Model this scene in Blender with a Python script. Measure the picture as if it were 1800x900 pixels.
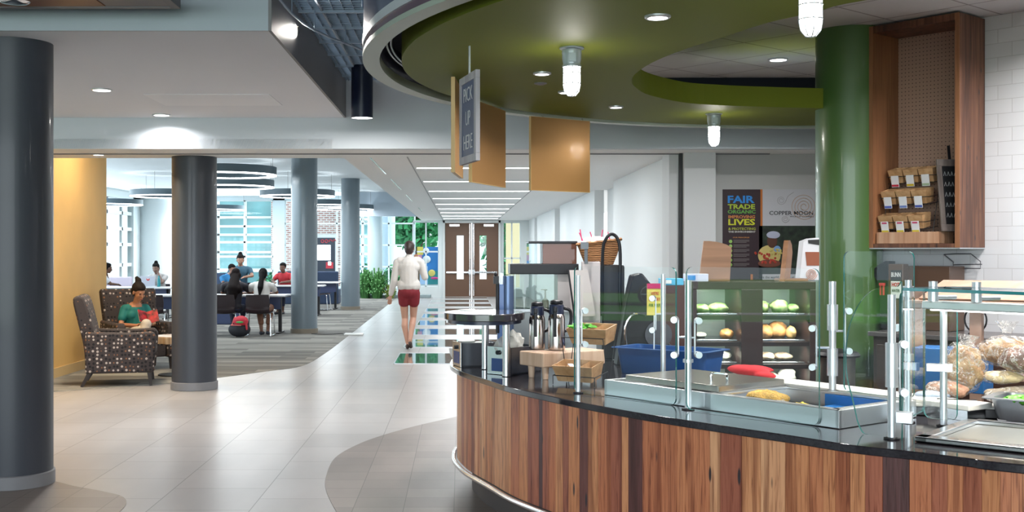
import bpy, bmesh, math, random
from mathutils import Vector, Matrix, Euler
random.seed(7)
SC = bpy.context.scene
COL = SC.collection
for _o in list(bpy.data.objects): bpy.data.objects.remove(_o)
PI = math.pi
H = 1.52                     # eye height
# ---------------------------------------------------------------- camera
cd = bpy.data.cameras.new('camera'); cam = bpy.data.objects.new('camera', cd); COL.objects.link(cam)
cam.location = (0, 0, H); cam.rotation_euler = (PI/2, 0, 0)
cd.sensor_width = 36; cd.lens = 40.0; cd.shift_x = 0.05; cd.shift_y = -0.0042; cd.clip_end = 400
SC.camera = cam
# ---------------------------------------------------------------- world
w = bpy.data.worlds.new('daylight'); SC.world = w; w.use_nodes = True
bg = w.node_tree.nodes['Background']; bg.inputs[0].default_value = (0.80, 0.93, 1.0, 1); bg.inputs[1].default_value = 1.5
vs = SC.view_settings
vs.view_transform = 'Standard'; vs.look = 'None'; vs.gamma = 1; vs.exposure = 0.5; vs.use_curve_mapping = False
try:
    SC.cycles.max_bounces = 9; SC.cycles.diffuse_bounces = 4; SC.cycles.glossy_bounces = 4
    SC.cycles.transmission_bounces = 6; SC.cycles.transparent_max_bounces = 24
    SC.cycles.sample_clamp_indirect = 6; SC.cycles.caustics_reflective = False; SC.cycles.caustics_refractive = False
    SC.cycles.use_denoising = True
except Exception: pass
def area(name, loc, size, power, rot=(0,0,0), col=(1,.97,.92), sy=None, spread=None):
    l = bpy.data.lights.new(name, 'AREA'); l.energy = power; l.color = col; l.size = size
    if sy: l.shape = 'RECTANGLE'; l.size_y = sy
    if spread: l.spread = spread
    o = bpy.data.objects.new(name, l); o.location = loc; o.rotation_euler = rot; COL.objects.link(o); return o
def point(name, loc, power, col=(1,.93,.8), r=.04):
    l = bpy.data.lights.new(name, 'POINT'); l.energy = power; l.color = col; l.shadow_soft_size = r
    o = bpy.data.objects.new(name, l); o.location = loc; COL.objects.link(o); return o
def spot(name, loc, tgt, power, ang, col=(1,.95,.88), r=.05, blend=.5):
    l = bpy.data.lights.new(name, 'SPOT'); l.energy = power; l.color = col; l.spot_size = ang; l.spot_blend = blend; l.shadow_soft_size = r
    o = bpy.data.objects.new(name, l); o.location = loc; COL.objects.link(o)
    o.rotation_euler = (Vector(tgt)-Vector(loc)).to_track_quat('-Z', 'Y').to_euler(); return o
# daylight entering: large glazed front behind the photographer, lounge windows, corridor end
area('daylight_front', (-3, -7.6, 1.9), 13, 700, (PI/2, 0, 0), (.86, .94, 1.0), sy=3.4)
area('daylight_lounge_side', (-10.5, 24, 1.9), 24, 560, (PI/2, 0, -PI/2), (.80, .93, 1.0), sy=2.8)
area('daylight_lounge_end', (-6.5, 39.0, 1.8), 8, 280, (-PI/2, 0, 0), (.78, .93, 1.0), sy=3.0)
_s = bpy.data.lights.new('sun', 'SUN'); _s.energy = 5; _s.angle = .01; _s.color = (1,.97,.9)
_so = bpy.data.objects.new('sun', _s); COL.objects.link(_so); _so.location = (10,0,20); _so.rotation_euler = Vector((-.62,.06,-.78)).to_track_quat('-Z','Y').to_euler()
# ---------------------------------------------------------------- builders
class B:
    def __init__(s): s.bm = bmesh.new(); s.m = 0; s.col = {}
    def _f(s, vs_, flip=False):
        try:
            f = s.bm.faces.new(vs_); f.material_index = s.m; return f
        except ValueError: return None
    def box(s, c, d, rz=0, rx=0, ry=0):
        R = Euler((rx, ry, rz)).to_matrix(); c = Vector(c)
        v = [s.bm.verts.new(c + R @ Vector((x*d[0]/2, y*d[1]/2, z*d[2]/2))) for x in (-1,1) for y in (-1,1) for z in (-1,1)]
        for q in ((0,1,3,2),(4,6,7,5),(0,4,5,1),(2,3,7,6),(0,2,6,4),(1,5,7,3)): s._f([v[i] for i in q])
        return s
    def b2(s, a, b):
        return s.box([(a[i]+b[i])/2 for i in range(3)], [abs(b[i]-a[i]) for i in range(3)])
    def quad(s, *p):
        s._f([s.bm.verts.new(Vector(q)) for q in p]); return s
    def ring(s, c, ax, r, n, up=None):
        ax = Vector(ax).normalized(); u = ax.orthogonal().normalized() if up is None else (up - ax*up.dot(ax)).normalized()
        w_ = ax.cross(u)
        return [s.bm.verts.new(Vector(c) + (u*math.cos(2*PI*i/n) + w_*math.sin(2*PI*i/n))*r) for i in range(n)]
    def bridge(s, a, b):
        n = len(a)
        for i in range(n): s._f([a[i], a[(i+1)%n], b[(i+1)%n], b[i]])
    def cyl(s, p0, p1, r0, r1=None, n=20, cap=True):
        r1 = r0 if r1 is None else r1; ax = Vector(p1)-Vector(p0)
        a = s.ring(p0, ax, r0, n); b = s.ring(p1, ax, r1, n); s.bridge(a, b)
        if cap: s._f(list(reversed(a))); s._f(b)
        return s
    def tube(s, pts, r, n=8, closed=False):
        pts = [Vector(p) for p in pts]; rings = []; up = None; N = len(pts)
        for i, p in enumerate(pts):
            if closed: t = pts[(i+1)%N]-pts[i-1]
            else: t = pts[min(i+1,N-1)]-pts[max(i-1,0)]
            t.normalize()
            if up is None: up = t.orthogonal().normalized()
            up = (up - t*up.dot(t)); up = up.normalized() if up.length > 1e-6 else t.orthogonal().normalized()
            rings.append(s.ring(p, t, r if not callable(r) else r(i/(N-1)), n, up))
        for i in range(N-1): s.bridge(rings[i], rings[i+1])
        if closed: s.bridge(rings[-1], rings[0])
        else: s._f(list(reversed(rings[0]))); s._f(rings[-1])
        return s
    def lathe(s, c, prof, n=28, cap=True):
        c = Vector(c); rings = []
        for r, z in prof: rings.append([s.bm.verts.new(c + Vector((r*math.cos(2*PI*i/n), r*math.sin(2*PI*i/n), z))) for i in range(n)])
        for i in range(len(rings)-1): s.bridge(rings[i], rings[i+1])
        if cap: s._f(list(reversed(rings[0]))); s._f(rings[-1])
        return s
    def ell(s, c, r, rot=(0,0,0), nu=16, nv=10, f=None):
        c = Vector(c); R = Euler(rot).to_matrix(); rings = []
        top = s.bm.verts.new(c + R @ Vector((0,0,r[2]))); bot = s.bm.verts.new(c - R @ Vector((0,0,r[2])))
        for j in range(1, nv):
            t = PI*j/nv
            rr = []
            for i in range(nu):
                a = 2*PI*i/nu
                v = Vector((math.sin(t)*math.cos(a)*r[0], math.sin(t)*math.sin(a)*r[1], math.cos(t)*r[2]))
                if f: v = f(v)
                rr.append(s.bm.verts.new(c + R @ v))
            rings.append(rr)
        for i in range(nu): s._f([top, rings[0][i], rings[0][(i+1)%nu]]); s._f([bot, rings[-1][(i+1)%nu], rings[-1][i]])
        for j in range(len(rings)-1): s.bridge(rings[j+1], rings[j]) if False else [s._f([rings[j][i], rings[j+1][i], rings[j+1][(i+1)%nu], rings[j][(i+1)%nu]]) for i in range(nu)]
        return s
    def prism(s, poly, z0, z1):
        lo = [s.bm.verts.new((p[0], p[1], z0)) for p in poly]; hi = [s.bm.verts.new((p[0], p[1], z1)) for p in poly]
        s._f(list(reversed(lo))); s._f(hi); s.bridge(lo, hi); return s
    def prismM(s, poly, t0, t1, M):      # polygon in (x,z) plane, thickness along y, transformed
        lo = [s.bm.verts.new(M @ Vector((p[0], t0, p[1]))) for p in poly]; hi = [s.bm.verts.new(M @ Vector((p[0], t1, p[1]))) for p in poly]
        s._f(lo); s._f(list(reversed(hi))); s.bridge(hi, lo); return s
    def strip(s, a, b, h0, h1):          # ribbon between two polylines
        A = [s.bm.verts.new((p[0], p[1], h0)) for p in a]; C = [s.bm.verts.new((p[0], p[1], h1)) for p in b]
        for i in range(len(A)-1): s._f([A[i], A[i+1], C[i+1], C[i]])
        return s
    def mat(s, i): s.m = i; return s
def wloc(o):
    v = Vector((0,0,0))
    while o: v += o.location; o = o.parent
    return v
def finish(name, b, mats, parent=None, smooth=35, bevel=0, origin=None, seg=2):
    bm = b.bm; bmesh.ops.recalc_face_normals(bm, faces=bm.faces)
    me = bpy.data.meshes.new(name)
    if parent is not None:
        off = wloc(parent); oloc = Vector((0,0,0))
    else:
        vs_ = [v.co for v in bm.verts]
        if origin is None:
            off = Vector(((min(v.x for v in vs_)+max(v.x for v in vs_))/2, (min(v.y for v in vs_)+max(v.y for v in vs_))/2, min(v.z for v in vs_)))
        else: off = Vector(origin)
        oloc = off
    if off.length: bmesh.ops.translate(bm, verts=bm.verts, vec=-off)
    bm.to_mesh(me); bm.free()
    for m in (mats if isinstance(mats, (list, tuple)) else [mats]): me.materials.append(m)
    if smooth:
        me.polygons.foreach_set('use_smooth', [True]*len(me.polygons)); me.set_sharp_from_angle(angle=math.radians(smooth))
    o = bpy.data.objects.new(name, me); COL.objects.link(o); o.parent = parent; o.location = oloc
    if bevel:
        md = o.modifiers.new('bevel', 'BEVEL'); md.width = bevel; md.segments = seg; md.limit_method = 'ANGLE'; md.angle_limit = math.radians(40)
    return o
def tag(o, label=None, cat=None, group=None, kind=None):
    if label: o['label'] = label
    if cat: o['category'] = cat
    if group: o['group'] = group
    if kind: o['kind'] = kind
    return o
def thing(name, label, cat, loc=(0,0,0), group=None):
    o = bpy.data.objects.new(name, None); COL.objects.link(o); o.location = loc; o.empty_display_size = .1
    return tag(o, label, cat, group)
def one(name, b, mats, label, cat, group=None, **k): return tag(finish(name, b, mats, **k), label, cat, group)
def struct(name, b, mats, parent=None, **k):
    o = finish(name, b, mats, parent, **k)
    if parent is None: o['kind'] = 'structure'
    return o
def dup(root, loc=None, rz=None, label=None, group=None):
    def cp(o, par):
        c = o.copy(); COL.objects.link(c); c.parent = par
        for ch in list(o.children): cp(ch, c)
        return c
    r = cp(root, None)
    if loc is not None: r.location = loc
    if rz is not None: r.rotation_euler = (0,0,rz)
    if label: r['label'] = label
    if group: r['group'] = group
    return r
def WP(px, py, Y): return Vector(((px-810)*Y/2000, Y, H-(py-442.5)*Y/2000))
def GP(px, py, z=0):
    Y = (H-z)*2000/(py-442.5); return Vector(((px-810)*Y/2000, Y, z))
def spl(pts, n=8):
    P = [Vector(p) for p in pts]; out = []
    for i in range(len(P)-1):
        a = P[max(i-1,0)]; b = P[i]; c = P[i+1]; d = P[min(i+2,len(P)-1)]
        for k in range(n):
            t = k/n
            out.append(.5*((2*b)+(c-a)*t+(2*a-5*b+4*c-d)*t*t+(3*b-a-3*c+d)*t**3))
    out.append(P[-1]); return out
def offs(pts, d):
    out = []
    for i, p in enumerate(pts):
        t = pts[min(i+1,len(pts)-1)]-pts[max(i-1,0)]; t = Vector((t[0], t[1])).normalized()
        out.append(Vector((p[0]-t[1]*d, p[1]+t[0]*d)) )
    return out
# ---------------------------------------------------------------- materials
_mc = {}
def mat(name, col, rough=.5, metal=0, bump=0, bscale=30, emit=0, ecol=None, var=0, vscale=4, stretch=(1,1,1), coat=0, spec=.5, col2=None):
    if name in _mc: return _mc[name]
    m = bpy.data.materials.new(name); m.use_nodes = True; N = m.node_tree.nodes; L = m.node_tree.links; p = N['Principled BSDF']
    p.inputs['Base Color'].default_value = (*col, 1); p.inputs['Roughness'].default_value = rough; p.inputs['Metallic'].default_value = metal
    p.inputs['Specular IOR Level'].default_value = spec
    if coat: p.inputs['Coat Weight'].default_value = coat; p.inputs['Coat Roughness'].default_value = .08
    if emit: p.inputs['Emission Color'].default_value = (*(ecol or col), 1); p.inputs['Emission Strength'].default_value = emit
    tc = N.new('ShaderNodeTexCoord'); mp = N.new('ShaderNodeMapping'); L.new(tc.outputs['Object'], mp.inputs[0]); mp.inputs['Scale'].default_value = stretch
    if var or col2:
        n = N.new('ShaderNodeTexNoise'); n.inputs['Scale'].default_value = vscale; n.inputs['Detail'].default_value = 4; L.new(mp.outputs[0], n.inputs['Vector'])
        r = N.new('ShaderNodeValToRGB'); L.new(n.outputs[0], r.inputs[0]); r.color_ramp.elements[0].position = .32; r.color_ramp.elements[1].position = .68
        if col2: a, b_ = col2, col
        else: a = tuple(c*(1-var) for c in col); b_ = tuple(min(1,c*(1+var)) for c in col)
        r.color_ramp.elements[0].color = (*a,1); r.color_ramp.elements[1].color = (*b_,1); L.new(r.outputs[0], p.inputs['Base Color'])
    if bump:
        n2 = N.new('ShaderNodeTexNoise'); n2.inputs['Scale'].default_value = bscale; n2.inputs['Detail'].default_value = 3; L.new(mp.outputs[0], n2.inputs['Vector'])
        bu = N.new('ShaderNodeBump'); bu.inputs['Strength'].default_value = bump; bu.inputs['Distance'].default_value = .01; L.new(n2.outputs[0], bu.inputs['Height']); L.new(bu.outputs[0], p.inputs['Normal'])
    _mc[name] = m; return m
def nodes(name):
    m = bpy.data.materials.new(name); m.use_nodes = True; _mc[name] = m
    return m, m.node_tree.nodes, m.node_tree.links, m.node_tree.nodes['Principled BSDF']
def ramp(N, stops):
    r = N.new('ShaderNodeValToRGB'); e = r.color_ramp.elements
    while len(e) < len(stops): e.new(.5)
    for i, (p, c) in enumerate(stops): e[i].position = p; e[i].color = (*c, 1)
    return r
def mathn(N, L, op, a, b=None):
    n = N.new('ShaderNodeMath'); n.operation = op
    for i, v in enumerate((a, b)):
        if v is None: continue
        if isinstance(v, (int, float)): n.inputs[i].default_value = v
        else: L.new(v, n.inputs[i])
    return n.outputs[0]
def tilemat(name, c1, c2, mortar, bw, rh, off=(0,0), swap=True, msize=.004, rough=.25, offset=.5, streak=.06, coat=0, bumps=.0, noise=(3,1,1)):
    m, N, L, p = nodes(name)
    g = N.new('ShaderNodeNewGeometry'); s = N.new('ShaderNodeSeparateXYZ'); L.new(g.outputs['Position'], s.inputs[0])
    cb = N.new('ShaderNodeCombineXYZ')
    if swap: L.new(mathn(N,L,'ADD',s.outputs[1],off[1]), cb.inputs[0]); L.new(mathn(N,L,'ADD',s.outputs[0],off[0]), cb.inputs[1])
    else: L.new(mathn(N,L,'ADD',s.outputs[0],off[0]), cb.inputs[0]); L.new(mathn(N,L,'ADD',s.outputs[1],off[1]), cb.inputs[1])
    b = N.new('ShaderNodeTexBrick'); L.new(cb.outputs[0], b.inputs[0]); b.offset = offset; b.squash = 1
    for k, v in (('Scale',1),('Mortar Size',msize),('Mortar Smooth',.1),('Brick Width',bw),('Row Height',rh),('Bias',0)): b.inputs[k].default_value = v
    b.inputs['Color1'].default_value = (*c1,1); b.inputs['Color2'].default_value = (*c2,1); b.inputs['Mortar'].default_value = (*mortar,1)
    n = N.new('ShaderNodeTexNoise'); n.inputs['Scale'].default_value = 1; n.inputs['Detail'].default_value = 5
    mp = N.new('ShaderNodeMapping'); mp.inputs['Scale'].default_value = noise; L.new(g.outputs['Position'], mp.inputs[0]); L.new(mp.outputs[0], n.inputs['Vector'])
    mx = N.new('ShaderNodeMix'); mx.data_type = 'RGBA'; mx.blend_type = 'MULTIPLY'; mx.inputs[0].default_value = 1
    r = ramp(N, [(.3, (1-streak*3,)*3), (.7, (1,1,1))]); L.new(n.outputs[0], r.inputs[0]); L.new(b.outputs[0], mx.inputs[6]); L.new(r.outputs[0], mx.inputs[7])
    L.new(mx.outputs[2], p.inputs['Base Color']); p.inputs['Roughness'].default_value = rough
    if coat: p.inputs['Coat Weight'].default_value = coat; p.inputs['Coat Roughness'].default_value = .1
    if bumps:
        bu = N.new('ShaderNodeBump'); bu.inputs['Strength'].default_value = bumps; bu.inputs['Distance'].default_value = .003; bu.invert = True
        L.new(b.outputs['Fac'], bu.inputs['Height']); L.new(bu.outputs[0], p.inputs['Normal'])
    return m
def glassmat(name, tint=(1,1,1), refl=1.0, rough=0.0, base=None, ior=1.5, wrinkle_glint=0):
    m = bpy.data.materials.new(name); m.use_nodes = True; N = m.node_tree.nodes; L = m.node_tree.links; N.clear(); _mc[name] = m
    o = N.new('ShaderNodeOutputMaterial'); t = N.new('ShaderNodeBsdfTransparent'); t.inputs[0].default_value = (*tint,1)
    g = N.new('ShaderNodeBsdfGlossy'); g.inputs['Roughness'].default_value = rough; g.inputs[0].default_value = (refl,)*3+(1,)
    f = N.new('ShaderNodeFresnel'); f.inputs[0].default_value = ior; x = N.new('ShaderNodeMixShader')
    ge = N.new('ShaderNodeNewGeometry'); iv = N.new('ShaderNodeMath'); iv.operation = 'SUBTRACT'; iv.inputs[0].default_value = 1; L.new(ge.outputs['Backfacing'], iv.inputs[1])
    mu = N.new('ShaderNodeMath'); mu.operation = 'MULTIPLY'; L.new(f.outputs[0], mu.inputs[0]); L.new(iv.outputs[0], mu.inputs[1])
    L.new(mu.outputs[0], x.inputs[0]); L.new(t.outputs[0], x.inputs[1]); L.new(g.outputs[0], x.inputs[2])
    if wrinkle_glint:
        wn = N.new('ShaderNodeTexNoise'); wn.inputs['Scale'].default_value = 28; wn.inputs['Detail'].default_value = 2; wn.inputs['Distortion'].default_value = 1.5; wb2 = N.new('ShaderNodeBump'); wb2.inputs['Strength'].default_value = 1; wb2.inputs['Distance'].default_value = wrinkle_glint
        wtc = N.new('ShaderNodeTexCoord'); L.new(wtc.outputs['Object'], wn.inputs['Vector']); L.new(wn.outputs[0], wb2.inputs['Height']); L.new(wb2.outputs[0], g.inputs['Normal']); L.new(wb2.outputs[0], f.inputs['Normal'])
    if base:
        d = N.new('ShaderNodeBsdfDiffuse'); d.inputs[0].default_value = (*base[0],1); y = N.new('ShaderNodeMixShader'); y.inputs[0].default_value = base[1]
        L.new(x.outputs[0], y.inputs[1]); L.new(d.outputs[0], y.inputs[2]); x = y
        if wrinkle_glint:
            rp = N.new('ShaderNodeValToRGB'); e_ = rp.color_ramp.elements; e_[0].position = .44; e_[0].color = (.05,.05,.05,1); e_[1].position = .5; e_[1].color = (.42,.42,.42,1); e3 = e_.new(.56); e3.color = (.05,.05,.05,1); L.new(wn.outputs[0], rp.inputs[0]); L.new(rp.outputs[0], y.inputs[0]); wn.inputs['Scale'].default_value = 16  # pale streaks put the crinkled film's highlights into its colour
    L.new(x.outputs[0], o.inputs[0]); return m
def woodmat(name, stops, axis=2, fine=90, coarse=7, rough=.45, knots=.0, dirt=(.03,.02,.02), bump=.15, seed=0):
    m, N, L, p = nodes(name)
    tc = N.new('ShaderNodeTexCoord'); mp = N.new('ShaderNodeMapping'); L.new(tc.outputs['Object'], mp.inputs[0])
    sc = [1,1,1]; sc[axis] = .06; mp.inputs['Scale'].default_value = sc; mp.inputs['Location'].default_value = (seed, seed*.7, seed*.3)
    n = N.new('ShaderNodeTexNoise'); n.inputs['Scale'].default_value = fine; n.inputs['Detail'].default_value = 6; n.inputs['Distortion'].default_value = .6; L.new(mp.outputs[0], n.inputs['Vector'])
    n2 = N.new('ShaderNodeTexNoise'); n2.inputs['Scale'].default_value = coarse; n2.inputs['Detail'].default_value = 3; L.new(mp.outputs[0], n2.inputs['Vector'])
    v = mathn(N, L, 'ADD', mathn(N,L,'MULTIPLY',n.outputs[0],.55), mathn(N,L,'MULTIPLY',n2.outputs[0],.45))
    r = ramp(N, stops); L.new(v, r.inputs[0]); out = r.outputs[0]
    if knots:
        mp2 = N.new('ShaderNodeMapping'); L.new(tc.outputs['Object'], mp2.inputs[0]); s2 = [1,1,1]; s2[axis] = .45; mp2.inputs['Scale'].default_value = s2
        vo = N.new('ShaderNodeTexVoronoi'); vo.inputs['Scale'].default_value = 9; L.new(mp2.outputs[0], vo.inputs['Vector'])
        kr = ramp(N, [(0, (0,0,0)), (knots, (.1,.1,.1)), (knots+.06, (1,1,1))]); L.new(vo.outputs['Distance'], kr.inputs[0])
        mx = N.new('ShaderNodeMix'); mx.data_type = 'RGBA'; mx.inputs[6].default_value = (*dirt,1); L.new(kr.outputs[0], mx.inputs[0]); L.new(out, mx.inputs[7]); out = mx.outputs[2]
    L.new(out, p.inputs['Base Color']); p.inputs['Roughness'].default_value = rough
    bu = N.new('ShaderNodeBump'); bu.inputs['Strength'].default_value = bump; bu.inputs['Distance'].default_value = .004; L.new(n.outputs[0], bu.inputs['Height']); L.new(bu.outputs[0], p.inputs['Normal'])
    return m
M = {}
M['white'] = mat('white_paint', (.66,.68,.69), .6, bump=.02)
M['ceil'] = mat('ceiling_paint', (.74,.755,.81), .75, bump=.02)
M['corr'] = mat('corridor_ceiling_paint', (.80,.81,.81), .7)
M['beam'] = mat('beam_paint', (.62,.66,.71), .65)
M['greywall'] = mat('grey_wall_paint', (.47,.47,.46), .7)
M['darkgrey'] = mat('dark_grey_paint', (.16,.16,.17), .55)
M['black'] = mat('black_paint', (.012,.012,.014), .5)
M['void'] = mat('dark_plenum', (.012,.016,.028), .9)
M['blackp'] = mat('black_plastic', (.012,.012,.015), .35, spec=.25)
M['navyp'] = mat('navy_plastic', (.014,.02,.05), .3)
M['steel'] = mat('brushed_steel', (.62,.63,.64), .22, 1, bump=.05, bscale=60, stretch=(1,1,30))
M['satin'] = mat('satin_aluminium', (.62,.65,.68), .38, .9)
M['chrome'] = mat('chrome', (.75,.76,.78), .1, 1)
M['galv'] = mat('galvanised_grid', (.30,.37,.46), .5, .4)
M['lamp'] = mat('lamp_diffuser', (1,1,1), .5, emit=7, ecol=(1,.97,.92))
M['lampc'] = mat('cool_lamp_diffuser', (1,1,1), .5, emit=5, ecol=(.95,.99,1))
M['bulb'] = mat('jar_bulb', (1,1,1), .4, emit=22, ecol=(1,.97,.9))
M['glass'] = glassmat('clear_guard_glass', (.975,.992,.988), 1.0)
M['gedge'] = mat('green_glass_edge', (.01,.12,.11), .15, spec=.8)
M['wglass'] = glassmat('window_glass', (.88,.97,.98), .9)
M['jar'] = glassmat('jar_glass', (.97,.97,.97), 1.0)
M['pwhite'] = mat('porcelain_white', (.78,.78,.76), .3)
# ================================================================ SETTING
M['tile'] = tilemat('pale_floor_tile', (.415,.39,.378), (.355,.335,.325), (.15,.13,.12), .62, .6, off=(.04,.13), msize=.0032, rough=.33, streak=.05)
M['dtile'] = tilemat('taupe_floor_tile', (.245,.20,.178), (.185,.15,.132), (.09,.075,.065), .27, .298, off=(.04,0), msize=.0025, rough=.42, offset=0, streak=.08)
M['carpet'] = tilemat('striped_carpet_tile', (.36,.345,.31), (.145,.14,.13), (.15,.15,.145), 1.1, .24, swap=False, msize=.0, rough=.95, offset=.37, streak=.16, noise=(1.2,16,1))
M['subway'] = None
# floor outline pieces (flush, thin steps of a millimetre)
cedge = spl([GP(-60,700), GP(80,690), GP(200,681), GP(297,674), GP(400,662), GP(470,652.5), GP(530,643.5), GP(570,622), GP(620,584.5), GP(693.3,526.7)], 6)
cpoly = [(p.x, p.y) for p in cedge] + [(-2.12, 39.4), (-14, 39.4), (-14, cedge[0].y), (cedge[0].x-.01, cedge[0].y)]
struct('floor', B().b2((-14, -8, -.1), (8, 39.4, 0)), M['tile'], smooth=0)
b = B(); b.prism(cpoly, .0, .004); struct('floor_carpet', b, M['carpet'], smooth=0)
dk = [GP(798,733.7), GP(732,749), GP(672,765.8), GP(626.6,782.8), GP(588.8,805.5), GP(573,838), GP(573,862), GP(590,898), GP(625,960), GP(700,1060)]
dk = spl([Vector((.75,11.9,0)), Vector((.25,11.0,0))]+dk+[Vector((.1,3.6,0)), Vector((1.0,2.6,0)), Vector((2.6,2.2,0))], 6)
b = B(); b.prism([(p.x,p.y) for p in dk]+[(6.5,2.2),(6.5,11.9)], 0, .003); struct('floor_dark_tile', b, M['dtile'], smooth=0)
dl = spl([GP(0,842), GP(84,845), GP(130,855), GP(179,864), GP(216,874), GP(220,890), GP(190,915), GP(120,960), GP(40,1060)], 5)
b = B(); b.prism([(p.x,p.y) for p in dl]+[(-6,dl[-1].y),(-6,7.3),(dl[0].x-.4,7.35)], 0, .003); struct('floor_dark_tile', b, M['dtile'], smooth=0)
# --- ceilings
zc = 2.886; zl = 2.57; zg = 3.24; YB = 11.6; YF = 7.05
b = B(); b.b2((-14, YF, zc), (-1.19, YB, zc+.12)); struct('ceiling_lobby', b, M['ceil'], smooth=0)
b = B(); b.b2((-14, YF-.02, zc), (-1.19, YF, 4.0)); struct('wall_fascia_front', b, mat('blue_grey_paint', (.42,.47,.52), .6), smooth=0)
b = B(); b.b2((-1.19, YF-.02, zc), (-1.17, YB, zg+.05)); struct('wall_fascia_side', b, mat('taupe_grey_paint', (.19,.185,.19), .5), smooth=0)
b = B(); b.b2((-14, YB, zl), (8, YB+.12, 4.0)); struct('wall_bulkhead', b, M['beam'], smooth=0)
b = B(); b.b2((-14, YB, zl-.001), (-1.31, 12.75, zl+.1)); b.b2((-14, 12.7, zl), (-1.31, 12.75, 3.44)); struct('ceiling_beam', b, M['corr'], smooth=0)
b = B(); b.b2((-1.31, YB+.12, zl), (3.9, 38.2, zl+.1)); b.b2((3.9, YB+.12, zl), (8, 12.4, zl+.1)); b.b2((-1.31, 12.7, zl), (-1.27, 38.2, 3.44)); struct('ceiling_corridor', b, M['corr'], smooth=0)
b = B(); b.b2((-14, 12.15, zl-.012), (3.3, 12.175, zl+.0)); struct('trim_1', b, M['darkgrey'], smooth=0)  # dark strip painted where the soffit has its shadow gap
b = B(); b.b2((-.60, 12.6, zl-.004), (-.585, 38.1, zl)); b.b2((1.2, 12.6, zl-.004), (1.215, 38.1, zl)); struct('trim_2', b, mat('joint_grey', (.35,.36,.37), .7), smooth=0)
b = B()
for y0 in (12.7, 16.5, 21, 27): b.b2((-1.02, y0, zl-.004), (-1.0, y0+2.6, zl))
struct('trim_3', b, mat('glass_slot', (.45,.62,.6), .2), smooth=0)
b = B(); b.b2((-14, 12.75, 3.44), (-1.31, 39.5, 3.55)); struct('ceiling_lounge', b, mat('lounge_ceiling_paint', (.68,.74,.78), .7), smooth=0)
b = B(); b.b2((-1.5, -8, 4.0), (8, 11.6, 4.1)); b.b2((-14, -8, 4.0), (-1.17, YF-.02, 4.1)); struct('ceiling_deck', b, M['void'], smooth=0)
b = B(); b.b2((-2.75, 9.85, zc-.006), (-1.66, 10.6, zc)); struct('ceiling_access_panel', b, mat('panel_grey', (.80,.81,.86), .6), smooth=0)
# lounge down-stand at far end
b = B(); b.b2((-3.3, 36.6, 2.66), (-1.31, 36.9, 3.44)); struct('wall_downstand', b, mat('blue_white_paint', (.42,.50,.58), .5), smooth=0)
# --- walls
b = B(); b.b2((-5.0, YB+.15, 0), (-4.88, 15.67, 3.44)); struct('wall_yellow', b, mat('golden_wallcovering', (.70,.44,.15), .6, var=.04, vscale=2), smooth=0)
b = B(); b.b2((-4.88, YB+.15, 0), (-4.865, 15.67, .12)); struct('baseboard_left', b, mat('golden_baseboard', (.60,.42,.19), .5), smooth=0)
b = B(); b.b2((-14.1, -8, 0), (-14, -1, 4)); b.b2((-14.1, 12, 0), (-14, 39.5, 4)); b.b2((-14.1,-1,3.0),(-14,12,4)); b.b2((-14.1,-1,0),(-14,12,.25)); struct('wall_left', b, M['white'], smooth=0)
b = B(); b.b2((8, -8, 0), (8.1, 11.6, 4)); struct('wall_right', b, M['white'], smooth=0)
b = B()                                   # corridor right side with piers
b.b2((2.28, 12.6, 0), (2.44, 17.0, zl)); b.b2((2.50, 17.0, 0), (2.6, 19.4, zl)); b.b2((2.28, 19.4, 0), (2.44, 26.2, zl)); b.b2((2.5, 26.2, 0), (2.6, 27.6, zl)); b.b2((2.28, 27.6, 0), (2.44, 34, zl)); b.b2((2.5, 34, 0), (2.6, 35.2, zl)); b.b2((2.28, 35.2, 0), (2.44, 38.2, zl))
struct('wall_corridor', b, M['white'], smooth=0)
b = B(); b.b2((2.23, 12.18, 0), (2.33, 12.6, zl)); b.b2((2.365, 12.05, 0), (2.7, 12.2, zl)); struct('wall_pier', b, mat('pier_paint', (.60,.61,.62), .6), smooth=0)
b = B(); b.b2((2.33, 12.12, 0), (2.365, 12.2, zl)); struct('trim_4', b, M['black'], smooth=0)
b = B(); b.b2((2.7, 12.22, 0), (8, 12.34, zl)); struct('wall_poster', b, M['greywall'], smooth=0)
# end wall around the doors
b = B()
for x0, x1 in ((-.74,-.53), (1.26,1.42)): b.b2((x0, 38.1, 0), (x1, 38.3, zl))
b.b2((-.53, 38.1, 2.49), (1.26, 38.3, zl)); b.b2((2.0, 38.1, 0), (2.4, 38.3, zl)); b.b2((1.42,38.1,0),(2.0,38.3,.3)); b.b2((-1.6,38.1,0),(-.74,38.3,.35)); b.b2((-1.6,38.1,2.52),(-.74,38.3,zl)); b.b2((1.42,38.1,2.5),(2.0,38.3,zl))
struct('wall_end', b, mat('end_wall_paint', (.70,.74,.74), .6), smooth=0)
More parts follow.
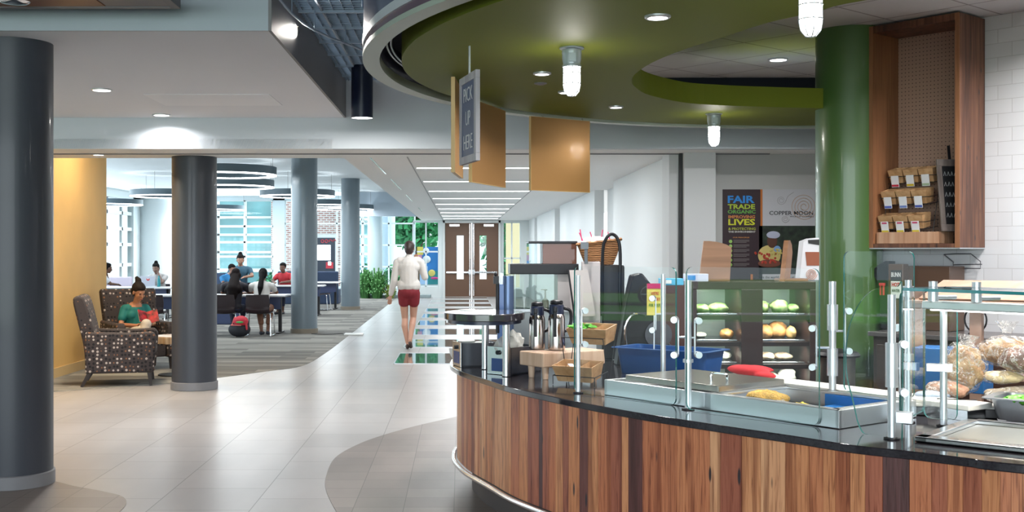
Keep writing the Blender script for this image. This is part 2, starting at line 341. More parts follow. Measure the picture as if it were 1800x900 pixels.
# side lights and lounge glazing: frames with panes
def window(n, x0, x1, z0, z1, y, nx, zs, fr=.05, m=None, w_=.08, axis='x', X=0):
    b = B()
    def bar(a0, a1, c0, c1):
        if axis == 'x': b.b2((a0, y-w_/2, c0), (a1, y+w_/2, c1))
        else: b.b2((X-w_/2, a0, c0), (X+w_/2, a1, c1))
    for i in range(nx+1):
        x = x0+(x1-x0)*i/nx; bar(x-fr/2, x+fr/2, z0, z1)
    for z in [z0]+zs+[z1]: bar(x0, x1, z-fr/2, z+fr/2)
    f = struct(n, b, m or M['wframe'], smooth=0)
    g = B()
    if axis == 'x': g.quad((x0,y,z0),(x1,y,z0),(x1,y,z1),(x0,y,z1))
    else: g.quad((X,x0,z0),(X,x1,z0),(X,x1,z1),(X,x0,z1))
    finish('pane', g, M['wglass'], f, smooth=0)
    return f
M['wframe'] = mat('white_window_frame', (.75,.80,.82), .45)
window('window_1', -1.6, -.74, .35, 2.52, 38.2, 2, [1.52])
window('window_2', 1.42, 2.0, .3, 2.5, 38.2, 2, [1.3], fr=.045)
b = B()                                    # lounge far wall (solid bits) and glazing
for x0, x1 in ((-10.8,-9.5), (-6.5,-6.1)): b.b2((x0, 39.4, 0), (x1, 39.6, 3.44))
b.b2((-10.8, 39.4, 0), (-1.6, 39.6, .3)); b.b2((-14, 39.4, 3.30), (-1.3, 39.6, 3.6))
struct('wall_lounge_end', b, mat('glazed_wall_paint', (.70,.78,.82), .6), smooth=0)
window('window_3', -9.5, -6.5, .3, 3.30, 39.5, 3, [.85, 1.35, 1.85, 2.4], fr=.07)
window('window_4', -6.1, -1.6, .3, 3.30, 39.5, 5, [1.0, 1.75, 2.5], fr=.05)
b = B(); b.b2((-10.9, 12.7, 0), (-10.7, 39.5, .45)); b.b2((-10.9, 12.7, 3.2), (-10.7, 39.5, 3.5)); b.b2((-10.9,37.2,.4),(-10.7,38.0,3.3)); struct('wall_lounge_left', b, mat('sill_paint', (.72,.78,.8), .6), smooth=0)
window('window_5', 12.8, 39.3, .45, 3.2, 0, 17, [1.1, 1.75, 2.25, 2.75], fr=.11, axis='y', X=-10.8)
# front glazing behind the photographer
b = B()
for i in range(14): b.b2((-14+i*1.7, -7.98, 0), (-13.9+i*1.7, -7.86, 4))
for z in (0, 1.0, 2.6, 3.9): b.b2((-14, -7.97, z), (8, -7.87, z+.08))
struct('window_6', b, M['darkgrey'], smooth=0)
window('window_7', -1, 12, .25, 3.0, 0, 6, [], fr=.08, axis='y', X=-14.05)
# outside
M['grass'] = mat('lawn_grass', (.10,.32,.05), .9, var=.35, vscale=30)
b = B(); b.b2((-45, 39.6, -.12), (25, 90, -.06)); b.b2((-45, 12, -.12), (-14.1, 39.6, -.06)); b.b2((-23.5, -8, -.058), (-22.6, 12, -.05)); struct('ground', b, mat('plaza_paving', (.55,.56,.55), .8), smooth=0)
b = B(); b.b2((-40, -60, -.12), (40, -8, -.06)); b.b2((-60, -8, -.12), (-14.1, 12, -.06)); struct('ground', b, M['grass'], smooth=0)
# doors
b = B(); b.b2((-.60, 38.02, 0), (-.53, 38.3, 2.56)); b.b2((1.26, 38.02, 0), (1.33, 38.3, 2.56)); b.b2((-.6, 38.02, 2.485), (1.33, 38.3, 2.56)); struct('trim_5', b, mat('door_frame_white', (.72,.74,.73), .4), smooth=0)
M['door'] = mat('brown_door_laminate', (.13,.062,.032), .45)
for k, (x0, x1, lx0, lx1, hx) in enumerate(((-.525,.345,-.135,.095,.30), (.385,1.255,.63,.86,.43))):
    b = B(); y0, y1 = 38.06, 38.12
    b.b2((x0,y0,.01),(lx0,y1,2.48)); b.b2((lx1,y0,.01),(x1,y1,2.48)); b.b2((lx0,y0,.01),(lx1,y1,.60)); b.b2((lx0,y0,2.06),(lx1,y1,2.48))
    d = struct('door_%d'%(k+1), b, M['door'], smooth=0)
    finish('vision_panel', B().b2((lx0,38.085,.60),(lx1,38.095,2.06)), M['wglass'], d, smooth=0)
    hb = B(); hb.b2((x0+.04,37.98,.80+.0),(x1-.04,38.02,.86)); hb.b2((hx-.04,37.97,.76),(hx+.04,38.06,.92)); finish('push_bar', hb, M['chrome'], d, smooth=0, bevel=.005)
    finish('vertical_rod', B().b2((hx-.012,38.02,.05),(hx+.012,38.05,2.45)), M['chrome'], d, smooth=0)
    finish('closer', B().b2(((x0+x1)/2-.17+(.2 if k else -.2)*.6,37.98,2.36),((x0+x1)/2+.17+(.2 if k else -.2)*.6,38.06,2.44)), M['chrome'], d, smooth=0, bevel=.005)
# ---------------------------------------------------------------- columns
M['col'] = mat('slate_column_paint', (.035,.041,.054), .45, coat=.12)
M['colb'] = mat('column_base_grey', (.19,.19,.20), .45)
M['colgreen'] = mat('green_column_paint', (.055,.12,.028), .4, coat=.3)
def column(c, z1, label, m, mb, r=.245, n=72, z0=0):
    t = thing('round_column', label, 'column', (c[0], c[1], z0), None)
    finish('shaft', B().cyl((c[0],c[1],z0+.08),(c[0],c[1],z1), r, n=n), m, t, smooth=30)
    if mb: finish('base_band', B().lathe((c[0],c[1],z0), [(r+.004,0),(r+.012,.004),(r+.012,.085),(r+.004,.09)], n), mb, t, smooth=30)
    return t
column((-2.93, 7.46), zc, 'nearest thick dark grey round column at the left foreground', M['col'], M['colb'])
column((-2.955, 12.62), zl, 'dark slate round column standing in front of the armchairs', M['col'], M['colb'])
cm = mat('blue_grey_column_paint', (.13,.17,.20), .35, coat=.3); cb = mat('rubber_base_brown', (.20,.17,.13), .6)
column((-2.93, 21.3), 3.44, 'blue grey round column beside the two seated women', cm, cb)
column((-2.90, 29.9), 3.44, 'slim blue grey round column between the screen and the potted plants', cm, cb)
wcm = mat('pale_column_paint', (.55,.66,.70), .4)
column((-2.86, 37.9), 3.44, 'pale round column by the planter at the lounge end', wcm, None)
column((-2.75, 43.2), 4.4, 'outdoor blue white column seen through the glass behind the planter', mat('outdoor_column', (.40,.48,.58), .5), None, z0=-.06, r=.26)
column((-10.3, 38.4), 3.44, 'wide white round column at the far left windows', mat('white_column', (.75,.80,.82), .5), None, r=.55)
column((2.954, 8.66), 3.2, 'green round column beside the wall cabinet', M['colgreen'], None)
# ---------------------------------------------------------------- open grid ceiling
b = B(); zq = zg+.03
y = 5.0
while y < YB-.02:
    b.b2((-1.17, y-.002, zq-.012), (1.9, y+.002, zq+.012)); y += .075
x = -1.14
while x < 1.9:
    b.b2((x-.002, 5.0, zq-.012), (x+.002, YB-.01, zq+.012)); x += .075
y = 5.2
while y < YB:
    b.b2((-1.17, y-.012, zq-.03), (1.9, y+.012, zq+.03)); b.b2((-1.17, y+.055, zq+.0), (1.9, y+.07, zq+.04)); y += .6
x = -1.0
while x < 1.9:
    b.b2((x-.008, 5.0, zq-.02), (x+.008, YB-.01, zq+.03)); x += .6
one('open_grid_ceiling', b, M['galv'], 'open metal mesh ceiling grid with dark void above', 'ceiling grid', smooth=0)
# rotated tile ceiling over the servery
m, N, L, p = nodes('ceiling_tiles'); M['act'] = m
g = N.new('ShaderNodeNewGeometry'); mp = N.new('ShaderNodeMapping'); mp.inputs['Rotation'].default_value = (0,0,math.radians(50)); mp.inputs['Location'].default_value=(.05,.31,0); L.new(g.outputs['Position'], mp.inputs[0])
bk = N.new('ShaderNodeTexBrick'); bk.offset = 0; L.new(mp.outputs[0], bk.inputs[0])
for k, v in (('Scale',1),('Mortar Size',.008),('Mortar Smooth',0),('Brick Width',.61),('Row Height',.61),('Bias',0)): bk.inputs[k].default_value = v
bk.inputs['Color1'].default_value = (.50,.49,.49,1); bk.inputs['Color2'].default_value = (.47,.46,.46,1); bk.inputs['Mortar'].default_value = (.25,.23,.23,1)
L.new(bk.outputs[0], p.inputs['Base Color']); p.inputs['Roughness'].default_value = .9
b = B(); b.prism([(.9,3.2),(8,3.2),(8,11.0),(.9,11.0)], 3.2, 3.22); struct('ceiling_tiles', b, M['act'], smooth=0)
b = B(); b.b2((.9, 10.98, 2.8), (8, 11.02, 3.24)); struct('wall_plenum', b, M['void'], smooth=0)
# slanted white tile wall
wa = math.radians(-50); dW = Vector((math.cos(wa), math.sin(wa), 0)); nW = Vector((-math.sin(wa), math.cos(wa), 0))   # nW points into the wall
m, N, L, p = nodes('white_subway_tile'); M['subway'] = m
tc = N.new('ShaderNodeTexCoord'); s = N.new('ShaderNodeSeparateXYZ'); L.new(tc.outputs['Object'], s.inputs[0]); cbn = N.new('ShaderNodeCombineXYZ'); L.new(s.outputs[0], cbn.inputs[0]); L.new(s.outputs[2], cbn.inputs[1])
bk = N.new('ShaderNodeTexBrick'); bk.offset = .5; L.new(cbn.outputs[0], bk.inputs[0])
for k, v in (('Scale',1),('Mortar Size',.002),('Mortar Smooth',.3),('Brick Width',.2),('Row Height',.1),('Bias',0)): bk.inputs[k].default_value = v
bk.inputs['Color1'].default_value = (.66,.66,.68,1); bk.inputs['Color2'].default_value = (.63,.63,.65,1); bk.inputs['Mortar'].default_value = (.48,.47,.48,1)
L.new(bk.outputs[0], p.inputs['Base Color']); p.inputs['Roughness'].default_value = .12
bu = N.new('ShaderNodeBump'); bu.invert = True; bu.inputs['Strength'].default_value = .5; bu.inputs['Distance'].default_value = .003; L.new(bk.outputs['Fac'], bu.inputs['Height']); L.new(bu.outputs[0], p.inputs['Normal'])
W0 = Vector((3.237, 8.773, 0))
b = B(); b.b2((0, 0, 0), (5.6, .12, 3.2)); o = finish('wall_tiled', b, M['subway'], smooth=0, origin=(0,0,0)); o.location = W0; o.rotation_euler = (0,0,wa); o['kind'] = 'structure'
def WL(u, v, z): return W0 + dW*u + nW*(-v) + Vector((0,0,z))      # u along the wall, v out from it
# ---------------------------------------------------------------- hanging disc soffit
sc_ = Vector((2.79, 6.62)); zs = 2.60
def arc(r, a0, a1, n): return [(sc_.x+r*math.cos(math.radians(a0+(a1-a0)*i/n)), sc_.y+r*math.sin(math.radians(a0+(a1-a0)*i/n))) for i in range(n+1)]
M['olive'] = mat('olive_green_paint', (.125,.15,.010), .6, spec=.2)
M['lip'] = mat('pale_green_lip', (.34,.39,.33), .4)
A0, A1, NA = 84, 300, 96
S = thing('curved_ceiling_canopy', 'big olive green curved canopy hanging over the servery counter', 'ceiling canopy', (2.79, 6.62, zs))
op = [(4.3,4.2),(3.3,4.05),(2.5,4.25)]
opx = [(1525,0),(1433,21.7),(1350,40),(1266.7,66.7),(1200,88),(1146.7,110),(1116.7,130),(1110.5,143),(1116.7,153),(1140,166.7),(1200,180),(1266.7,185),(1350,188),(1433,190)]
for q in opx:
    Yq = (zs-H)*2000/(442.5-q[1]); op.append(((q[0]-810)*Yq/2000, Yq))
op.append((3.1, 8.62))
ops = [ (p.x,p.y) for p in spl([Vector((a,c_,0)) for a,c_ in op], 5)]
outer = arc(3.13, A0, A1, NA)
b = B(); b.prism(outer+ops, zs, zs+.15); finish('olive_panel', b, M['olive'], S, smooth=0)
ro, ri = 3.35, 3.255
b = B(); o1, i1 = arc(ro, A0, A1, NA), arc(ri, A0, A1, NA)
b.strip(o1, i1, zs-.005, zs-.005); b.strip(i1, i1, zs-.005, zs+.05); b.strip(o1,o1,zs-.005,zs+.02); finish('rim_underside', b, M['lip'], S, smooth=60)
b = B(); b.strip(arc(ro-.012,A0,A1,NA), arc(ro-.012,A0,A1,NA), zs+.02, zs+.06); finish('plum_stripe', b, mat('plum_metal', (.16,.10,.14), .3, .4), S, smooth=60)
b = B(); b.strip(arc(ro,A0,A1,NA), arc(ro,A0,A1,NA), zs+.06, zs+.105); b.strip(arc(ro,A0,A1,NA), arc(ro-.012,A0,A1,NA), zs+.06, zs+.06); finish('white_stripe', b, mat('white_metal_stripe', (.6,.62,.66), .3, .3), S, smooth=60)
b = B(); b.strip(arc(ro-.006,A0,140,24), arc(ro-.006,A0,140,24), zs+.105, zs+.16); b.strip(arc(ro-.006,140,A1,NA), arc(ro-.006,140,A1,NA), zs+.105, zs+.62); b.strip(arc(ri,140,A1,NA), arc(ri,140,A1,NA), zs+.62, zs+.05); finish('navy_fascia', b, mat('navy_fascia_paint', (.055,.065,.14), .32, .3, coat=.4), S, smooth=60)
b = B(); b.strip(arc(ri,A0,A1,NA), arc(3.0,A0,A1,NA), zs+.2, zs+.2); finish('dark_cove', b, M['void'], S, smooth=0)
b = B()
for r_ in (3.19, 3.215): b.tube([Vector((x_,y_,zs+.10)) for x_,y_ in arc(r_,150,215,30)], .006, 6)
finish('cove_cable', b, M['satin'], S)
# chalk outline letters at the top of the fascia
for k_, (a0_, a1_) in enumerate(((176.5,179.5),(180.5,184),(185.5,189.5),(191,195))):
    b = B(); AP = lambda a_, z_: Vector((sc_.x+(ro+.003)*math.cos(math.radians(a_)), sc_.y+(ro+.003)*math.sin(math.radians(a_)), z_))
    b.tube([AP(a0_,2.93),AP(a0_,3.17),AP((a0_+a1_)/2,3.19),AP(a1_,3.17),AP(a1_,2.95),AP((a0_+a1_)/2,2.92)], .006, 6, True); finish('outline_letter', b, mat('pale_blue_outline', (.30,.42,.62), .6), S)
# ---------------------------------------------------------------- ceiling lights
dl_i = 0
def downlight(c, z, label, r=.09, P=14, grp=None, col=(1,.98,.97)):
    t = thing('recessed_downlight', label, 'ceiling light', (c[0], c[1], z-.012), grp)
    finish('trim_ring', B().lathe((c[0],c[1],z-.012), [(r,.012),(r,.004),(r-.006,0),(r-.014,.0),(r-.014,.012)], 28, cap=False), M['satin'], t)
    finish('diffuser', B().lathe((c[0],c[1],z-.012), [(r-.014,.004),(r-.014,.008)], 28), M['lamp'], t)
    a = area('downlight_beam', (c[0],c[1],z-.02), .14, P, (0,0,0), col, spread=math.radians(150)); a.parent = t; a.location = (0,0,-.012)
def ZP(px, py, z):
    Y = (z-H)*2000/(442.5-py); return ((px-810)*Y/2000, Y)
downlight(ZP(179,157,zc), zc, 'recessed downlight in white lobby ceiling, beside the nearest column top', .088, 34)
downlight((-2.98,11.33), zc, 'recessed downlight in white lobby ceiling, far one near the bulkhead', .088, 9)
downlight(ZP(1156,28,zs), zs, 'largest recessed downlight in green canopy, nearest the picture top', .06, 15)
downlight(ZP(953,128,zs), zs, 'recessed downlight in green canopy left of the caged lamp', .055, 12)
downlight(ZP(995,161,zs), zs, 'recessed downlight in green canopy right behind the caged lamp', .055, 12)
downlight(ZP(1083,187,zs), zs, 'recessed downlight in green canopy beyond the bronze panels, furthest back', .055, 12)
downlight(ZP(1368,104,3.2), 3.2, 'recessed downlight in the tile ceiling left of the green column', .085, 45)
for k_, (x_, y_) in enumerate(((2.6,5.3),(3.4,5.9),(3.6,4.3),(3.9,6.9))):  # downlights added out of view to brighten the servery and tiled wall
    downlight((x_,y_), 3.2, ('added unseen tile ceiling downlight above the food well','added unseen tile ceiling downlight before the wall cabinet','added unseen tile ceiling downlight above the bread','added unseen tile ceiling downlight close to the tiled wall')[k_], .085, 32)
b = B(); b.lathe((*ZP(950,146,zs), zs-.006), [(.04,.006),(.04,0),(.02,-.006)], 20); one('smoke_sensor', b, M['darkgrey'], 'small flat sensor disc in the green canopy between two downlights', 'sensor')
for q_ in ((-4.15,14.0),(-3.9,12.25)):
    zq_ = 3.44 if q_[1] > 12.8 else zl
    downlight(q_, zq_, 'recessed downlight washing the golden wall beside the armchairs' if q_[1] > 13 else 'recessed downlight under the beam near the golden wall', .07, 30, col=(1,.84,.62))
# caged jar lamps
def jarlamp(px, py, z, label, s=1.0):
    X, Y = ZP(px, py, z); t = thing('caged_jar_lamp', label, 'lamp', (X, Y, z-.27*s))
    c = Vector((X,Y,z)); q = s
    finish('canopy_plate', B().lathe(c, [(.065*q,0),(.065*q,-.006*q),(.054*q,-.012*q)], 28), mat('grey_cast_metal', (.36,.40,.42), .4, .3), t)
    b = B(); b.lathe(c, [(.050*q,-.008*q),(.053*q,-.03*q),(.051*q,-.034*q),(.051*q,-.06*q),(.046*q,-.085*q),(.046*q,-.09*q),(.050*q,-.094*q),(.050*q,-.103*q),(.04*q,-.105*q)], 28); b.box(c+Vector((0,-.05*q,-.058*q)), (.035*q,.01*q,.045*q)); finish('housing', b, mat('grey_cast_metal', (.36,.40,.42), .4, .3), t)
    b = B(); b.lathe(c, [(.037*q,-.103*q),(.039*q,-.13*q),(.039*q,-.2*q),(.034*q,-.225*q),(.022*q,-.243*q),(.006*q,-.25*q)], 24); finish('glass_jar', b, M['bulb'], t)
    b = B()
    for z_ in (-.135,-.19): b.tube([c+Vector((.044*q*math.cos(a_*PI/12), .044*q*math.sin(a_*PI/12), z_*q)) for a_ in range(24)], .003*q, 6, True)
    for k in range(4):
        a_ = k*PI/4; pr = [(.044,-.1),(.044,-.2),(.038,-.232),(.02,-.254),(0,-.258),(-.02,-.254),(-.038,-.232),(-.044,-.2),(-.044,-.1)]
        b.tube([c+Vector((r_*q*math.cos(a_), r_*q*math.sin(a_), z_*q)) for r_, z_ in pr], .003*q, 6)
    finish('wire_cage', b, M['satin'], t)
    l = point('jar_lamp_glow', (X,Y,z-.16*q), 16, r=.05); l.parent = t; l.location = (0,0,.11*s)
    return t
jarlamp(1005, 84, zs, 'caged glass jar lamp under green canopy, middle one beside the blue sign')
jarlamp(1425, -53, zs, 'largest caged glass jar lamp, cut by the top edge of the picture')
jarlamp(1255, 200, zs, 'smallest caged glass jar lamp, furthest back in front of the white bulkhead')
# black cylinder pendant
c = Vector((-.925, 10.66, 0))
t = thing('cylinder_pendant', 'big dark navy cylinder downlight hanging from the open ceiling grid', 'lamp', (c.x, c.y, 2.77))
finish('cylinder_shade', B().lathe(c, [(.100,2.77),(.102,2.77),(.102,3.26),(.02,3.26)], 40, cap=False), M['navyp'] if 0 else mat('navy_lamp_metal', (.008,.012,.035), .3), t)
finish('diffuser', B().lathe(c, [(.098,2.775),(.098,2.785)], 32), M['lamp'], t)
finish('hanger_rod', B().cyl((c.x,c.y,3.26),(c.x,c.y,3.99), .01, n=8), M['black'], t)
a = area('pendant_beam', (c.x,c.y,2.765), .17, 30); a.parent = t; a.location = (0,0,-.006)
# conduit with flood light
t = thing('floodlight', 'lit twin-lens floodlight on a conduit under the open ceiling grid', 'lamp', WP(511,57,8.2))
F = WP(511,57,8.2)
b = B()
Rr = Euler((math.radians(-25), math.radians(-38), math.radians(15))).to_matrix()
b.box(F, (.10,.05,.085), rz=math.radians(15), ry=math.radians(-38)); finish('housing', b, M['darkgrey'], t, bevel=.006)
for s_ in (-1, 1):
    b = B(); b.box(F+Vector((.018*s_+.0,-.032,.018*s_*.8)), (.033,.012,.085), rz=math.radians(15), ry=math.radians(38)); finish('lens', b, M['bulb'], t)
finish('stem', B().cyl(F+Vector((0,.0,.03)), F+Vector((0,0,.15)), .006, n=8), M['darkgrey'], t)
spot('flood_beam', F+Vector((.05,-.05,0)), (-.3,7.0,2.75), 60, 1.6).parent = None
b = B(); cps = [(488,-6),(500,10),(513,24),(535,42),(553,53),(580,66),(607,76),(625,83),(645,92)]
zz = 3.10; b.tube([Vector((*ZP(x_,y_,zz), zz)) for x_,y_ in cps], .009, 8)
for x_, y_ in ((513,24),(553,53),(607,76)):
    q = ZP(x_,y_,zz); b.cyl((q[0],q[1],zz-.01),(q[0],q[1],zg-.002), .005, n=6)
one('conduit_pipe', b, M['galv'], 'bent metal conduit hanging below the open ceiling grid, carrying the floodlight', 'pipe')
# linear corridor lights
for k in range(9):
    Y = 14.24+2.72*k
    t = thing('linear_ceiling_light', 'thin white linear light slot across the corridor ceiling', 'ceiling light', (.315, Y, zl-.006), 'linear corridor lights')
    finish('slot_frame', B().b2((-.56,Y-.075,zl-.004),(1.19,Y+.075,zl)), M['corr'], t, smooth=0)
    finish('diffuser', B().b2((-.55,Y-.045,zl-.008),(1.18,Y+.045,zl-.003)), M['lampc'], t, smooth=0)
    a = area('linear_beam', (.315,Y,zl-.012), 1.7, 34, (0,0,0), (.95,.98,1), sy=.09); a.parent = t; a.location = (0,0,-.006)
# ring pendants
M['ringm'] = mat('ring_grey_metal', (.10,.14,.17), .4, .2)
def ringlight(cx, Y, z, label, D=1.83, hgt=.16, P=42):
    X = (cx-810)*Y/2000; r = D/2; t = thing('ring_pendant', label, 'pendant lamp', (X,Y,z), 'ring pendants over the lounge')
    finish('band', B().lathe((X,Y,z), [(r,.02),(r,hgt),(r-.01,hgt),(r-.01,.03),(r-.01,.02),(r,.02)], 64, cap=False), M['ringm'], t, smooth=50)
    finish('glow_ring', B().lathe((X,Y,z), [(r,.0),(r,.02),(r-.12,.02),(r-.12,.0),(r,0)], 64, cap=False), M['lampc'], t, smooth=30)
    finish('inner_band', B().lathe((X,Y,z), [(r-.12,.0),(r-.12,hgt),(r-.11,hgt),(r-.11,.0)], 64, cap=False), M['ringm'], t, smooth=50)
    for k in range(3):
        b = B(); a_ = k*2*PI/3+.4; b.cyl((X+(r-.05)*math.cos(a_),Y+(r-.05)*math.sin(a_),z+hgt-.01),(X+(r-.05)*math.cos(a_),Y+(r-.05)*math.sin(a_),3.44), .004, n=5); finish('suspension_wire', b, M['darkgrey'], t)
    a = area('ring_beam', (X,Y,z), D*.8, P, (0,0,0), (.93,.98,1)); a.data.shape = 'DISK'; a.parent = t; a.location = (0,0,-.01)
ringlight(397, 20.7, 2.90, 'largest ring pendant, right of the dark slate column')
ringlight(405, 24, 2.87, 'ring pendant hanging just below the largest ring')
ringlight(383, 38.0, 2.90, 'small distant ring pendant in front of the teal windows')
ringlight(296, 28, 2.87, 'ring pendant left of the slate column, higher of two')
ringlight(194, 33, 2.87, 'ring pendant left of the slate column, lower one cut by the yellow wall')
ringlight(523, 28, 2.87, 'ring pendant behind the blue grey column, its right end over the brick wall')
ringlight(572, 33.2, 2.85, 'ring pendant over the screen kiosk between the two columns')
ringlight(606, 36.2, 2.85, 'furthest ring pendant, right of the slim column')
# wood canopy top left
M['ply'] = woodmat('brown_ceiling_wood', [(0,(.12,.04,.018)),(.5,(.22,.085,.035)),(1,(.30,.13,.06))], axis=0, fine=20, coarse=3, rough=.4)
t = thing('wood_ceiling_canopy', 'flat brown wood ceiling canopy at the top left corner', 'ceiling canopy', (-4.2,5.4,2.95))
b = B(); b.b2((-7,4.2,2.955),(-2.08,6.66,2.99)); finish('wood_panel', b, M['ply'], t, smooth=0)
b = B(); b.b2((-2.07,4.2,2.955),(-1.70,6.66,2.99)); finish('taupe_panel', b, mat('taupe_laminate', (.13,.12,.13), .4), t, smooth=0)
b = B(); b.b2((-7,6.66,2.95),(-1.65,6.70,3.05)); b.b2((-1.70,4.2,2.95),(-1.65,6.66,3.05)); finish('dark_edge_frame', b, M['darkgrey'], t, smooth=0)
b = B()
for k in range(3): b.cyl((-6+1.8*k,5.4,2.99),(-6+1.8*k,5.4,3.99), .012, n=8)
finish('hanger_rod', b, M['darkgrey'], t)
b = B(); b.lathe((-2.53,6.45,2.93), [(.03,-.005),(.075,0),(.085,.008),(.085,.025)], 24); one('ceiling_speaker', b, M['chrome'], 'small round chrome fitting under the brown wood canopy', 'ceiling fitting')
# ---------------------------------------------------------------- floor glass strips
M['fglass'] = mat('reflective_floor_glass', (.03,.07,.065), .02, spec=1.0, coat=.6)
for k in range(9):
    y0 = 15.4+2.68*k; y1 = y0+1.58
    if y1 > 38: y1 = 37.95
    t = thing('glass_floor_panel', 'reflective glass strip set flush across the corridor floor', 'floor panel', (-.02,(y0+y1)/2,.0), 'glass floor panels along the corridor')
    finish('glass', B().b2((-.90,y0+.012,.001),(.86,y1-.012,.006)), M['fglass'], t, smooth=0)
    b = B(); b.b2((-.915,y0,0),(.875,y0+.012,.008)); b.b2((-.915,y1-.012,0),(.875,y1,.008)); b.b2((-.915,y0,0),(-.90,y1,.008)); b.b2((.86,y0,0),(.875,y1,.008)); finish('steel_frame', b, M['satin'], t, smooth=0)
# ================================================================ SERVERY COUNTER
def text(s, size, m, parent, Mx, name='lettering', align='LEFT', ext=.0008, bold=0):
    cu = bpy.data.curves.new(name, 'FONT'); cu.body = s; cu.size = size; cu.extrude = ext; cu.align_x = align; cu.offset = bold; cu.resolution_u = 2
    o = bpy.data.objects.new(name, cu); COL.objects.link(o); bpy.context.view_layer.update()
    me = bpy.data.meshes.new_from_object(o.evaluated_get(bpy.context.evaluated_depsgraph_get())); bpy.data.objects.remove(o)
    me.transform(Mx); me.transform(Matrix.Translation(-wloc(parent))); me.materials.clear(); me.materials.append(m)
    t = bpy.data.objects.new(name, me); COL.objects.link(t); t.parent = parent; return t
def fit(s, w_, hgt, m, parent, Mx, **k):   # text scaled to a width and height
    t = text(s, 1, m, parent, Matrix.Identity(4), **k); off = wloc(parent)
    xs = [v.co.x+off.x for v in t.data.vertices]; ys = [v.co.y+off.y for v in t.data.vertices]
    sx = w_/(max(xs)-min(xs)); sy = hgt/(max(ys)-min(ys))
    t.data.transform(Matrix.Translation(off)); t.data.transform(Matrix.Diagonal((sx, sy, 1, 1)) @ Matrix.Translation((-min(xs), -min(ys), 0)))
    t.data.transform(Matrix.Translation(-off) @ Mx); return t
def frameM(o, x, z, up=True):             # local x -> x, local y -> z (writing plane)
    x = Vector(x).normalized(); z = Vector(z).normalized(); n = x.cross(z)
    return Matrix(((x.x, z.x, n.x, o[0]), (x.y, z.y, n.y, o[1]), (x.z, z.z, n.z, o[2]), (0,0,0,1)))
zt = .80
cpx = [(1800,817),(1700,805),(1600,793),(1500,782.4),(1400,767),(1300,752.5),(1150,730),(1067,715.8),(1000,703),(963,695),(895,680),(853,666.7),(816,655),(800,647.5),(791,639.5)]
oc = [Vector((3.5,2.95,0)), Vector((2.75,3.28,0))] + [Vector((*GP(x,y,zt).xy, 0)) for x,y in cpx] + [Vector((-.045,7.72,0)), Vector((.10,8.02,0)), Vector((.42,8.2,0))]
oc = spl(oc, 6)
inn = spl([Vector(p) for p in ((.42,8.2,0),(.95,7.75,0),(1.15,6.95,0),(1.5,6.35,0),(2.05,5.75,0),(2.7,5.2,0),(3.9,4.7,0))], 5)
C_ = thing('servery_counter', 'long curved servery counter with reclaimed wood planks and black stone top', 'counter', (1.2,5.6,0))
b = B(); b.prism([(p.x,p.y) for p in oc]+[(p.x,p.y) for p in inn], zt-.032, zt)
M['stone'] = mat('black_stone', (.024,.021,.026), .08, var=.25, vscale=80, coat=.3)
finish('stone_top', b, M['stone'], C_, smooth=50, bevel=.004)
m, N, L, p = nodes('reclaimed_planks'); M['planks'] = m
at = N.new('ShaderNodeAttribute'); at.attribute_name = 'plank'
tc = N.new('ShaderNodeTexCoord'); mp = N.new('ShaderNodeMapping'); mp.inputs['Scale'].default_value = (1,1,.045); L.new(tc.outputs['Object'], mp.inputs[0])
n1 = N.new('ShaderNodeTexNoise'); n1.noise_dimensions = '4D'; n1.inputs['Scale'].default_value = 85; n1.inputs['Detail'].default_value = 5; n1.inputs['Distortion'].default_value = 1.2; L.new(mp.outputs[0], n1.inputs['Vector']); L.new(mathn(N,L,'MULTIPLY',at.outputs['Fac'],9), n1.inputs['W'])
n2 = N.new('ShaderNodeTexNoise'); n2.noise_dimensions = '4D'; n2.inputs['Scale'].default_value = 9; n2.inputs['Detail'].default_value = 3; n2.inputs['Distortion'].default_value = 2; L.new(mp.outputs[0], n2.inputs['Vector']); L.new(mathn(N,L,'MULTIPLY',at.outputs['Fac'],31), n2.inputs['W'])
base = ramp(N, [(0,(.10,.038,.038)),(.07,(.20,.065,.05)),(.08,(.34,.10,.058)),(.30,(.46,.15,.08)),(.31,(.68,.28,.12)),(.60,(.78,.37,.17)),(.61,(.58,.20,.09)),(.80,(.68,.27,.12)),(.81,(.74,.36,.18)),(1,(.84,.46,.24))]); L.new(at.outputs['Fac'], base.inputs[0])
gr = ramp(N, [(.30,(.34,.24,.22)),(.43,(.80,.72,.68)),(.56,(1,1,1)),(.75,(1.0,1.0,1.0))]); L.new(n1.outputs[0], gr.inputs[0])
g2 = ramp(N, [(.36,(.55,.45,.42)),(.5,(.95,.93,.92)),(.7,(1,1,1))]); L.new(n2.outputs[0], g2.inputs[0])
mx = N.new('ShaderNodeMix'); mx.data_type='RGBA'; mx.blend_type='MULTIPLY'; mx.inputs[0].default_value=1; L.new(base.outputs[0],mx.inputs[6]); L.new(gr.outputs[0],mx.inputs[7])
mx2 = N.new('ShaderNodeMix'); mx2.data_type='RGBA'; mx2.blend_type='MULTIPLY'; mx2.inputs[0].default_value=1; L.new(mx.outputs[2],mx2.inputs[6]); L.new(g2.outputs[0],mx2.inputs[7])
mp2 = N.new('ShaderNodeMapping'); mp2.inputs['Scale'].default_value = (1,1,.22); L.new(tc.outputs['Object'], mp2.inputs[0])
vo = N.new('ShaderNodeTexVoronoi'); vo.inputs['Scale'].default_value = 16; L.new(mp2.outputs[0], vo.inputs['Vector'])
kr = ramp(N, [(0,(.0,.0,.0)),(.10,(.05,.05,.05)),(.15,(1,1,1))]); L.new(vo.outputs['Distance'], kr.inputs[0])
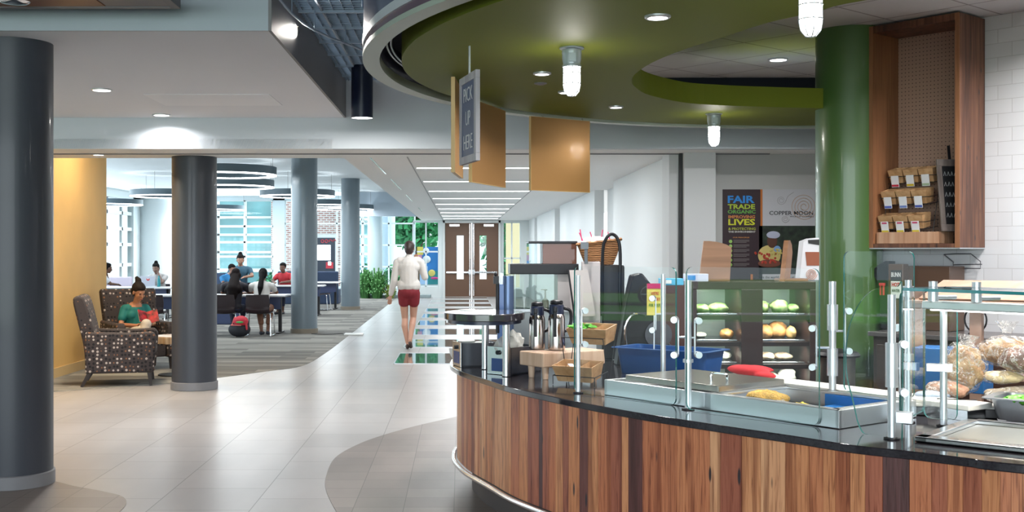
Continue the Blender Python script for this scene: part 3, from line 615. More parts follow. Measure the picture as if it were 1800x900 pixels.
mx3 = N.new('ShaderNodeMix'); mx3.data_type='RGBA'; mx3.inputs[6].default_value=(.02,.015,.02,1); L.new(kr.outputs[0],mx3.inputs[0]); L.new(mx2.outputs[2],mx3.inputs[7])
L.new(mx3.outputs[2], p.inputs['Base Color']); p.inputs['Roughness'].default_value = .42
bu = N.new('ShaderNodeBump'); bu.inputs['Strength'].default_value=.25; bu.inputs['Distance'].default_value=.003; L.new(n1.outputs[0],bu.inputs['Height']); L.new(bu.outputs[0],p.inputs['Normal'])
def resamp(pts, ds):
    out = [pts[0]]; acc = 0; i = 0; d_ = ds(); cur = pts[0]
    while i < len(pts)-1:
        seg = (pts[i+1]-cur).length
        if acc+seg >= d_:
            cur = cur + (pts[i+1]-cur)*((d_-acc)/seg); out.append(cur); acc = 0; d_ = ds()
        else: acc += seg; cur = pts[i+1]; i += 1
    return out
oc2 = [Vector((p_[0],p_[1],0)) for p_ in offs(oc, -.045)]
if (oc2[20]-oc[20]).length and (oc2[20].x < oc[20].x): oc2 = [Vector((p_[0],p_[1],0)) for p_ in offs(oc, .045)]
sgn = -.045 if oc2[20].x > oc[20].x and abs(offs(oc,-.045)[20][0]-oc2[20].x) < 1e-6 else .045
rnd = random.Random(5)
pl = resamp(oc2, lambda: rnd.choice([.035,.045,.055,.065,.08,.095,.11,.07,.06]))
b = B(); vals = []
pin = [Vector((q[0],q[1],0)) for q in offs(pl, sgn/abs(sgn)*.02)]
for i in range(len(pl)-1):
    e = .0006; a0 = pl[i].lerp(pl[i+1], .01); a1 = pl[i].lerp(pl[i+1], .99); j = rnd.uniform(0,.0025)
    n_ = (pin[i]-pl[i])*.5; a0 = a0+n_*j*20*.5; a1 = a1+n_*j*20*.5
    V = [b.bm.verts.new(q) for q in ((a0.x,a0.y,.205),(a1.x,a1.y,.205),(a1.x,a1.y,zt-.033),(a0.x,a0.y,zt-.033),(pin[i].x,pin[i].y,.205),(pin[i+1].x,pin[i+1].y,.205),(pin[i+1].x,pin[i+1].y,zt-.033),(pin[i].x,pin[i].y,zt-.033))]
    for q in ((0,1,2,3),(7,6,5,4),(0,4,5,1),(1,5,6,2),(2,6,7,3),(3,7,4,0)): b._f([V[k] for k in q])
    v_ = rnd.random(); vals += [v_]*6
po = finish('plank_front', b, M['planks'], C_, smooth=0)
at_ = po.data.attributes.new('plank', 'FLOAT', 'FACE'); at_.data.foreach_set('value', vals[:len(po.data.polygons)])
oc3 = [Vector((q[0],q[1],0)) for q in offs(oc, sgn*.55)]
b = B(); b.tube([Vector((q.x,q.y,.19)) for q in oc3], .016, 10); finish('foot_rail', b, mat('polished_rail', (.7,.68,.67), .25, 1), C_, smooth=60)
oc4 = [Vector((q[0],q[1],0)) for q in offs(oc, sgn*3.2)]
b = B(); b.strip(oc4, oc4, 0, .21); b.strip(oc2, oc4, .204, .204); finish('toe_kick', b, mat('dark_toe_kick', (.05,.04,.04), .5), C_, smooth=60)
# inner side of the counter
b = B(); i2 = [Vector((q.x,q.y,0)) for q in inn]; b.strip(i2, i2, 0, zt-.033); finish('inner_panel', b, mat('dark_laminate', (.05,.035,.03), .5), C_, smooth=60)
# ---------------------------------------------------------------- little oval stand table
M['tabl'] = mat('dark_table_laminate', (.03,.028,.035), .12, coat=.4)
cx, cy, zz = .141, 6.75, 1.163
t = thing('pickup_stand', 'small raised dark oval shelf on steel legs at the left end of the counter', 'shelf', (cx,cy,zt))
def oval(rx, ry, n=64): return [(cx+rx*math.cos(2*PI*i/n), cy+ry*math.sin(2*PI*i/n)) for i in range(n)]
finish('top', B().prism(oval(.238,.30), zz-.042, zz), M['tabl'], t, bevel=.004)
finish('under_ring', B().prism(oval(.218,.28), zz-.062, zz-.042), M['navyp'], t)
for x_, y_ in ((.150,6.96),(.262,6.56),(-.01,6.62)):
    if x_ < 0: continue
    l = finish('leg', B().cyl((x_,y_,zt+.002),(x_,y_,zz-.06), .022, n=24), M['steel'], t); finish('foot_ring', B().cyl((x_,y_,zt),(x_,y_,zt+.004), .025, n=24), M['black'], l)
b = B(); b.prism([(-.01+.05+.03*math.cos(k*PI/12)*1.6, 6.93+.05*math.sin(k*PI/12)) for k in range(24)], zz, zz+.004); one('paper_disc', b, M['pwhite'], 'thin white paper disc lying on the raised oval shelf', 'coaster')
# ---------------------------------------------------------------- condiment boxes
M['wet'] = mat('dark_steel_side', (.16,.17,.19), .25, .8)
M['lcd'] = mat('blue_box_label', (.03,.07,.22), .3)
def cbox(A, rz, wd, dp, hg, label):
    t = thing('condiment_box', label, 'condiment box', (A[0],A[1],zt+.001)); t.rotation_euler = (0,0,0)
    R = Matrix.Translation((A[0],A[1],zt+.001)) @ Matrix.Rotation(rz,4,'Z')
    def bx(b, p0, p1):
        vs_ = [b.bm.verts.new(R @ Vector((x,y,z))) for x in (p0[0],p1[0]) for y in (p0[1],p1[1]) for z in (p0[2],p1[2])]
        for q in ((0,1,3,2),(4,6,7,5),(0,4,5,1),(2,3,7,6),(0,2,6,4),(1,5,7,3)): b._f([vs_[i] for i in q])
        return b
    b = B(); e = .006
    bx(b,(0,0,0),(wd,dp,.01)); bx(b,(0,0,0),(e,dp,hg)); bx(b,(wd-e,0,0),(wd,dp,hg)); bx(b,(0,0,0),(wd,e,hg)); bx(b,(0,dp-e,0),(wd,dp,hg)); bx(b,(0,dp*.5-.003,0),(wd,dp*.5+.003,hg-.01))
    finish('box_body', b, M['wet'], t, smooth=0)
    finish('front_plate', bx(B(),(-.006,0,-0.0),(0,dp*1.0,hg+.004)), M['steel'], t, smooth=0, bevel=.002)
    finish('label_window', bx(B(),(-.009,dp*.2,.02),(-.006,dp*.8,.095)), M['lcd'], t, smooth=0)
    k_ = B(); k_.cyl(R@Vector((-.006,dp*.5,hg-.03)), R@Vector((-.02,dp*.5,hg-.03)), .013, n=14); finish('knob', k_, M['blackp'], t)
    return t, R
t1, R1 = cbox((.005,7.07), math.radians(18), .24, .17, .15, 'steel condiment box with cup lids inside, at the very end of the counter')
t2, R2 = cbox((.290,6.60), math.radians(50), .30, .17, .16, 'steel condiment box between the raised shelf legs and the butcher block')
b = B()
for k in range(7):
    z0 = zt+.075+.013*k; b.lathe(R1@Vector((.06,.085,0)) + Vector((0,0,z0-zt)), [(.052,0),(.054,.006),(.048,.010)], 24)
one('lid_stack', b, M['pwhite'], 'stack of white paper cup lids in the end condiment box, nearest the front plate', 'lids')
b = B()
for k in range(6):
    z0 = zt+.075+.013*k; b.lathe(R1@Vector((.165,.085,0)) + Vector((0,0,z0-zt)), [(.045,0),(.047,.006),(.041,.010)], 24)
one('lid_stack', b, M['pwhite'], 'shorter stack of white cup lids, behind the first stack', 'lids')
def crumple(b, c, r, seed, amp=.25, nu=22, nv=14):
    rr = random.Random(seed); ph = [rr.uniform(0,6.3) for _ in range(8)]; fr = [rr.randint(2,6) for _ in range(8)]
    def f(v):
        u = v.normalized(); a_ = math.atan2(u.y,u.x); q = sum(math.sin(fr[k]*a_*1.0+ph[k]+u.z*(3+k)) for k in range(6))/6
        q += .5*math.sin(9*u.x+ph[6])*math.sin(8*u.z+ph[7])
        return v*(1+amp*q)
    return b.ell(c, r, nu=nu, nv=nv, f=f)
M['bag'] = glassmat('clear_plastic_bag', (.98,.98,.98), 1.0, .08, base=((.8,.78,.74), .05), wrinkle_glint=.02, ior=1.6)
M['bagw'] = glassmat('cloudy_plastic_bag', (.95,.95,.95), 1.0, .2, base=((.8,.78,.72), .5))
one('plastic_sachet_bag', crumple(B(), R2@Vector((.06,.08,.155)), (.07,.06,.07), 3, .2), M['bagw'], 'clear bag of cream sachets on the steel box behind the shelf leg', 'plastic bag')
one('napkin_bundle', crumple(B(), R2@Vector((.17,.10,.16)), (.055,.05,.085), 5, .28), mat('napkin_paper', (.72,.70,.64), .8), 'crumpled white napkins standing behind the right leg of the raised shelf', 'napkins')
one('white_bowl', B().lathe((-.01,7.33,zt+.001), [(.03,0),(.032,.01),(.06,.06),(.068,.10),(.065,.10),(.055,.055),(.028,.015)], 32), M['pwhite'], 'white bowl at the outermost tip of the counter', 'bowl')
# ---------------------------------------------------------------- butcher block with airpots
M['butcher'] = woodmat('butcher_block_wood', [(.3,(.45,.27,.17)),(.5,(.62,.42,.29)),(.7,(.72,.55,.42))], axis=2, fine=25, coarse=14, rough=.45)
t = thing('butcher_block_stand', 'thick wooden butcher block stand with round legs carrying the airpots', 'stand', (.55,6.55,zt))
A = Vector((.336,6.53,0)); ux = Vector((.124,-.19,0)).normalized(); uy = Vector((-ux.y, ux.x, 0))
def fp(u,v,z): return A+ux*u+uy*v+Vector((0,0,z))
b = B(); b.prism([fp(0,0,0).xy, fp(.225,0,0).xy, fp(.225,.45,0).xy, fp(0,.45,0).xy], .872, .952); finish('block', b, M['butcher'], t, smooth=0, bevel=.006)
for u,v in ((.05,.05),(.18,.05),(.05,.4),(.18,.4)): finish('leg', B().cyl(fp(u,v,zt+.001), fp(u,v,.873), .016, .021, n=16), M['butcher'], t)
def airpot(c, s, label):
    t = thing('airpot', label, 'coffee airpot', c); c = Vector(c); q = s
    finish('steel_body', B().lathe(c, [(.040*q,0),(.046*q,.004),(.047*q,.015),(.0465*q,.17*q),(.043*q,.19*q),(.034*q,.205*q)], 40), mat('airpot_steel', (.55,.50,.48), .16, 1), t, smooth=50)
    finish('collar', B().lathe(c, [(.040*q,.198*q),(.040*q,.245*q),(.038*q,.25*q)], 32), M['navyp'], t)
    finish('pump_lid', B().lathe(c+Vector((0,0,.252*q)), [(.033*q,0),(.036*q,.006),(.034*q,.018*q),(.02*q,.024*q)], 32), M['blackp'], t)
    b = B(); b.box(c+Vector((-.012*q,-.0455*q,.15*q)), (.018*q,.014,.15*q), rx=.0); b.box(c+Vector((-.012*q,-.05*q,.225*q)), (.02*q,.03*q,.03*q)); finish('spout_strap', b, M['blackp'], t, bevel=.004)
    b = B(); b.tube(spl([c+Vector((.040*q,.0,.23*q)), c+Vector((.075*q,.005,.215*q)), c+Vector((.08*q,.01,.16*q)), c+Vector((.066*q,.01,.115*q)), c+Vector((.046*q,.0,.105*q))], 5), .009*q, 8); finish('handle', b, M['blackp'], t)
    return t
airpot((.444,6.62,.953), 1.0, 'steel airpot with black pump top, the left and smaller one')
airpot((.552,6.56,.953), 1.05, 'steel airpot with black handle, the right one beside the crate')
# ---------------------------------------------------------------- wire crate stand
M['crate'] = woodmat('bamboo_crate_wood', [(.3,(.33,.17,.07)),(.5,(.50,.29,.14)),(.75,(.62,.40,.22))], axis=0, fine=30, coarse=20, rough=.5)
def crate(parent, R, w_, d_, h_, div=2, name='crate'):
    b = B()
    def face(p): b._f([b.bm.verts.new(R@Vector(q)) for q in p])
    s_ = .80; th = .006
    def wall(x0,x1,y0,y1, X0,X1,Y0,Y1):
        pass
    o_ = [(0,0,h_),(w_,0,h_),(w_,d_,h_),(0,d_,h_)]; i0 = [(w_*.08,d_*.15,0),(w_*.92,d_*.15,0),(w_*.92,d_*.9,0),(w_*.08,d_*.9,0)]
    oi = [(th,th,h_),(w_-th,th,h_),(w_-th,d_-th,h_),(th,d_-th,h_)]; ii = [(w_*.08+th,d_*.15+th,th),(w_*.92-th,d_*.15+th,th),(w_*.92-th,d_*.9-th,th),(w_*.08+th,d_*.9-th,th)]
    Vo = [[b.bm.verts.new(R@Vector(q)) for q in l_] for l_ in (i0,o_,oi,ii)]
    for k in range(3): b.bridge(Vo[k], Vo[k+1])
    b._f(Vo[0]); b._f(Vo[3])
    for k in range(1, div+1):
        x = w_*k/(div+1); face([(x,d_*.1,th),(x,d_*.93,th),(x,d_-th,h_*.96),(x,th,h_*.96)])
    return finish(name, b, M['crate'], parent, smooth=0)
t = thing('crate_stand', 'two tier black wire stand with wooden crates on the counter by the glass', 'crate stand', (.62,6.1,zt))
th0 = math.radians(-33)
for k, (x_,y_,z_) in enumerate(((.50,6.17,zt+.015),(.585,6.26,1.01))):
    R = Matrix.Translation((x_,y_,z_)) @ Matrix.Rotation(th0,4,'Z') @ Matrix.Rotation(math.radians(10),4,'X')
    crate(t, R, .24, .15, .09, 2)
Rb = Matrix.Translation((.50,6.17,zt)) @ Matrix.Rotation(th0,4,'Z')
b = B()
for u in (.0,.25):
    b.tube([Rb@Vector((u,.0,.003)),Rb@Vector((u,.0,.05)),Rb@Vector((u,.16,.07)),Rb@Vector((u,.16,.003))], .0025, 6)
    b.tube([Rb@Vector((u,.16,.003)),Rb@Vector((u,.10,.25)),Rb@Vector((u,.26,.27)),Rb@Vector((u,.18,.003))], .0025, 6)
for v,z in ((0,.05),(.1,.25),(.26,.27),(.16,.07)): b.tube([Rb@Vector((0,v,z)),Rb@Vector((.25,v,z))], .0025, 6)
finish('wire_frame', b, M['black'], t)
M['leaf'] = mat('lettuce_green', (.10,.42,.03), .5, var=.4, vscale=40)
def greens(c, r, n, seed, s=.03, m=None):
    b = B(); rr = random.Random(seed)
    for k in range(n):
        a_, q = rr.uniform(0,2*PI), rr.uniform(0,1)**.5; p_ = Vector(c)+Vector((math.cos(a_)*q*r[0], math.sin(a_)*q*r[1], rr.uniform(0,r[2])*(1-q*.6)))
        crumple(b, p_, (s*rr.uniform(.7,1.2), s*rr.uniform(.7,1.2), s*.35), seed+k, .5, 9, 6)
    return b
one('lettuce_garnish', greens((.66,6.22,1.10), (.07,.04,.03), 22, 4, .022), M['leaf'], 'bright green leafy lettuce in the upper wooden crate', 'lettuce', smooth=60)
for k, (x_,y_) in enumerate(((.60,6.15),(.64,6.12))):
    one('sugar_packet', B().box((x_,y_,zt+.10), (.03,.045,.01), rz=.4+k, rx=.4), M['pwhite'], ('white packet in the lower wooden crate, left one','white packet in the lower wooden crate, right one')[k], 'packet')
# ---------------------------------------------------------------- steel drop-in units
def LF(O, ang):
    c_, s_ = math.cos(math.radians(ang)), math.sin(math.radians(ang)); return Matrix(((c_,-s_,0,O[0]),(s_,c_,0,O[1]),(0,0,1,O[2]),(0,0,0,1)))
def rbox(b, R, p0, p1):
    vs_ = [b.bm.verts.new(R @ Vector((x,y,z))) for x in (p0[0],p1[0]) for y in (p0[1],p1[1]) for z in (p0[2],p1[2])]
    for q in ((0,1,3,2),(4,6,7,5),(0,4,5,1),(2,3,7,6),(0,2,6,4),(1,5,7,3)): b._f([vs_[i] for i in q])
    return b
R = LF((.721,5.72,zt+.001), -53.8)
U = thing('steel_food_well', 'long raised stainless steel food well unit behind the first two glass guards', 'food well', (1.1,5.3,zt+.001))
b = B(); h_ = .077
rbox(b,R,(0,0,0),(1.375,.02,h_)); rbox(b,R,(0,.53,0),(1.375,.55,h_)); rbox(b,R,(0,0,0),(.02,.55,h_)); rbox(b,R,(1.355,0,0),(1.375,.55,h_)); rbox(b,R,(.66,0,0),(.70,.55,h_)); rbox(b,R,(.02,.02,0),(.66,.53,.05))
rbox(b,R,(.70,.02,h_-.012),(1.355,.05,h_)); rbox(b,R,(.70,.50,h_-.012),(1.355,.53,h_)); rbox(b,R,(.70,.02,h_-.012),(.73,.53,h_)); rbox(b,R,(1.32,.02,h_-.012),(1.355,.53,h_))
finish('steel_housing', b, mat('bright_steel', (.80,.82,.84), .33, 1), U, smooth=0, bevel=.003)
M['blue_refl_carton'] = mat('blue_reflection_carton', (.03,.16,.42), .25)
b = B(); rbox(b,R,(.73,.05,.002),(1.32,.50,.004)); finish('well_floor', b, mat('well_steel', (.3,.3,.34), .3, .9), U, smooth=0)
b = B(); rbox(b,R,(.95,.490,.004),(1.32,.5,.064)); rbox(b,R,(1.0,.10,.004),(1.31,.49,.02)); finish('blue_reflection', b, M['blue_refl_carton'], U, smooth=0)  # blue slabs paint a reflection inside the steel well
b = B(); rbox(b,R,(.10,.05,h_),(.70,.52,h_+.03)); Lc = finish('well_cover', b, mat('worn_steel', (.42,.40,.36), .3, 1, bump=.1), U, smooth=0, bevel=.004)
b = B(); b.tube(spl([R@Vector((.56,.16,h_+.03)), R@Vector((.56,.16,h_+.062)), R@Vector((.575,.17,h_+.07)), R@Vector((.64,.17,h_+.07)), R@Vector((.655,.16,h_+.062)), R@Vector((.655,.16,h_+.03))],4), .006, 8); finish('handle', b, M['chrome'], Lc)
one('food_heap', crumple(B(), R@Vector((.83,.22,.045)), (.10,.055,.045), 8, .2), mat('cooked_grain_gold', (.62,.36,.07), .6, bump=1, bscale=120, var=.3, vscale=40), 'heap of golden cooked grains in the open steel well', 'food')
one('food_heap', crumple(B(), R@Vector((.955,.17,.03)), (.045,.04,.03), 9, .2), mat('cooked_rice', (.66,.55,.45), .6, bump=1, bscale=150), 'small pale rice heap between the golden and yellow food', 'food')
one('food_heap', crumple(B(), R@Vector((1.06,.16,.03)), (.06,.045,.03), 10, .25), mat('scrambled_yellow', (.75,.58,.06), .6, bump=1, bscale=90, var=.25, vscale=60), 'small yellow food heap, right one in the open steel well', 'food')
# cutting board strip and red mitt
M['board'] = mat('white_cutting_board', (.74,.73,.68), .45)
bd = Vector((2.06,4.93,0))-Vector((1.36,6.02,0)); an = math.degrees(math.atan2(bd.y, bd.x)); R3 = LF((1.36,6.02,zt+.001), an)
one('cutting_board', rbox(B(),R3,(0,0,.045),(1.45,.17,.07)), M['board'], 'long narrow white cutting board behind the steel well', 'cutting board', smooth=0, bevel=.004)
one('board_rail', rbox(B(),R3,(.02,.02,0),(1.43,.15,.044)), M['steel'], 'steel rail carrying the narrow white cutting board', 'rail', smooth=0)
b = B(); cM = R3@Vector((.16,.09,.095))
b.ell(R3@Vector((.13,.09,.098)), (.14,.065,.028), rot=(0,0,math.radians(an))); b.ell(R3@Vector((.26,.07,.085)), (.075,.045,.018), rot=(0,0,math.radians(an-6))); b.ell(R3@Vector((.19,.125,.112)), (.075,.022,.013), rot=(0,.1,math.radians(an+12)))
o = one('oven_mitt', b, mat('red_quilted_cloth', (.50,.012,.018), .85, bump=.3, bscale=40), 'red oven mitt lying on the white cutting board', 'oven mitt')
md = o.modifiers.new('r','REMESH'); md.mode='VOXEL'; md.voxel_size=.006; md.use_smooth_shade=True; md = o.modifiers.new('s','SMOOTH'); md.iterations=5
# right: big sunken pan and rim
R4 = LF((1.713,4.30,zt+.001), -41)
P_ = thing('steel_drop_in_pan', 'wide shallow stainless steel pan set into the counter at the lower right', 'steel pan', (2.2,4.3,zt+.001))
b = B()
for p0,p1 in (((0,0,0),(1.1,.07,.022)),((0,.60,0),(1.1,.64,.022)),((0,0,0),(.05,.64,.022)),((1.05,0,0),(1.1,.64,.022)),((.55,.07,.0),(.585,.6,.02))): rbox(b,R4,p0,p1)
finish('rim', b, M['steel'], P_, smooth=0, bevel=.006)
b = B()
for x0,x1 in ((.05,.55),(.585,1.05)):
    rbox(b,R4,(x0,.07,.001),(x1,.60,.003))
    for q in range(2): pass
finish('basin', b, mat('dull_steel', (.40,.41,.38), .3, .9), P_, smooth=0)
# deep pan with greens
t = thing('deep_steel_pan', 'deep steel pan holding green leaves at the right edge', 'steel pan', (2.33,4.76,zt+.03))
Rp = LF((2.215,4.80,zt+.012), -41)
def panmesh(Rq, w_, d_, h_, th=.006, rim=.02, ins=.03):
    b = B(); rings = []
    def rr_(x0,y0,x1,y1,z,r_=.035):
        pts = []
        for cx_,cy_,a0 in ((x1-r_,y1-r_,0),(x0+r_,y1-r_,90),(x0+r_,y0+r_,180),(x1-r_,y0+r_,270)):
            for k in range(5): a_ = math.radians(a0+k*22.5); pts.append(Rq@Vector((cx_+r_*math.cos(a_), cy_+r_*math.sin(a_), z)))
        return [b.bm.verts.new(p_) for p_ in pts]
    for a in ((ins,ins,w_-ins,d_-ins,0),(ins*.4,ins*.4,w_-ins*.4,d_-ins*.4,h_*.9),(ins*.4,ins*.4,w_-ins*.4,d_-ins*.4,h_),(-rim,-rim,w_+rim,d_+rim,h_),(-rim,-rim,w_+rim,d_+rim,h_+.004),(ins*.4+th,ins*.4+th,w_-ins*.4-th,d_-ins*.4-th,h_+.004),(ins+th,ins+th,w_-ins-th,d_-ins-th,th)): rings.append(rr_(*a))
    for i in range(len(rings)-1): b.bridge(rings[i], rings[i+1])
    b._f(rings[0]); b._f(rings[-1]); return b
finish('pan_shell', panmesh(Rp, .32,.26,.09), mat('grey_pan_steel', (.33,.35,.38), .35, .9), t, smooth=40)
one('pan_greens', greens(Rp@Vector((.17,.13,.07)), (.13,.10,.035), 40, 11, .03), M['leaf'], 'fresh green leaves piled in the deep steel pan', 'leaves', smooth=60)
R5 = LF((1.93,5.02,zt+.001), -20)
one('cutting_board', rbox(B(),R5,(0,0,.04),(.42,.14,.052)), M['board'], 'small white cutting board left of the green leaves', 'cutting board', smooth=0, bevel=.003)
one('drawer_box', rbox(B(),R5,(.02,.01,0),(.40,.13,.039)), mat('black_drawer', (.02,.018,.02), .4), 'low black box beneath the small white board', 'box', smooth=0, bevel=.003)
b = B(); b.box(R5@Vector((.24,.07,.062)), (.17,.05,.016), rz=math.radians(-20)); one('black_tray', b, M['blackp'], 'small black tray lying on the small white board', 'tray', bevel=.005)
# ---------------------------------------------------------------- glass guards and posts
def guard(P0, P1, z0, z1, label, r=.03, th=.010, group=None, outline=None, name='glass_guard'):
    P0, P1 = Vector((P0[0],P0[1],0)), Vector((P1[0],P1[1],0)); d = (P1-P0); L_ = d.length; d.normalize(); n_ = Vector((-d.y,d.x,0))
    pts = outline
    if pts is None:
        pts = []
        for cx_,cz_,a0 in ((L_-r,z1-r,0),(r,z1-r,90),(r,z0+r,180),(L_-r,z0+r,270)):
            for k in range(5): a_ = math.radians(a0+22.5*k); pts.append((cx_+r*math.cos(a_), cz_+r*math.sin(a_)))
    b = B(); F_ = [b.bm.verts.new(P0+d*u+n_*(-th/2)+Vector((0,0,z))) for u,z in pts]; K_ = [b.bm.verts.new(P0+d*u+n_*(th/2)+Vector((0,0,z))) for u,z in pts]
    b.m = 0; b._f(F_); b._f(list(reversed(K_))); b.m = 1; b.bridge(F_, K_)
    return one(name, b, [M['glass'], M['gedge']], label, 'glass guard', smooth=0)
guard((.583,5.83),(1.005,5.31), .803, 1.447, 'left clear glass sneeze guard beside the wooden crates')
guard((1.025,5.17),(1.475,4.68), .805, 1.451, 'middle clear glass sneeze guard in front of the bakery case and red mitt')
guard((1.775,5.27),(1.98,4.97), .875, 1.522, 'clear glass guard in front of the green column')
# curved end panel
o_ = [(0,.85),(.02,.81),(.05,.80),(.17,.80),(.19,.83),(.19,1.36),(.17,1.385),(.09,1.378),(.04,1.35),(.0,1.30),(-.035,1.22),(-.05,1.12),(-.045,1.02),(-.02,.93)]
o_ = [(p_.x, p_.y) for p_ in spl([Vector((a,c_,0)) for a,c_ in o_]+[Vector((0,.85,0))], 4)][:-1]
guard((1.575,4.52),(1.70,4.37), 0, 0, 'clear glass end panel with a curved left edge at the right of the counter', outline=o_)
guard((1.70,4.40),(1.93,4.74), .86, 1.36, 'narrow clear glass side pane between the right steel posts')
guard((1.93,4.74),(2.02,4.63), .83, 1.30, 'small clear glass pane beside the far right post')
def gpost(x, y, z0, z1, label, sleeves=(), arms=(), r=.0155, fl=True, face=None):
    t = thing('guard_post', label, 'post', (x,y,z0)); c = Vector((x,y,0)); fdir = Vector((-x,-y,0)).normalized()
    finish('pole', B().cyl(c+Vector((0,0,z0)), c+Vector((0,0,z1)), r, n=24), M['satin'], t)
    if fl: finish('floor_flange', B().lathe((x,y,z0), [(r+.014,0),(r+.014,.004),(r+.004,.007)], 24), M['blackp'], t)
    for a,b_ in sleeves: finish('sleeve', B().cyl(c+Vector((0,0,a)), c+Vector((0,0,b_)), r+.008, n=28), M['satin'], t)
    for (dx, zlo, zhi) in arms:
        e = Vector((1,0,0))*dx
        b = B(); b.box(c+e+Vector((0,0,(zlo+zhi)/2)), (.007,.012,zhi-zlo)); b.cyl(c+Vector((0,0,(zlo+zhi)/2)), c+e+Vector((0,0,(zlo+zhi)/2)), .006, n=10); a_ = finish('clamp_bar', b, M['satin'], t, bevel=.002)
        for z_ in (zlo, zhi): finish('clamp_knob', B().cyl(c+e+fdir*.022+Vector((-.02 if dx<0 else .02,0,z_)), c+e-fdir*.012+Vector((-.012 if dx<0 else .012,0,z_)), .0155, n=20), M['satin'], a_)
    return t
gpost(.597,5.79, zt+.001, 1.40, 'left steel post holding the left glass guard', arms=((.018,1.05,1.22),), r=.012)
gpost(1.037,5.19, zt+.001, 1.39, 'steel post between the left and middle glass guards', arms=((-.045,1.05,1.21),(.03,1.05,1.205)), sleeves=((1.015,1.03),))
gpost(1.085,6.1, zt+.001, 1.40, 'rear steel post seen through the left glass guard', arms=((-.04,1.1,1.27),), r=.014)
gpost(1.725,5.28, .872, 1.382, 'stout steel post with two sleeves before the green column', sleeves=((1.155,1.275),(.945,1.07)), arms=((-.075,.985,1.165),(.058,1.06,1.245)), r=.0165)
gpost(1.655,4.37, zt+.001, 1.355, 'steel post with a long sleeve beside the curved glass end panel', sleeves=((1.0,1.17),), arms=((.03,.98,1.165),))
gpost(1.888,4.80, zt+.001, 1.40, 'steel post under the left end of the glass shelf', sleeves=((1.33,1.375),(1.06,1.09)), arms=((-.03,1.06,1.2),), r=.014)
gpost(1.99,4.69, zt+.001, 1.30, 'rightmost steel post below the white heat lamp bar', r=.0145)
b = B(); b.box((1.96,4.66,1.045),(.10,.03,.032), rz=-.4); one('pane_clamp', b, M['satin'], 'square steel clamp gripping the glass at the rightmost post', 'clamp', bevel=.002)
b = B(); b.box((1.70,4.36,.885),(.06,.03,.045), rz=-.5); one('pane_clamp', b, M['satin'], 'square steel clamp at the foot of the sleeved post', 'clamp', bevel=.002)
# glass shelf, its brackets, and heat lamp bar
A = Vector((1.745,4.55,0)); dS = Vector((.255,-.5,0)).normalized(); nS = Vector((-dS.y,dS.x,0))
pts = [A+dS*u+nS*v for u,v in ((.03,0),(1.4,0),(1.4,.34),(.03,.34),(0,.31),(0,.03))]
b = B(); V0 = [b.bm.verts.new((q.x,q.y,1.365)) for q in pts]; V1 = [b.bm.verts.new((q.x,q.y,1.377)) for q in pts]; b._f(list(reversed(V0))); b._f(V1); b.m = 1; b.bridge(V0,V1)
one('glass_shelf', b, [M['glass'], mat('teal_glass_edge', (.01,.22,.25), .1, spec=1)], 'horizontal glass shelf with a teal edge at the upper right of the counter', 'glass shelf', smooth=0)
for k, (u,v,lb) in enumerate(((.03,.17,'left'),(.17,.25,'right'))):
    q = A+dS*u+nS*v; b = B(); b.cyl((q.x,q.y,1.378),(q.x,q.y,1.40),.017,n=20); b.cyl((q.x,q.y,1.32),(q.x,q.y,1.364),.02,n=20); b.tube([(q.x,q.y,1.335),(q.x+.1,q.y+.02,1.335)],.009,10)
    one('shelf_standoff', b, M['satin'], lb+' steel standoff gripping the glass shelf', 'shelf bracket')
hb = thing('heat_lamp_bar', 'long white heat lamp bar hanging below the glass shelf', 'heat lamp', (2.2,4.3,1.27))
A2 = Vector((1.895,4.68,0)); R6 = LF((A2.x,A2.y,0), math.degrees(math.atan2(-.60,.44)))
finish('steel_housing', rbox(B(),R6,(0,0,1.285),(1.2,.09,1.318)), mat('pale_steel', (.70,.74,.74), .3, .5), hb, smooth=0, bevel=.005)
finish('glow_strip', rbox(B(),R6,(.03,.015,1.279),(1.17,.075,1.285)), M['lampc'], hb, smooth=0)
a = area('heat_beam', (2.2,4.35,1.275), .08, 5, (0,0,0), (1,.9,.75), sy=.9); a.parent = hb; a.location = (0,0,.0)
# ================================================================ BEHIND THE COUNTER
# added blue tub, its colour stands in for a blue reflection
t = thing('reflection_tub', 'made-up blue tub in place of a blue reflection behind the left glass guard', 'tub', (1.0,6.55,zt+.001))
Rt = LF((.90,6.75,zt+.001), -38); finish('tub_shell', panmesh(Rt, .60,.30,.15,rim=.015,ins=.03), mat('deep_blue_reflection', (.012,.07,.24), .3), t, smooth=40)

# base cabinets
M['brownlam'] = mat('dark_brown_laminate', (.035,.018,.014), .4)
b = B(); b.b2((1.35,7.28,0),(2.62,8.0,.60)); one('base_cabinet', b, M['brownlam'], 'low dark cabinet under the bakery case', 'cabinet', smooth=0)
t = thing('back_counter', 'dark brown back counter along the white tiled wall', 'counter', WL(2.2,.32,0))
Rw = LF(W0, -50)
finish('cabinet_front', rbox(B(),Rw,(.30,-.62,0),(4.4,-.02,.915)), M['brownlam'], t, smooth=0)
finish('worktop', rbox(B(),Rw,(.27,-.65,.917),(4.42,-.01,.95)), mat('grey_worktop', (.10,.09,.09), .25), t, smooth=0, bevel=.004)
b = B()
for k in range(6): rbox(b,Rw,(.33+.67*k,-.632,.12),(.95+.67*k,-.62,.86))
finish('door_panels', b, mat('brown_door_front', (.05,.027,.02), .35), t, smooth=0, bevel=.003)
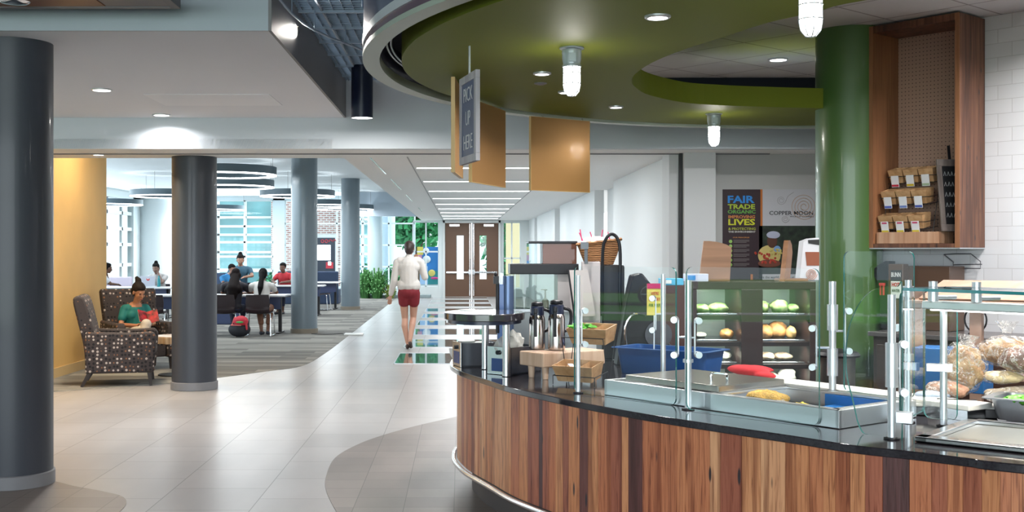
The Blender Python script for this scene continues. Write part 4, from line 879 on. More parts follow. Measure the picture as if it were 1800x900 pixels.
# bakery case
M['casefr'] = mat('espresso_case_wood', (.028,.014,.013), .35)
t = thing('bakery_case', 'dark framed bakery display case with four lit shelves of wrapped food', 'display case', (1.91,7.62,.60))
X0,X1,Xa,Xb = 1.505,2.31,1.825,1.965; Y0_,Y1_ = 7.40,7.88
b = B()
b.b2((X0-.02,Y0_,1.275),(X1,Y1_,1.325)); b.b2((X0,Y0_,.602),(X0+.03,Y1_,1.275)); b.b2((X1-.04,Y0_,.602),(X1,Y1_,1.275)); b.b2((Xa,Y0_,.602),(Xb,Y1_,1.275)); b.b2((X0,Y0_,.602),(X1,Y1_,.64))
finish('case_frame', b, M['casefr'], t, smooth=0, bevel=.003)
finish('back_panel', B().b2((X0+.03,Y1_-.02,.64),(X1-.04,Y1_-.005,1.275)), mat('frosted_back', (.36,.40,.36), .3), t, smooth=0)
shz = (1.105,.932,.785)
for z in shz:
    for xa,xb in ((X0+.03,Xa),(Xb,X1-.04)):
        finish('shelf', B().b2((xa,Y0_+.01,z-.028),(xb,Y1_-.02,z)), M['casefr'], t, smooth=0)
b = B()
for xa,xb in ((X0+.03,Xa),(Xb,X1-.04)): b.quad((xa,Y0_+.004,.64),(xb,Y0_+.004,.64),(xb,Y0_+.004,1.275),(xa,Y0_+.004,1.275))
finish('front_glass', b, M['wglass'], t, smooth=0)
for xa,xb in ((X0+.03,Xa),(Xb,X1-.04)):
    for z in (1.27,)+tuple(q-.03 for q in shz):
        a = area('shelf_light', ((xa+xb)/2,Y0_+.08,z-.006), xb-xa-.04, 1.3, (math.radians(20),0,0), (1,.96,.85), sy=.03); a.parent = t; a.location = Vector(a.location)-Vector((1.91,7.62,.60))
kraft = mat('kraft_wrap', (.50,.30,.12), .6); cro = mat('golden_pastry', (.42,.20,.07), .55, bump=.6, bscale=30, var=.4, vscale=20); sand = mat('green_white_wrap', (.55,.62,.30), .5, col2=(.10,.26,.05), vscale=25, bump=.4); mr = mat('bread_mottled', (.60,.50,.38), .6, col2=(.16,.08,.05), vscale=22, bump=.5, bscale=40); cream=mat('cream_wrap', (.70,.68,.60), .35, bump=.6, bscale=30)
def tray(xa, xb, z, lb):
    return one('serving_tray', B().b2((xa+.01,7.47,z+.001),(xb-.01,7.80,z+.012)), M['steel'], lb, 'tray', bevel=.003)
rows = ['top','second','third','bottom']
lev = (1.105,.932,.785,.640)
for k, z in enumerate(lev):
    tray(X0+.03, Xa, z, 'steel tray on the %s shelf of the bakery case, left bay' % rows[k]); tray(Xb, X1-.04, z, 'steel tray on the %s shelf of the bakery case, right bay' % rows[k])
foods = [(1.60,0,sand,(.055,.06,.03),'pale green wrapped sandwich, top shelf of left bay, left one'),(1.72,0,sand,(.07,.06,.035),'dark green wrapped salad, top shelf of left bay, right one'),(2.02,0,sand,(.05,.06,.04),'pale leafy sandwich, top shelf of right bay, left one'),(2.12,0,sand,(.06,.06,.045),'largest green wrapped sandwich, top shelf of right bay'),(2.22,0,sand,(.04,.06,.03),'small green wrap, top shelf of right bay, right end'),
 (1.60,1,cream,(.05,.06,.02),'flat cream wrapped pastry, second shelf of left bay'),(1.77,1,cro,(.045,.06,.035),'golden croissant, second shelf of left bay, right end'),(2.03,1,cro,(.055,.06,.05),'golden croissant, second shelf of right bay, left one'),(2.12,1,cro,(.07,.07,.06),'large golden pastry, second shelf of right bay'),(2.2,1,kraft,(.035,.05,.045),'kraft wrapped bun, second shelf of right bay, right end'),
 (1.65,2,mr,(.07,.06,.035),'brown bread roll in clear wrap, third shelf of left bay'),(1.77,2,cream,(.045,.06,.03),'cream wrapped roll, third shelf of left bay'),(2.03,2,mr,(.06,.06,.03),'dark seeded bread, third shelf of right bay, left one'),(2.15,2,mr,(.065,.06,.028),'dark seeded bread, third shelf of right bay, right one'),
 (1.66,3,mr,(.07,.06,.03),'pinkish pastry, bottom shelf of left bay'),(2.06,3,mr,(.07,.06,.035),'mottled roll, bottom shelf of right bay, left one'),(2.18,3,cream,(.06,.06,.05),'white paper wrapped loaf, bottom shelf of right bay')]
for i, (x,l,m_,r_,lb) in enumerate(foods):
    z = lev[l]+.013
    b = crumple(B(), (x,7.58+.03*(i%3),z+r_[2]*.8), r_, 20+i, .13, 18, 12); bmesh.ops.bisect_plane(b.bm, geom=b.bm.verts[:]+b.bm.edges[:]+b.bm.faces[:], plane_co=(0,0,z), plane_no=(0,0,1), clear_inner=True)
    one('wrapped_food', b, m_, lb, 'food', smooth=60)
# wooden display stands on the case
M['walnut'] = woodmat('walnut_stand', [(.3,(.16,.075,.035)),(.6,(.26,.13,.065)),(.8,(.34,.18,.09))], axis=0, fine=20, coarse=5, rough=.45)
b = B(); Mx = Matrix.Translation((1.60,7.55,1.326)) @ Matrix.Rotation(math.radians(-8),4,'X')
b.prismM([(-.02,0),(.185,0),(.205,.225),(.17,.245),(.11,.262),(.055,.268),(.02,.268)], 0, .018, Mx); b.box((1.68,7.60,1.336),(.20,.12,.018))
one('wooden_stand', b, M['walnut'], 'broad brown wooden sign stand on the left of the bakery case top', 'stand', smooth=0)
b = B(); Mx = Matrix.Translation((2.14,7.50,1.326)) @ Matrix.Rotation(math.radians(62),4,'Z')
b.prismM([(-.04,0),(.14,0),(.22,.19),(.20,.24),(.15,.27),(.10,.27),(.085,.26)], 0, .03, Mx); b.box((2.20,7.58,1.335),(.18,.16,.016))
one('wooden_stand', b, M['walnut'], 'narrow wooden sign stand turned sideways before the poster', 'stand', smooth=0)
t = thing('glove_box', 'white and blue cardboard box on the left corner of the bakery case', 'box', (1.545,7.5,1.326))
finish('carton', B().b2((1.475,7.42,1.326),(1.615,7.55,1.375)), mat('carton_lilac', (.55,.58,.70), .5), t, smooth=0, bevel=.002)
finish('blue_print', B().b2((1.48,7.415,1.335),(1.53,7.42,1.365)), mat('print_blue', (.02,.22,.55), .5), t, smooth=0)
t = thing('glove_box', 'cyan cardboard box on the dark post left of the bakery case', 'box', (1.39,7.5,1.3))
finish('carton', B().b2((1.31,7.43,1.301),(1.455,7.55,1.345)), mat('carton_cyan', (.10,.45,.68), .5), t, smooth=0, bevel=.002)
finish('white_print', B().b2((1.335,7.425,1.312),(1.375,7.43,1.335)), M['pwhite'], t, smooth=0)
b = B(); b.b2((1.30,7.42,.602),(1.475,7.9,1.30)); one('dark_cupboard', b, mat('reddish_brown_laminate', (.07,.03,.025), .4), 'narrow reddish brown cupboard left of the bakery case', 'cupboard', smooth=0, bevel=.003)
# soup kettle
t = thing('soup_kettle', 'round steel soup kettle with a dark lid right of the bakery case', 'kettle', (2.30,6.95,0))
finish('kettle_body', B().lathe((2.30,6.95,0), [(.09,.0),(.10,.02),(.105,.86),(.11,.88)], 32), mat('kettle_steel', (.35,.37,.36), .3, .9), t)
finish('kettle_lid', B().lathe((2.30,6.95,.88), [(.13,0),(.135,.012),(.12,.03),(.06,.045),(.02,.05)], 32), M['blackp'], t)
# ---------------------------------------------------------------- machines at the back left
def g2(x0,x1,y0,y1,z0,z1): return B().b2((x0,y0,z0),(x1,y1,z1))
t = thing('warming_display', 'glass warming display with a black top slab behind the airpots', 'display case', (.53,7.9,zt+.001))
finish('steel_base', g2(.28,.80,7.75,8.05,zt+.001,1.11), mat('grey_steel_case', (.28,.30,.31), .3, .8), t, smooth=0, bevel=.004)
finish('base_trim', g2(.27,.81,7.74,8.06,1.11,1.128), M['satin'], t, smooth=0)
b = B()
for x in (.285,.795):
    for y in (7.76,8.04): b.box((x,y,1.25),(.012,.012,.24))
b.box((.37,7.76,1.25),(.008,.008,.24)); finish('corner_posts', b, M['satin'], t, smooth=0)
finish('glass_walls', g2(.285,.66,7.755,8.045,1.13,1.366), glassmat('smoky_glass', (.62,.68,.66), 1.0), t, smooth=0)
finish('white_side', g2(.66,.80,7.76,8.045,1.13,1.366), mat('pinkish_panel', (.50,.46,.45), .4), t, smooth=0)
finish('black_slab', g2(.335,.80,7.72,8.07,1.368,1.437), M['blackp'], t, smooth=0, bevel=.004)
finish('brown_hopper', g2(.56,.79,7.76,8.04,1.438,1.575), glassmat('brown_acrylic', (.38,.22,.17), 1.0, base=((.22,.10,.07), .6)), t, smooth=0)
finish('clear_hopper', g2(.465,.558,7.76,8.04,1.438,1.575), M['wglass'], t, smooth=0)
finish('hopper_rim', g2(.462,.795,7.75,8.05,1.576,1.592), M['blackp'], t, smooth=0, bevel=.003)
b = B(); c = Vector((.585,7.88,1.131)); b.lathe(c, [(.022,0),(.024,.004),(.024,.05),(.01,.065),(.006,.07),(.006,.12),(.014,.122),(.014,.13)], 20); b.box(c+Vector((-.012,0,.126)),(.04,.008,.006)); one('pump_bottle', b, mat('cream_plastic', (.70,.68,.58), .4), 'cream pump bottle inside the glass warming display', 'bottle')
t = thing('tall_dispenser', 'tall blue grey dispenser tube with a black tap left of the warming display', 'dispenser', (.29,7.3,zt+.001))
finish('tube', B().cyl((.305,7.3,zt+.001),(.305,7.3,1.365),.036,n=28), mat('blue_grey_metal', (.10,.15,.26), .3, .5), t)
finish('blue_back', g2(.235,.28,7.28,7.34,zt+.001,1.31), mat('blue_enamel', (.06,.13,.32), .3), t, smooth=0, bevel=.004)
b = B(); b.cyl((.235,7.27,1.0),(.235,7.27,1.32),.012,n=12); b.box((.225,7.25,1.34),(.035,.04,.05)); b.ell((.222,7.24,1.375),(.012,.012,.012)); finish('black_tap', b, M['blackp'], t)
t = thing('tilted_card', 'pinkish white card in a slanted dark stand between display and basket', 'card holder', (.81,7.45,zt+.15))
b = B(); b.prismM([(0,0),(.16,0),(.11,.30),(-.02,.30)], 0, .006, Matrix.Translation((.72,7.42,1.10))); finish('card', b, mat('pinkish_card', (.55,.48,.46), .5), t, smooth=0)
b = B(); b.tube([(.70,7.41,1.40),(.735,7.41,1.14),(.75,7.45,zt+.002),(.85,7.45,zt+.002)], .006, 6); finish('stand_leg', b, M['blackp'], t)
t = thing('coffee_brewer', 'dark coffee brewer carrying the wicker basket, behind the left glass guard', 'coffee machine', (.98,7.6,zt+.001))
finish('tower', g2(.94,1.09,7.57,7.9,zt+.001,1.43), mat('brewer_black', (.03,.03,.034), .4, spec=.3), t, smooth=0, bevel=.01)
finish('white_panel', g2(.80,.92,7.50,7.56,1.05,1.455), mat('pale_pink_panel', (.56,.50,.50), .5), t, smooth=0, bevel=.004)
b = B(); b.tube(spl([Vector(q) for q in ((.925,7.46,1.10),(.93,7.46,1.50),(.95,7.46,1.60),(.99,7.46,1.635),(1.03,7.46,1.60),(1.045,7.46,1.50),(1.045,7.46,1.20),(1.08,7.46,1.05))], 6), .011, 10); finish('hose_arch', b, M['blackp'], t)
b = B(); b.tube([(.82,7.45,1.44),(.82,7.45,1.55)], .012, 10); b.box((.81,7.45,1.56),(.05,.03,.045)); finish('grey_tap', b, mat('tap_grey', (.12,.14,.16), .4), t)
# wicker basket with straws
m, N, L, p = nodes('woven_wicker'); tc = N.new('ShaderNodeTexCoord'); wv = N.new('ShaderNodeTexWave'); wv.bands_direction='Z'; wv.inputs['Scale'].default_value = 26; wv.inputs['Distortion'].default_value = 3; L.new(tc.outputs['Object'], wv.inputs[0])
wr = ramp(N, [(0,(.10,.035,.012)),(.6,(.42,.18,.06)),(1,(.58,.30,.13))]); L.new(wv.outputs[0], wr.inputs[0]); L.new(wr.outputs[0], p.inputs['Base Color']); p.inputs['Roughness'].default_value=.7
bu = N.new('ShaderNodeBump'); bu.inputs['Strength'].default_value=.8; bu.inputs['Distance'].default_value=.004; L.new(wv.outputs[0], bu.inputs['Height']); L.new(bu.outputs[0], p.inputs['Normal']); M['wicker']=m
t = thing('wicker_basket', 'brown wicker basket of paper and straws on top of the coffee brewer', 'basket', (.98,7.66,1.432))
bc = Vector((.93,7.66,1.432)); b = B(); rings=[]
for sx,z in ((.095,0),(.125,.075),(.145,.145),(.15,.155),(.14,.155),(.12,.075),(.09,.006)):
    rings.append([b.bm.verts.new(bc+Vector((sx*math.cos(k*PI/20), sx*.8*math.sin(k*PI/20), z + (.018*math.cos(k*PI/20) if z > .1 else 0)))) for k in range(40)])
for i in range(len(rings)-1): b.bridge(rings[i], rings[i+1])
b._f(rings[0]); b._f(rings[-1]); finish('woven_body', b, M['wicker'], t)
b = B(); b.tube([bc+Vector((.148*math.cos(k*PI/20), .118*math.sin(k*PI/20), .155+.018*math.cos(k*PI/20)+.003*math.sin(k*2.2))) for k in range(40)], .009, 8, True); finish('braided_rim', b, M['wicker'], t)
one('tissue_paper', crumple(B(), bc+Vector((-.02,0,.15)), (.10,.08,.04), 31, .25), mat('pale_tissue', (.62,.56,.60), .8), 'pale tissue paper filling the wicker basket', 'tissue paper')
pk = mat('pink_straw_plastic', (.62,.05,.16), .4)
for k, (dx,tl,hh,lb) in enumerate(((-.115,-.12,.16,'leftmost'),(-.105,-.25,.12,'second from the left'),(-.04,-.18,.13,'centre left'),(.01,.1,.155,'tall centre'),(.075,-.15,.13,'right'))):
    a_ = bc+Vector((dx,-.02,.15)); b = B(); b.cyl(a_, a_+Vector((tl*.12,-.0,hh*.55)), .0035, n=8); one('straw', b, pk, 'pink straw sticking out of the wicker basket, %s one' % lb, 'straw')
# meat slicer behind left guard
t = thing('meat_slicer', 'dark meat slicer with a steel blade behind the left glass guard', 'slicer', (1.28,7.0,zt+.001))
b = B(); b.prismM([(-.16,0),(.20,0),(.20,.12),(.10,.20),(.07,.50),(.0,.585),(-.06,.57),(-.10,.40),(-.13,.2)], 0, .16, Matrix.Translation((1.14,7.15,zt+.001))); finish('slicer_body', b, mat('slicer_black', (.02,.02,.022), .4, spec=.3), t, smooth=30, bevel=.01)
finish('blade', B().cyl((1.24,7.135,1.0),(1.24,7.143,1.0),.085,n=40), mat('dark_blade_steel', (.10,.10,.11), .45, .8), t)
b = B(); b.tube(spl([Vector(q) for q in ((1.04,7.13,.92),(1.03,7.12,1.05),(1.08,7.11,1.13),(1.16,7.11,1.12))],5), .007, 8); finish('carriage_handle', b, M['chrome'], t)
# yellow notice
t = thing('notice_card', 'yellow notice card with a magenta header standing behind the left glass guard', 'sign', (1.13,6.62,1.15))
finish('card', g2(1.083,1.172,6.62,6.624,1.15,1.335), mat('notice_yellow', (.68,.58,.12), .5), t, smooth=0)
finish('header', g2(1.083,1.172,6.617,6.62,1.305,1.335), mat('notice_magenta', (.50,.02,.12), .5), t, smooth=0)
for k, s_ in enumerate(("WE'RE", 'HUNGRY', 'FOR YOUR')): fit(s_, .045 if k==0 else .066, .019, mat('notice_red' if k<2 else 'notice_green', (.5,.03,.03) if k<2 else (.05,.25,.05), .5), t, frameM((1.128-(.0225 if k==0 else .033),6.617,1.268-.034*k),(1,0,0),(0,0,1)), bold=.01)
b = B(); b.tube([(1.128,6.63,1.15),(1.128,6.65,zt+.001)], .005, 6); b.b2((1.09,6.60,zt+.001),(1.165,6.70,zt+.008)); finish('holder', b, M['satin'], t)
# hot water machine
t = thing('hot_water_machine', 'brown and black hot water dispenser on the back counter below the wall cabinet', 'hot water dispenser', WL(.43,.25,.951))
def wb(u0,u1,v0,v1,z0,z1,b=None): return rbox(b or B(),Rw,(u0,-v1,z0),(u1,-v0,z1))
M['bunn'] = mat('bronze_brown_case', (.10,.055,.035), .3)
finish('case', wb(.29,.68,.04,.26,.951,1.415), M['bunn'], t, smooth=0, bevel=.004)
finish('front_column', wb(.255,.37,.26,.34,.951,1.43), M['bunn'], t, smooth=0, bevel=.004)
b = B(); Mx = Rw @ Matrix.Translation((.13,-.34,.951)); b.prismM([(.0,.40),(.005,.44),(.05,.475),(.10,.50),(.125,.50),(.125,.0),(.06,.0),(.055,.25),(.03,.36)], 0, .10, Mx); finish('black_head', b, M['blackp'], t, smooth=30, bevel=.004)
lx = WL(.262,.3415,1.27); finish('label_plate', wb(.275,.36,.34,.342,1.17,1.385), mat('label_black', (.03,.03,.03), .4), t, smooth=0)
finish('label_paper', wb(.277,.358,.342,.343,1.18,1.305), M['pwhite'], t, smooth=0)
fit('BUNN', .072, .034, M['pwhite'], t, frameM(WL(.281,.344,1.335), dW, (0,0,1)), bold=.02)
fit('HOT', .06, .030, mat('label_red', (.5,.02,.03), .5), t, frameM(WL(.285,.345,1.265), dW, (0,0,1)), bold=.03)
fit('WATER', .062, .022, mat('label_ink', (.04,.04,.04), .5), t, frameM(WL(.285,.345,1.225), dW, (0,0,1)), bold=.01)
b = B(); wb(.20,.235,.345,.375,1.27,1.29,b); wb(.203,.21,.35,.37,1.2,1.28,b); wb(.226,.233,.35,.37,1.2,1.28,b); finish('red_tap', b, mat('tap_red', (.55,.02,.04), .35), t, smooth=0, bevel=.002)
# wire bracket on tiles, cable coil
b = B(); q = lambda u,z: WL(u,.03,z)
b.tube([q(.52,1.50),q(.60,1.505),q(.72,1.505),q(.79,1.45),q(.79,1.40),q(.59,1.40),q(.59,1.445),q(.52,1.50)], .004, 6); b.tube([q(.59,1.425),q(.80,1.43)], .004, 6); b.cyl(q(.62,1.505), WL(.62,0.0,1.505), .004, n=6)
one('wire_bracket', b, mat('dark_wire', (.10,.10,.11), .4), 'small empty wire bracket on the tiled wall below the cabinet', 'bracket')
b = B(); cc = WL(.98,.5,1.06)
b.tube([cc+dW*(.075*math.cos(k*PI/12))+Vector((0,0,.085*math.sin(k*PI/12))) for k in range(24)], .006, 6, True); b.tube(spl([cc+dW*.0+Vector((0,0,-.10)), cc+Vector((0,0,.05)), cc+dW*.02+Vector((0,0,.12))],4), .006, 6); b.tube([cc-dW*.10+Vector((0,0,.07)),cc+Vector((0,0,.09)),cc+dW*.10+Vector((0,0,.06))],.005,6); b.ell(cc+Vector((0,0,-.095)),(.05,.03,.014))
one('wire_whisk', b, M['blackp'], 'black coiled wire whisk standing on the back counter behind the glass', 'whisk')
b = B(); b.tube(spl([cc+dW*(.02)+Vector((0,0,.085)), cc+dW*.01+Vector((0,0,.15)), cc+dW*.05+Vector((0,0,.15)), cc+dW*.06+Vector((0,0,.085))],4), .006, 6); one('copper_loop', b, mat('copper_brown', (.30,.12,.06), .4), 'small copper brown loop above the black whisk', 'cable')
b = B(); wb(1.40,1.46,.005,.015,1.20,1.28,b); one('wall_outlet', b, M['pwhite'], 'white electrical outlet on the tiled wall behind the bread bags', 'outlet', smooth=0, bevel=.002)
# wooden shelf rack
M['pine'] = woodmat('pinkish_beech', [(.3,(.34,.20,.14)),(.6,(.45,.29,.21)),(.8,(.52,.36,.28))], axis=0, fine=20, coarse=5, rough=.5)
t = thing('wooden_rack', 'pinkish wooden rack with a sloped top board behind the glass shelf', 'rack', (3.0,5.9,0))
R7 = LF((2.47,6.30,0), -38)
b = B(); v_ = [b.bm.verts.new(R7@Vector(q)) for q in ((.06,.0,1.265),(1.5,.0,1.265),(1.5,.12,1.365),(.16,.12,1.365),(.06,.02,1.255),(1.5,.02,1.255),(1.5,.14,1.355),(.16,.14,1.355))]
for q in ((0,1,2,3),(7,6,5,4),(0,4,5,1),(1,5,6,2),(2,6,7,3),(3,7,4,0)): b._f([v_[i] for i in q])
finish('sloped_board', b, M['pine'], t, smooth=0, bevel=.003)
finish('top_shelf', rbox(B(),R7,(0,-.02,1.235),(1.5,.30,1.255)), M['pine'], t, smooth=0, bevel=.003)
for u in (.02,.32,1.4): finish('leg', rbox(B(),R7,(u,.02,0),(u+.06,.08,1.235)), M['pine'], t, smooth=0, bevel=.003)
finish('lower_shelf', rbox(B(),R7,(0,0,.84),(1.5,.30,.86)), M['pine'], t, smooth=0, bevel=.003)
# table carrying bread bags
Rb2 = LF((2.0,5.55,0), -38)
one('blue_carton', rbox(B(),LF((2.36,5.95,zt+.001),-38),(0,0,0),(.35,.2,.22)), M['blue_refl_carton'], 'blue carton behind the bagged bread', 'carton', smooth=0, bevel=.004)
brd = mat('pale_bread', (.56,.40,.22), .7, bump=1, bscale=60, col2=(.26,.13,.06), vscale=16); dbr = mat('dark_rye_bread', (.13,.055,.03), .55, bump=.9, bscale=25, var=.6, vscale=14); pnk = mat('pink_brown_rolls', (.50,.30,.20), .7, bump=1, bscale=60, col2=(.28,.11,.06), vscale=22); bre = mat('beige_baguette', (.50,.43,.33), .7, bump=1, bscale=60, col2=(.33,.25,.17), vscale=14)
def bagged(c, r, m_, seed, lb, rot=(0,0,-.6), neck=None, br=1.12):
    t = thing('bagged_bread', lb, 'bread', (c[0],c[1],c[2]-r[2]))
    b = B(); b.ell(c, r, rot=rot, nu=40, nv=28, f=lambda v: v*(1+.07*math.sin(v.x*75+v.y*30)*math.sin(v.z*60)+.05*math.sin(v.y*110+v.z*90))); finish('loaf', b, m_, t, smooth=60)
    b = crumple(B(), c, (r[0]*br,r[1]*br,r[2]*br), seed, .12, 30, 20)
    if neck: b.cyl(Vector(c)+Vector(neck)*.6, Vector(c)+Vector(neck), .02, .05, n=12, cap=False)
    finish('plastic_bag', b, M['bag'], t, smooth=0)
    return t
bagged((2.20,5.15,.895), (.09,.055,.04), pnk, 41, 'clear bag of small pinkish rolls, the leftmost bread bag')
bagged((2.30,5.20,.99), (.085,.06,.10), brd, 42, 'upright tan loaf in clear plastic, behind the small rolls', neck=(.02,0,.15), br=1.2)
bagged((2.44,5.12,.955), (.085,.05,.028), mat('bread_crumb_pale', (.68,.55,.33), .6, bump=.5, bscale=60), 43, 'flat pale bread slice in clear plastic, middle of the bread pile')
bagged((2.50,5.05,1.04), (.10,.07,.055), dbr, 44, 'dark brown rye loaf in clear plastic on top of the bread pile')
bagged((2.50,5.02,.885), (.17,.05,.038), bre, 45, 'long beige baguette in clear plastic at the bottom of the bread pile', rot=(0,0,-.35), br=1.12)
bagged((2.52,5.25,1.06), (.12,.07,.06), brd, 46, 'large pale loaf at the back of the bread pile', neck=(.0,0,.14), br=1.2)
one('knife_packet', crumple(B(), (2.12,5.12,.875), (.07,.04,.02), 47, .2), mat('blue_white_packet', (.50,.58,.72), .3, bump=.6, bscale=40), 'small bluish plastic packet left of the bread bags', 'packet')
# ---------------------------------------------------------------- poster
t = thing('coffee_poster', 'large coffee poster with fair trade lettering on the grey wall', 'poster', (2.83+.6,12.2,1.2))
Yp = 12.215; px_ = lambda x: (x-810)*Yp/2000
pz_ = lambda y: H-(y-442.5)*Yp/2000
def pr(name, x0,x1,y0,y1, m_, d=0): return finish(name, B().b2((px_(x0),Yp-.004-d,pz_(y1)),(px_(x1),Yp-d,pz_(y0))), m_, t, smooth=0)
pdk = mat('poster_plum_black', (.030,.014,.020), .5); por = mat('poster_orange', (.50,.16,.03), .5); pgy = mat('poster_pale_grey', (.50,.50,.53), .5)
pr('dark_panel', 1270,1340,333,496,pdk); pr('pale_panel', 1340,1470,333,397,pgy); pr('photo_panel', 1334,1470,397,482,mat('poster_photo_green', (.03,.05,.03), .5, col2=(.008,.012,.01), vscale=14)); pr('lower_band', 1334,1470,482,496,pgy); pr('orange_bar',1336.5,1340,333,397,por,.005); pr('orange_bar',1319,1323,482,496,por,.005)
fnt = [('FAIR',1279,1326,344,357,(.02,.25,.70)),('TRADE',1279,1327,359,367.5,(.42,.55,.04)),('ORGANIC',1279,1328,369,375.5,(.12,.35,.06)),('IMPROVING',1280,1327,378.5,384,(.55,.20,.06)),('LIVES',1280,1327,385,396,(.60,.62,.03)),('& PROTECTING',1280,1328,400,404.5,(.40,.45,.05)),('THE ENVIRONMENT',1280,1328,406,409,(.6,.6,.6)),('OUR PRINCIPLES',1288,1317,416.5,418.5,(.5,.22,.06))]
for s_,x0,x1,y0,y1,c_ in fnt: fit(s_, px_(x1)-px_(x0), pz_(y0)-pz_(y1), mat('ink_'+s_.lower().replace(' ','_').replace('&','and'), c_, .5), t, frameM((px_(x0),Yp-.006,pz_(y1)),(1,0,0),(0,0,1)), bold=.03)
fit('COPPER MOON', px_(1429)-px_(1352), pz_(371)-pz_(378), mat('ink_black', (.03,.03,.035), .5), t, frameM((px_(1352),Yp-.006,pz_(378)),(1,0,0),(0,0,1)), bold=.012)
fit('WORLD COFFEES', px_(1430)-px_(1388), pz_(379.5)-pz_(382), mat('ink_black', (.03,.03,.035), .5), t, frameM((px_(1388),Yp-.006,pz_(382)),(1,0,0),(0,0,1)), bold=.01)
fit('Explore the world one cup at a time', px_(1412)-px_(1325), pz_(485)-pz_(491), mat('ink_black', (.03,.03,.035), .5), t, frameM((px_(1325),Yp-.006,pz_(491)),(1,0,0),(0,0,1)))
b = B()
def circ(x,y,r,n=30,turn=1,dr=0,a0=0): return [Vector((px_(x+(r-dr*k/n)*math.cos(a0+2*PI*turn*k/n)),Yp-.006,pz_(y+(r-dr*k/n)*math.sin(a0+2*PI*turn*k/n)))) for k in range(n+1)]
b.tube(circ(1413,363,24,110,4,21), .0035, 5); finish('copper_spiral', b, mat('ink_copper', (.50,.36,.27), .5), t)
b = B(); b.tube(circ(1373,352,8,50,2,6), .003, 5); b.tube(circ(1380,385,7,50,2,6), .003, 5); b.tube(spl([Vector((px_(1381),Yp-.006,pz_(354))),Vector((px_(1385),Yp-.006,pz_(345))),Vector((px_(1395),Yp-.006,pz_(338)))],8), .003, 5); finish('grey_swirls', b, mat('ink_grey', (.38,.37,.38), .5), t)
def blob(nm, x,y,rx,ry,c_, d=.006): return finish(nm, B().ell((px_(x),Yp-d,pz_(y)),(rx*Yp/2000,.002,ry*Yp/2000)), mat('ink_'+nm, c_, .6), t)
blob('yellow_shirt',1352,449,20,18,(.55,.45,.16),.005); blob('printed_face',1357,424,9,12,(.09,.035,.02),.007); blob('printed_scarf',1359,413,12,6.5,(.42,.45,.58),.008); blob('printed_neck_scarf',1366,438,6,6,(.15,.30,.55),.0075); blob('printed_arms',1352,463,20,7,(.16,.05,.03),.0085)
b = B(); rr=random.Random(2)
for k in range(26): b.ell((px_(1326+rr.uniform(0,38)),Yp-.010,pz_(450+rr.uniform(-6,12))),(.013,.003,.013),nu=8,nv=6)
finish('red_coffee_cherries', b, mat('ink_red', (.40,.04,.02), .5), t)
b = B()
for k in range(18): b.ell((px_(1348+rr.uniform(0,26)),Yp-.010,pz_(442+rr.uniform(-4,6))),(.011,.003,.011),nu=8,nv=6)
finish('pale_coffee_cherries', b, mat('ink_cream', (.5,.42,.12), .5), t)
b = B()
for k in range(6): b.ell((px_(1284),Yp-.006,pz_(424.5+8.2*k)),(.019,.003,.019),nu=14,nv=6)
finish('green_dots', b, mat('ink_green', (.28,.50,.12), .5), t)
b = B()
for k in range(6):
    for j in range(3): b.b2((px_(1289),Yp-.006,pz_(422.5+8.2*k+2*j)),(px_(1317-5*(j==2)),Yp-.004,pz_(421.8+8.2*k+2*j)))
finish('text_lines', b, mat('ink_faint', (.22,.20,.20), .5), t, smooth=0)
# thing on the poster's right: white carton with printed cup
t = thing('coffee_carton', 'white coffee carton with a printed brown cup half hidden by the green column', 'carton', (2.27,8.0,1.326))
Yc=7.72; cxx=lambda x:(x-810)*Yc/2000; czz=lambda y:H-(y-442.5)*Yc/2000
b = B(); b.prismM([(cxx(1405),1.3265),(cxx(1440),1.3265),(cxx(1440),czz(418)),(cxx(1425),czz(419)),(cxx(1412),czz(424))], Yc, Yc+.10, Matrix.Identity(4)); finish('carton_body', b, mat('carton_white', (.62,.62,.65), .5), t, smooth=0, bevel=.003)
b = B(); b.prismM([(cxx(1418),czz(467)),(cxx(1440),czz(467)),(cxx(1440),czz(443)),(cxx(1415.5),czz(443))], Yc-.003, Yc, Matrix.Identity(4)); finish('printed_cup', b, mat('ink_cup_brown', (.25,.07,.03), .5), t, smooth=0)
b = B(); b.prismM([(cxx(1421),czz(428)),(cxx(1440),czz(431)),(cxx(1440),czz(421)),(cxx(1420),czz(422))], Yc-.003, Yc, Matrix.Identity(4)); finish('handle_hole', b, M['black'], t, smooth=0)
b = B(); b.tube([Vector((cxx(1426+(10-9*k/60)*math.cos(k*.4)), Yc-.004, czz(482+(10-9*k/60)*math.sin(k*.4)))) for k in range(60) if cxx(1426+(10-9*k/60)*math.cos(k*.4))<cxx(1440)], .002, 4); finish('orange_spiral', b, por, t)
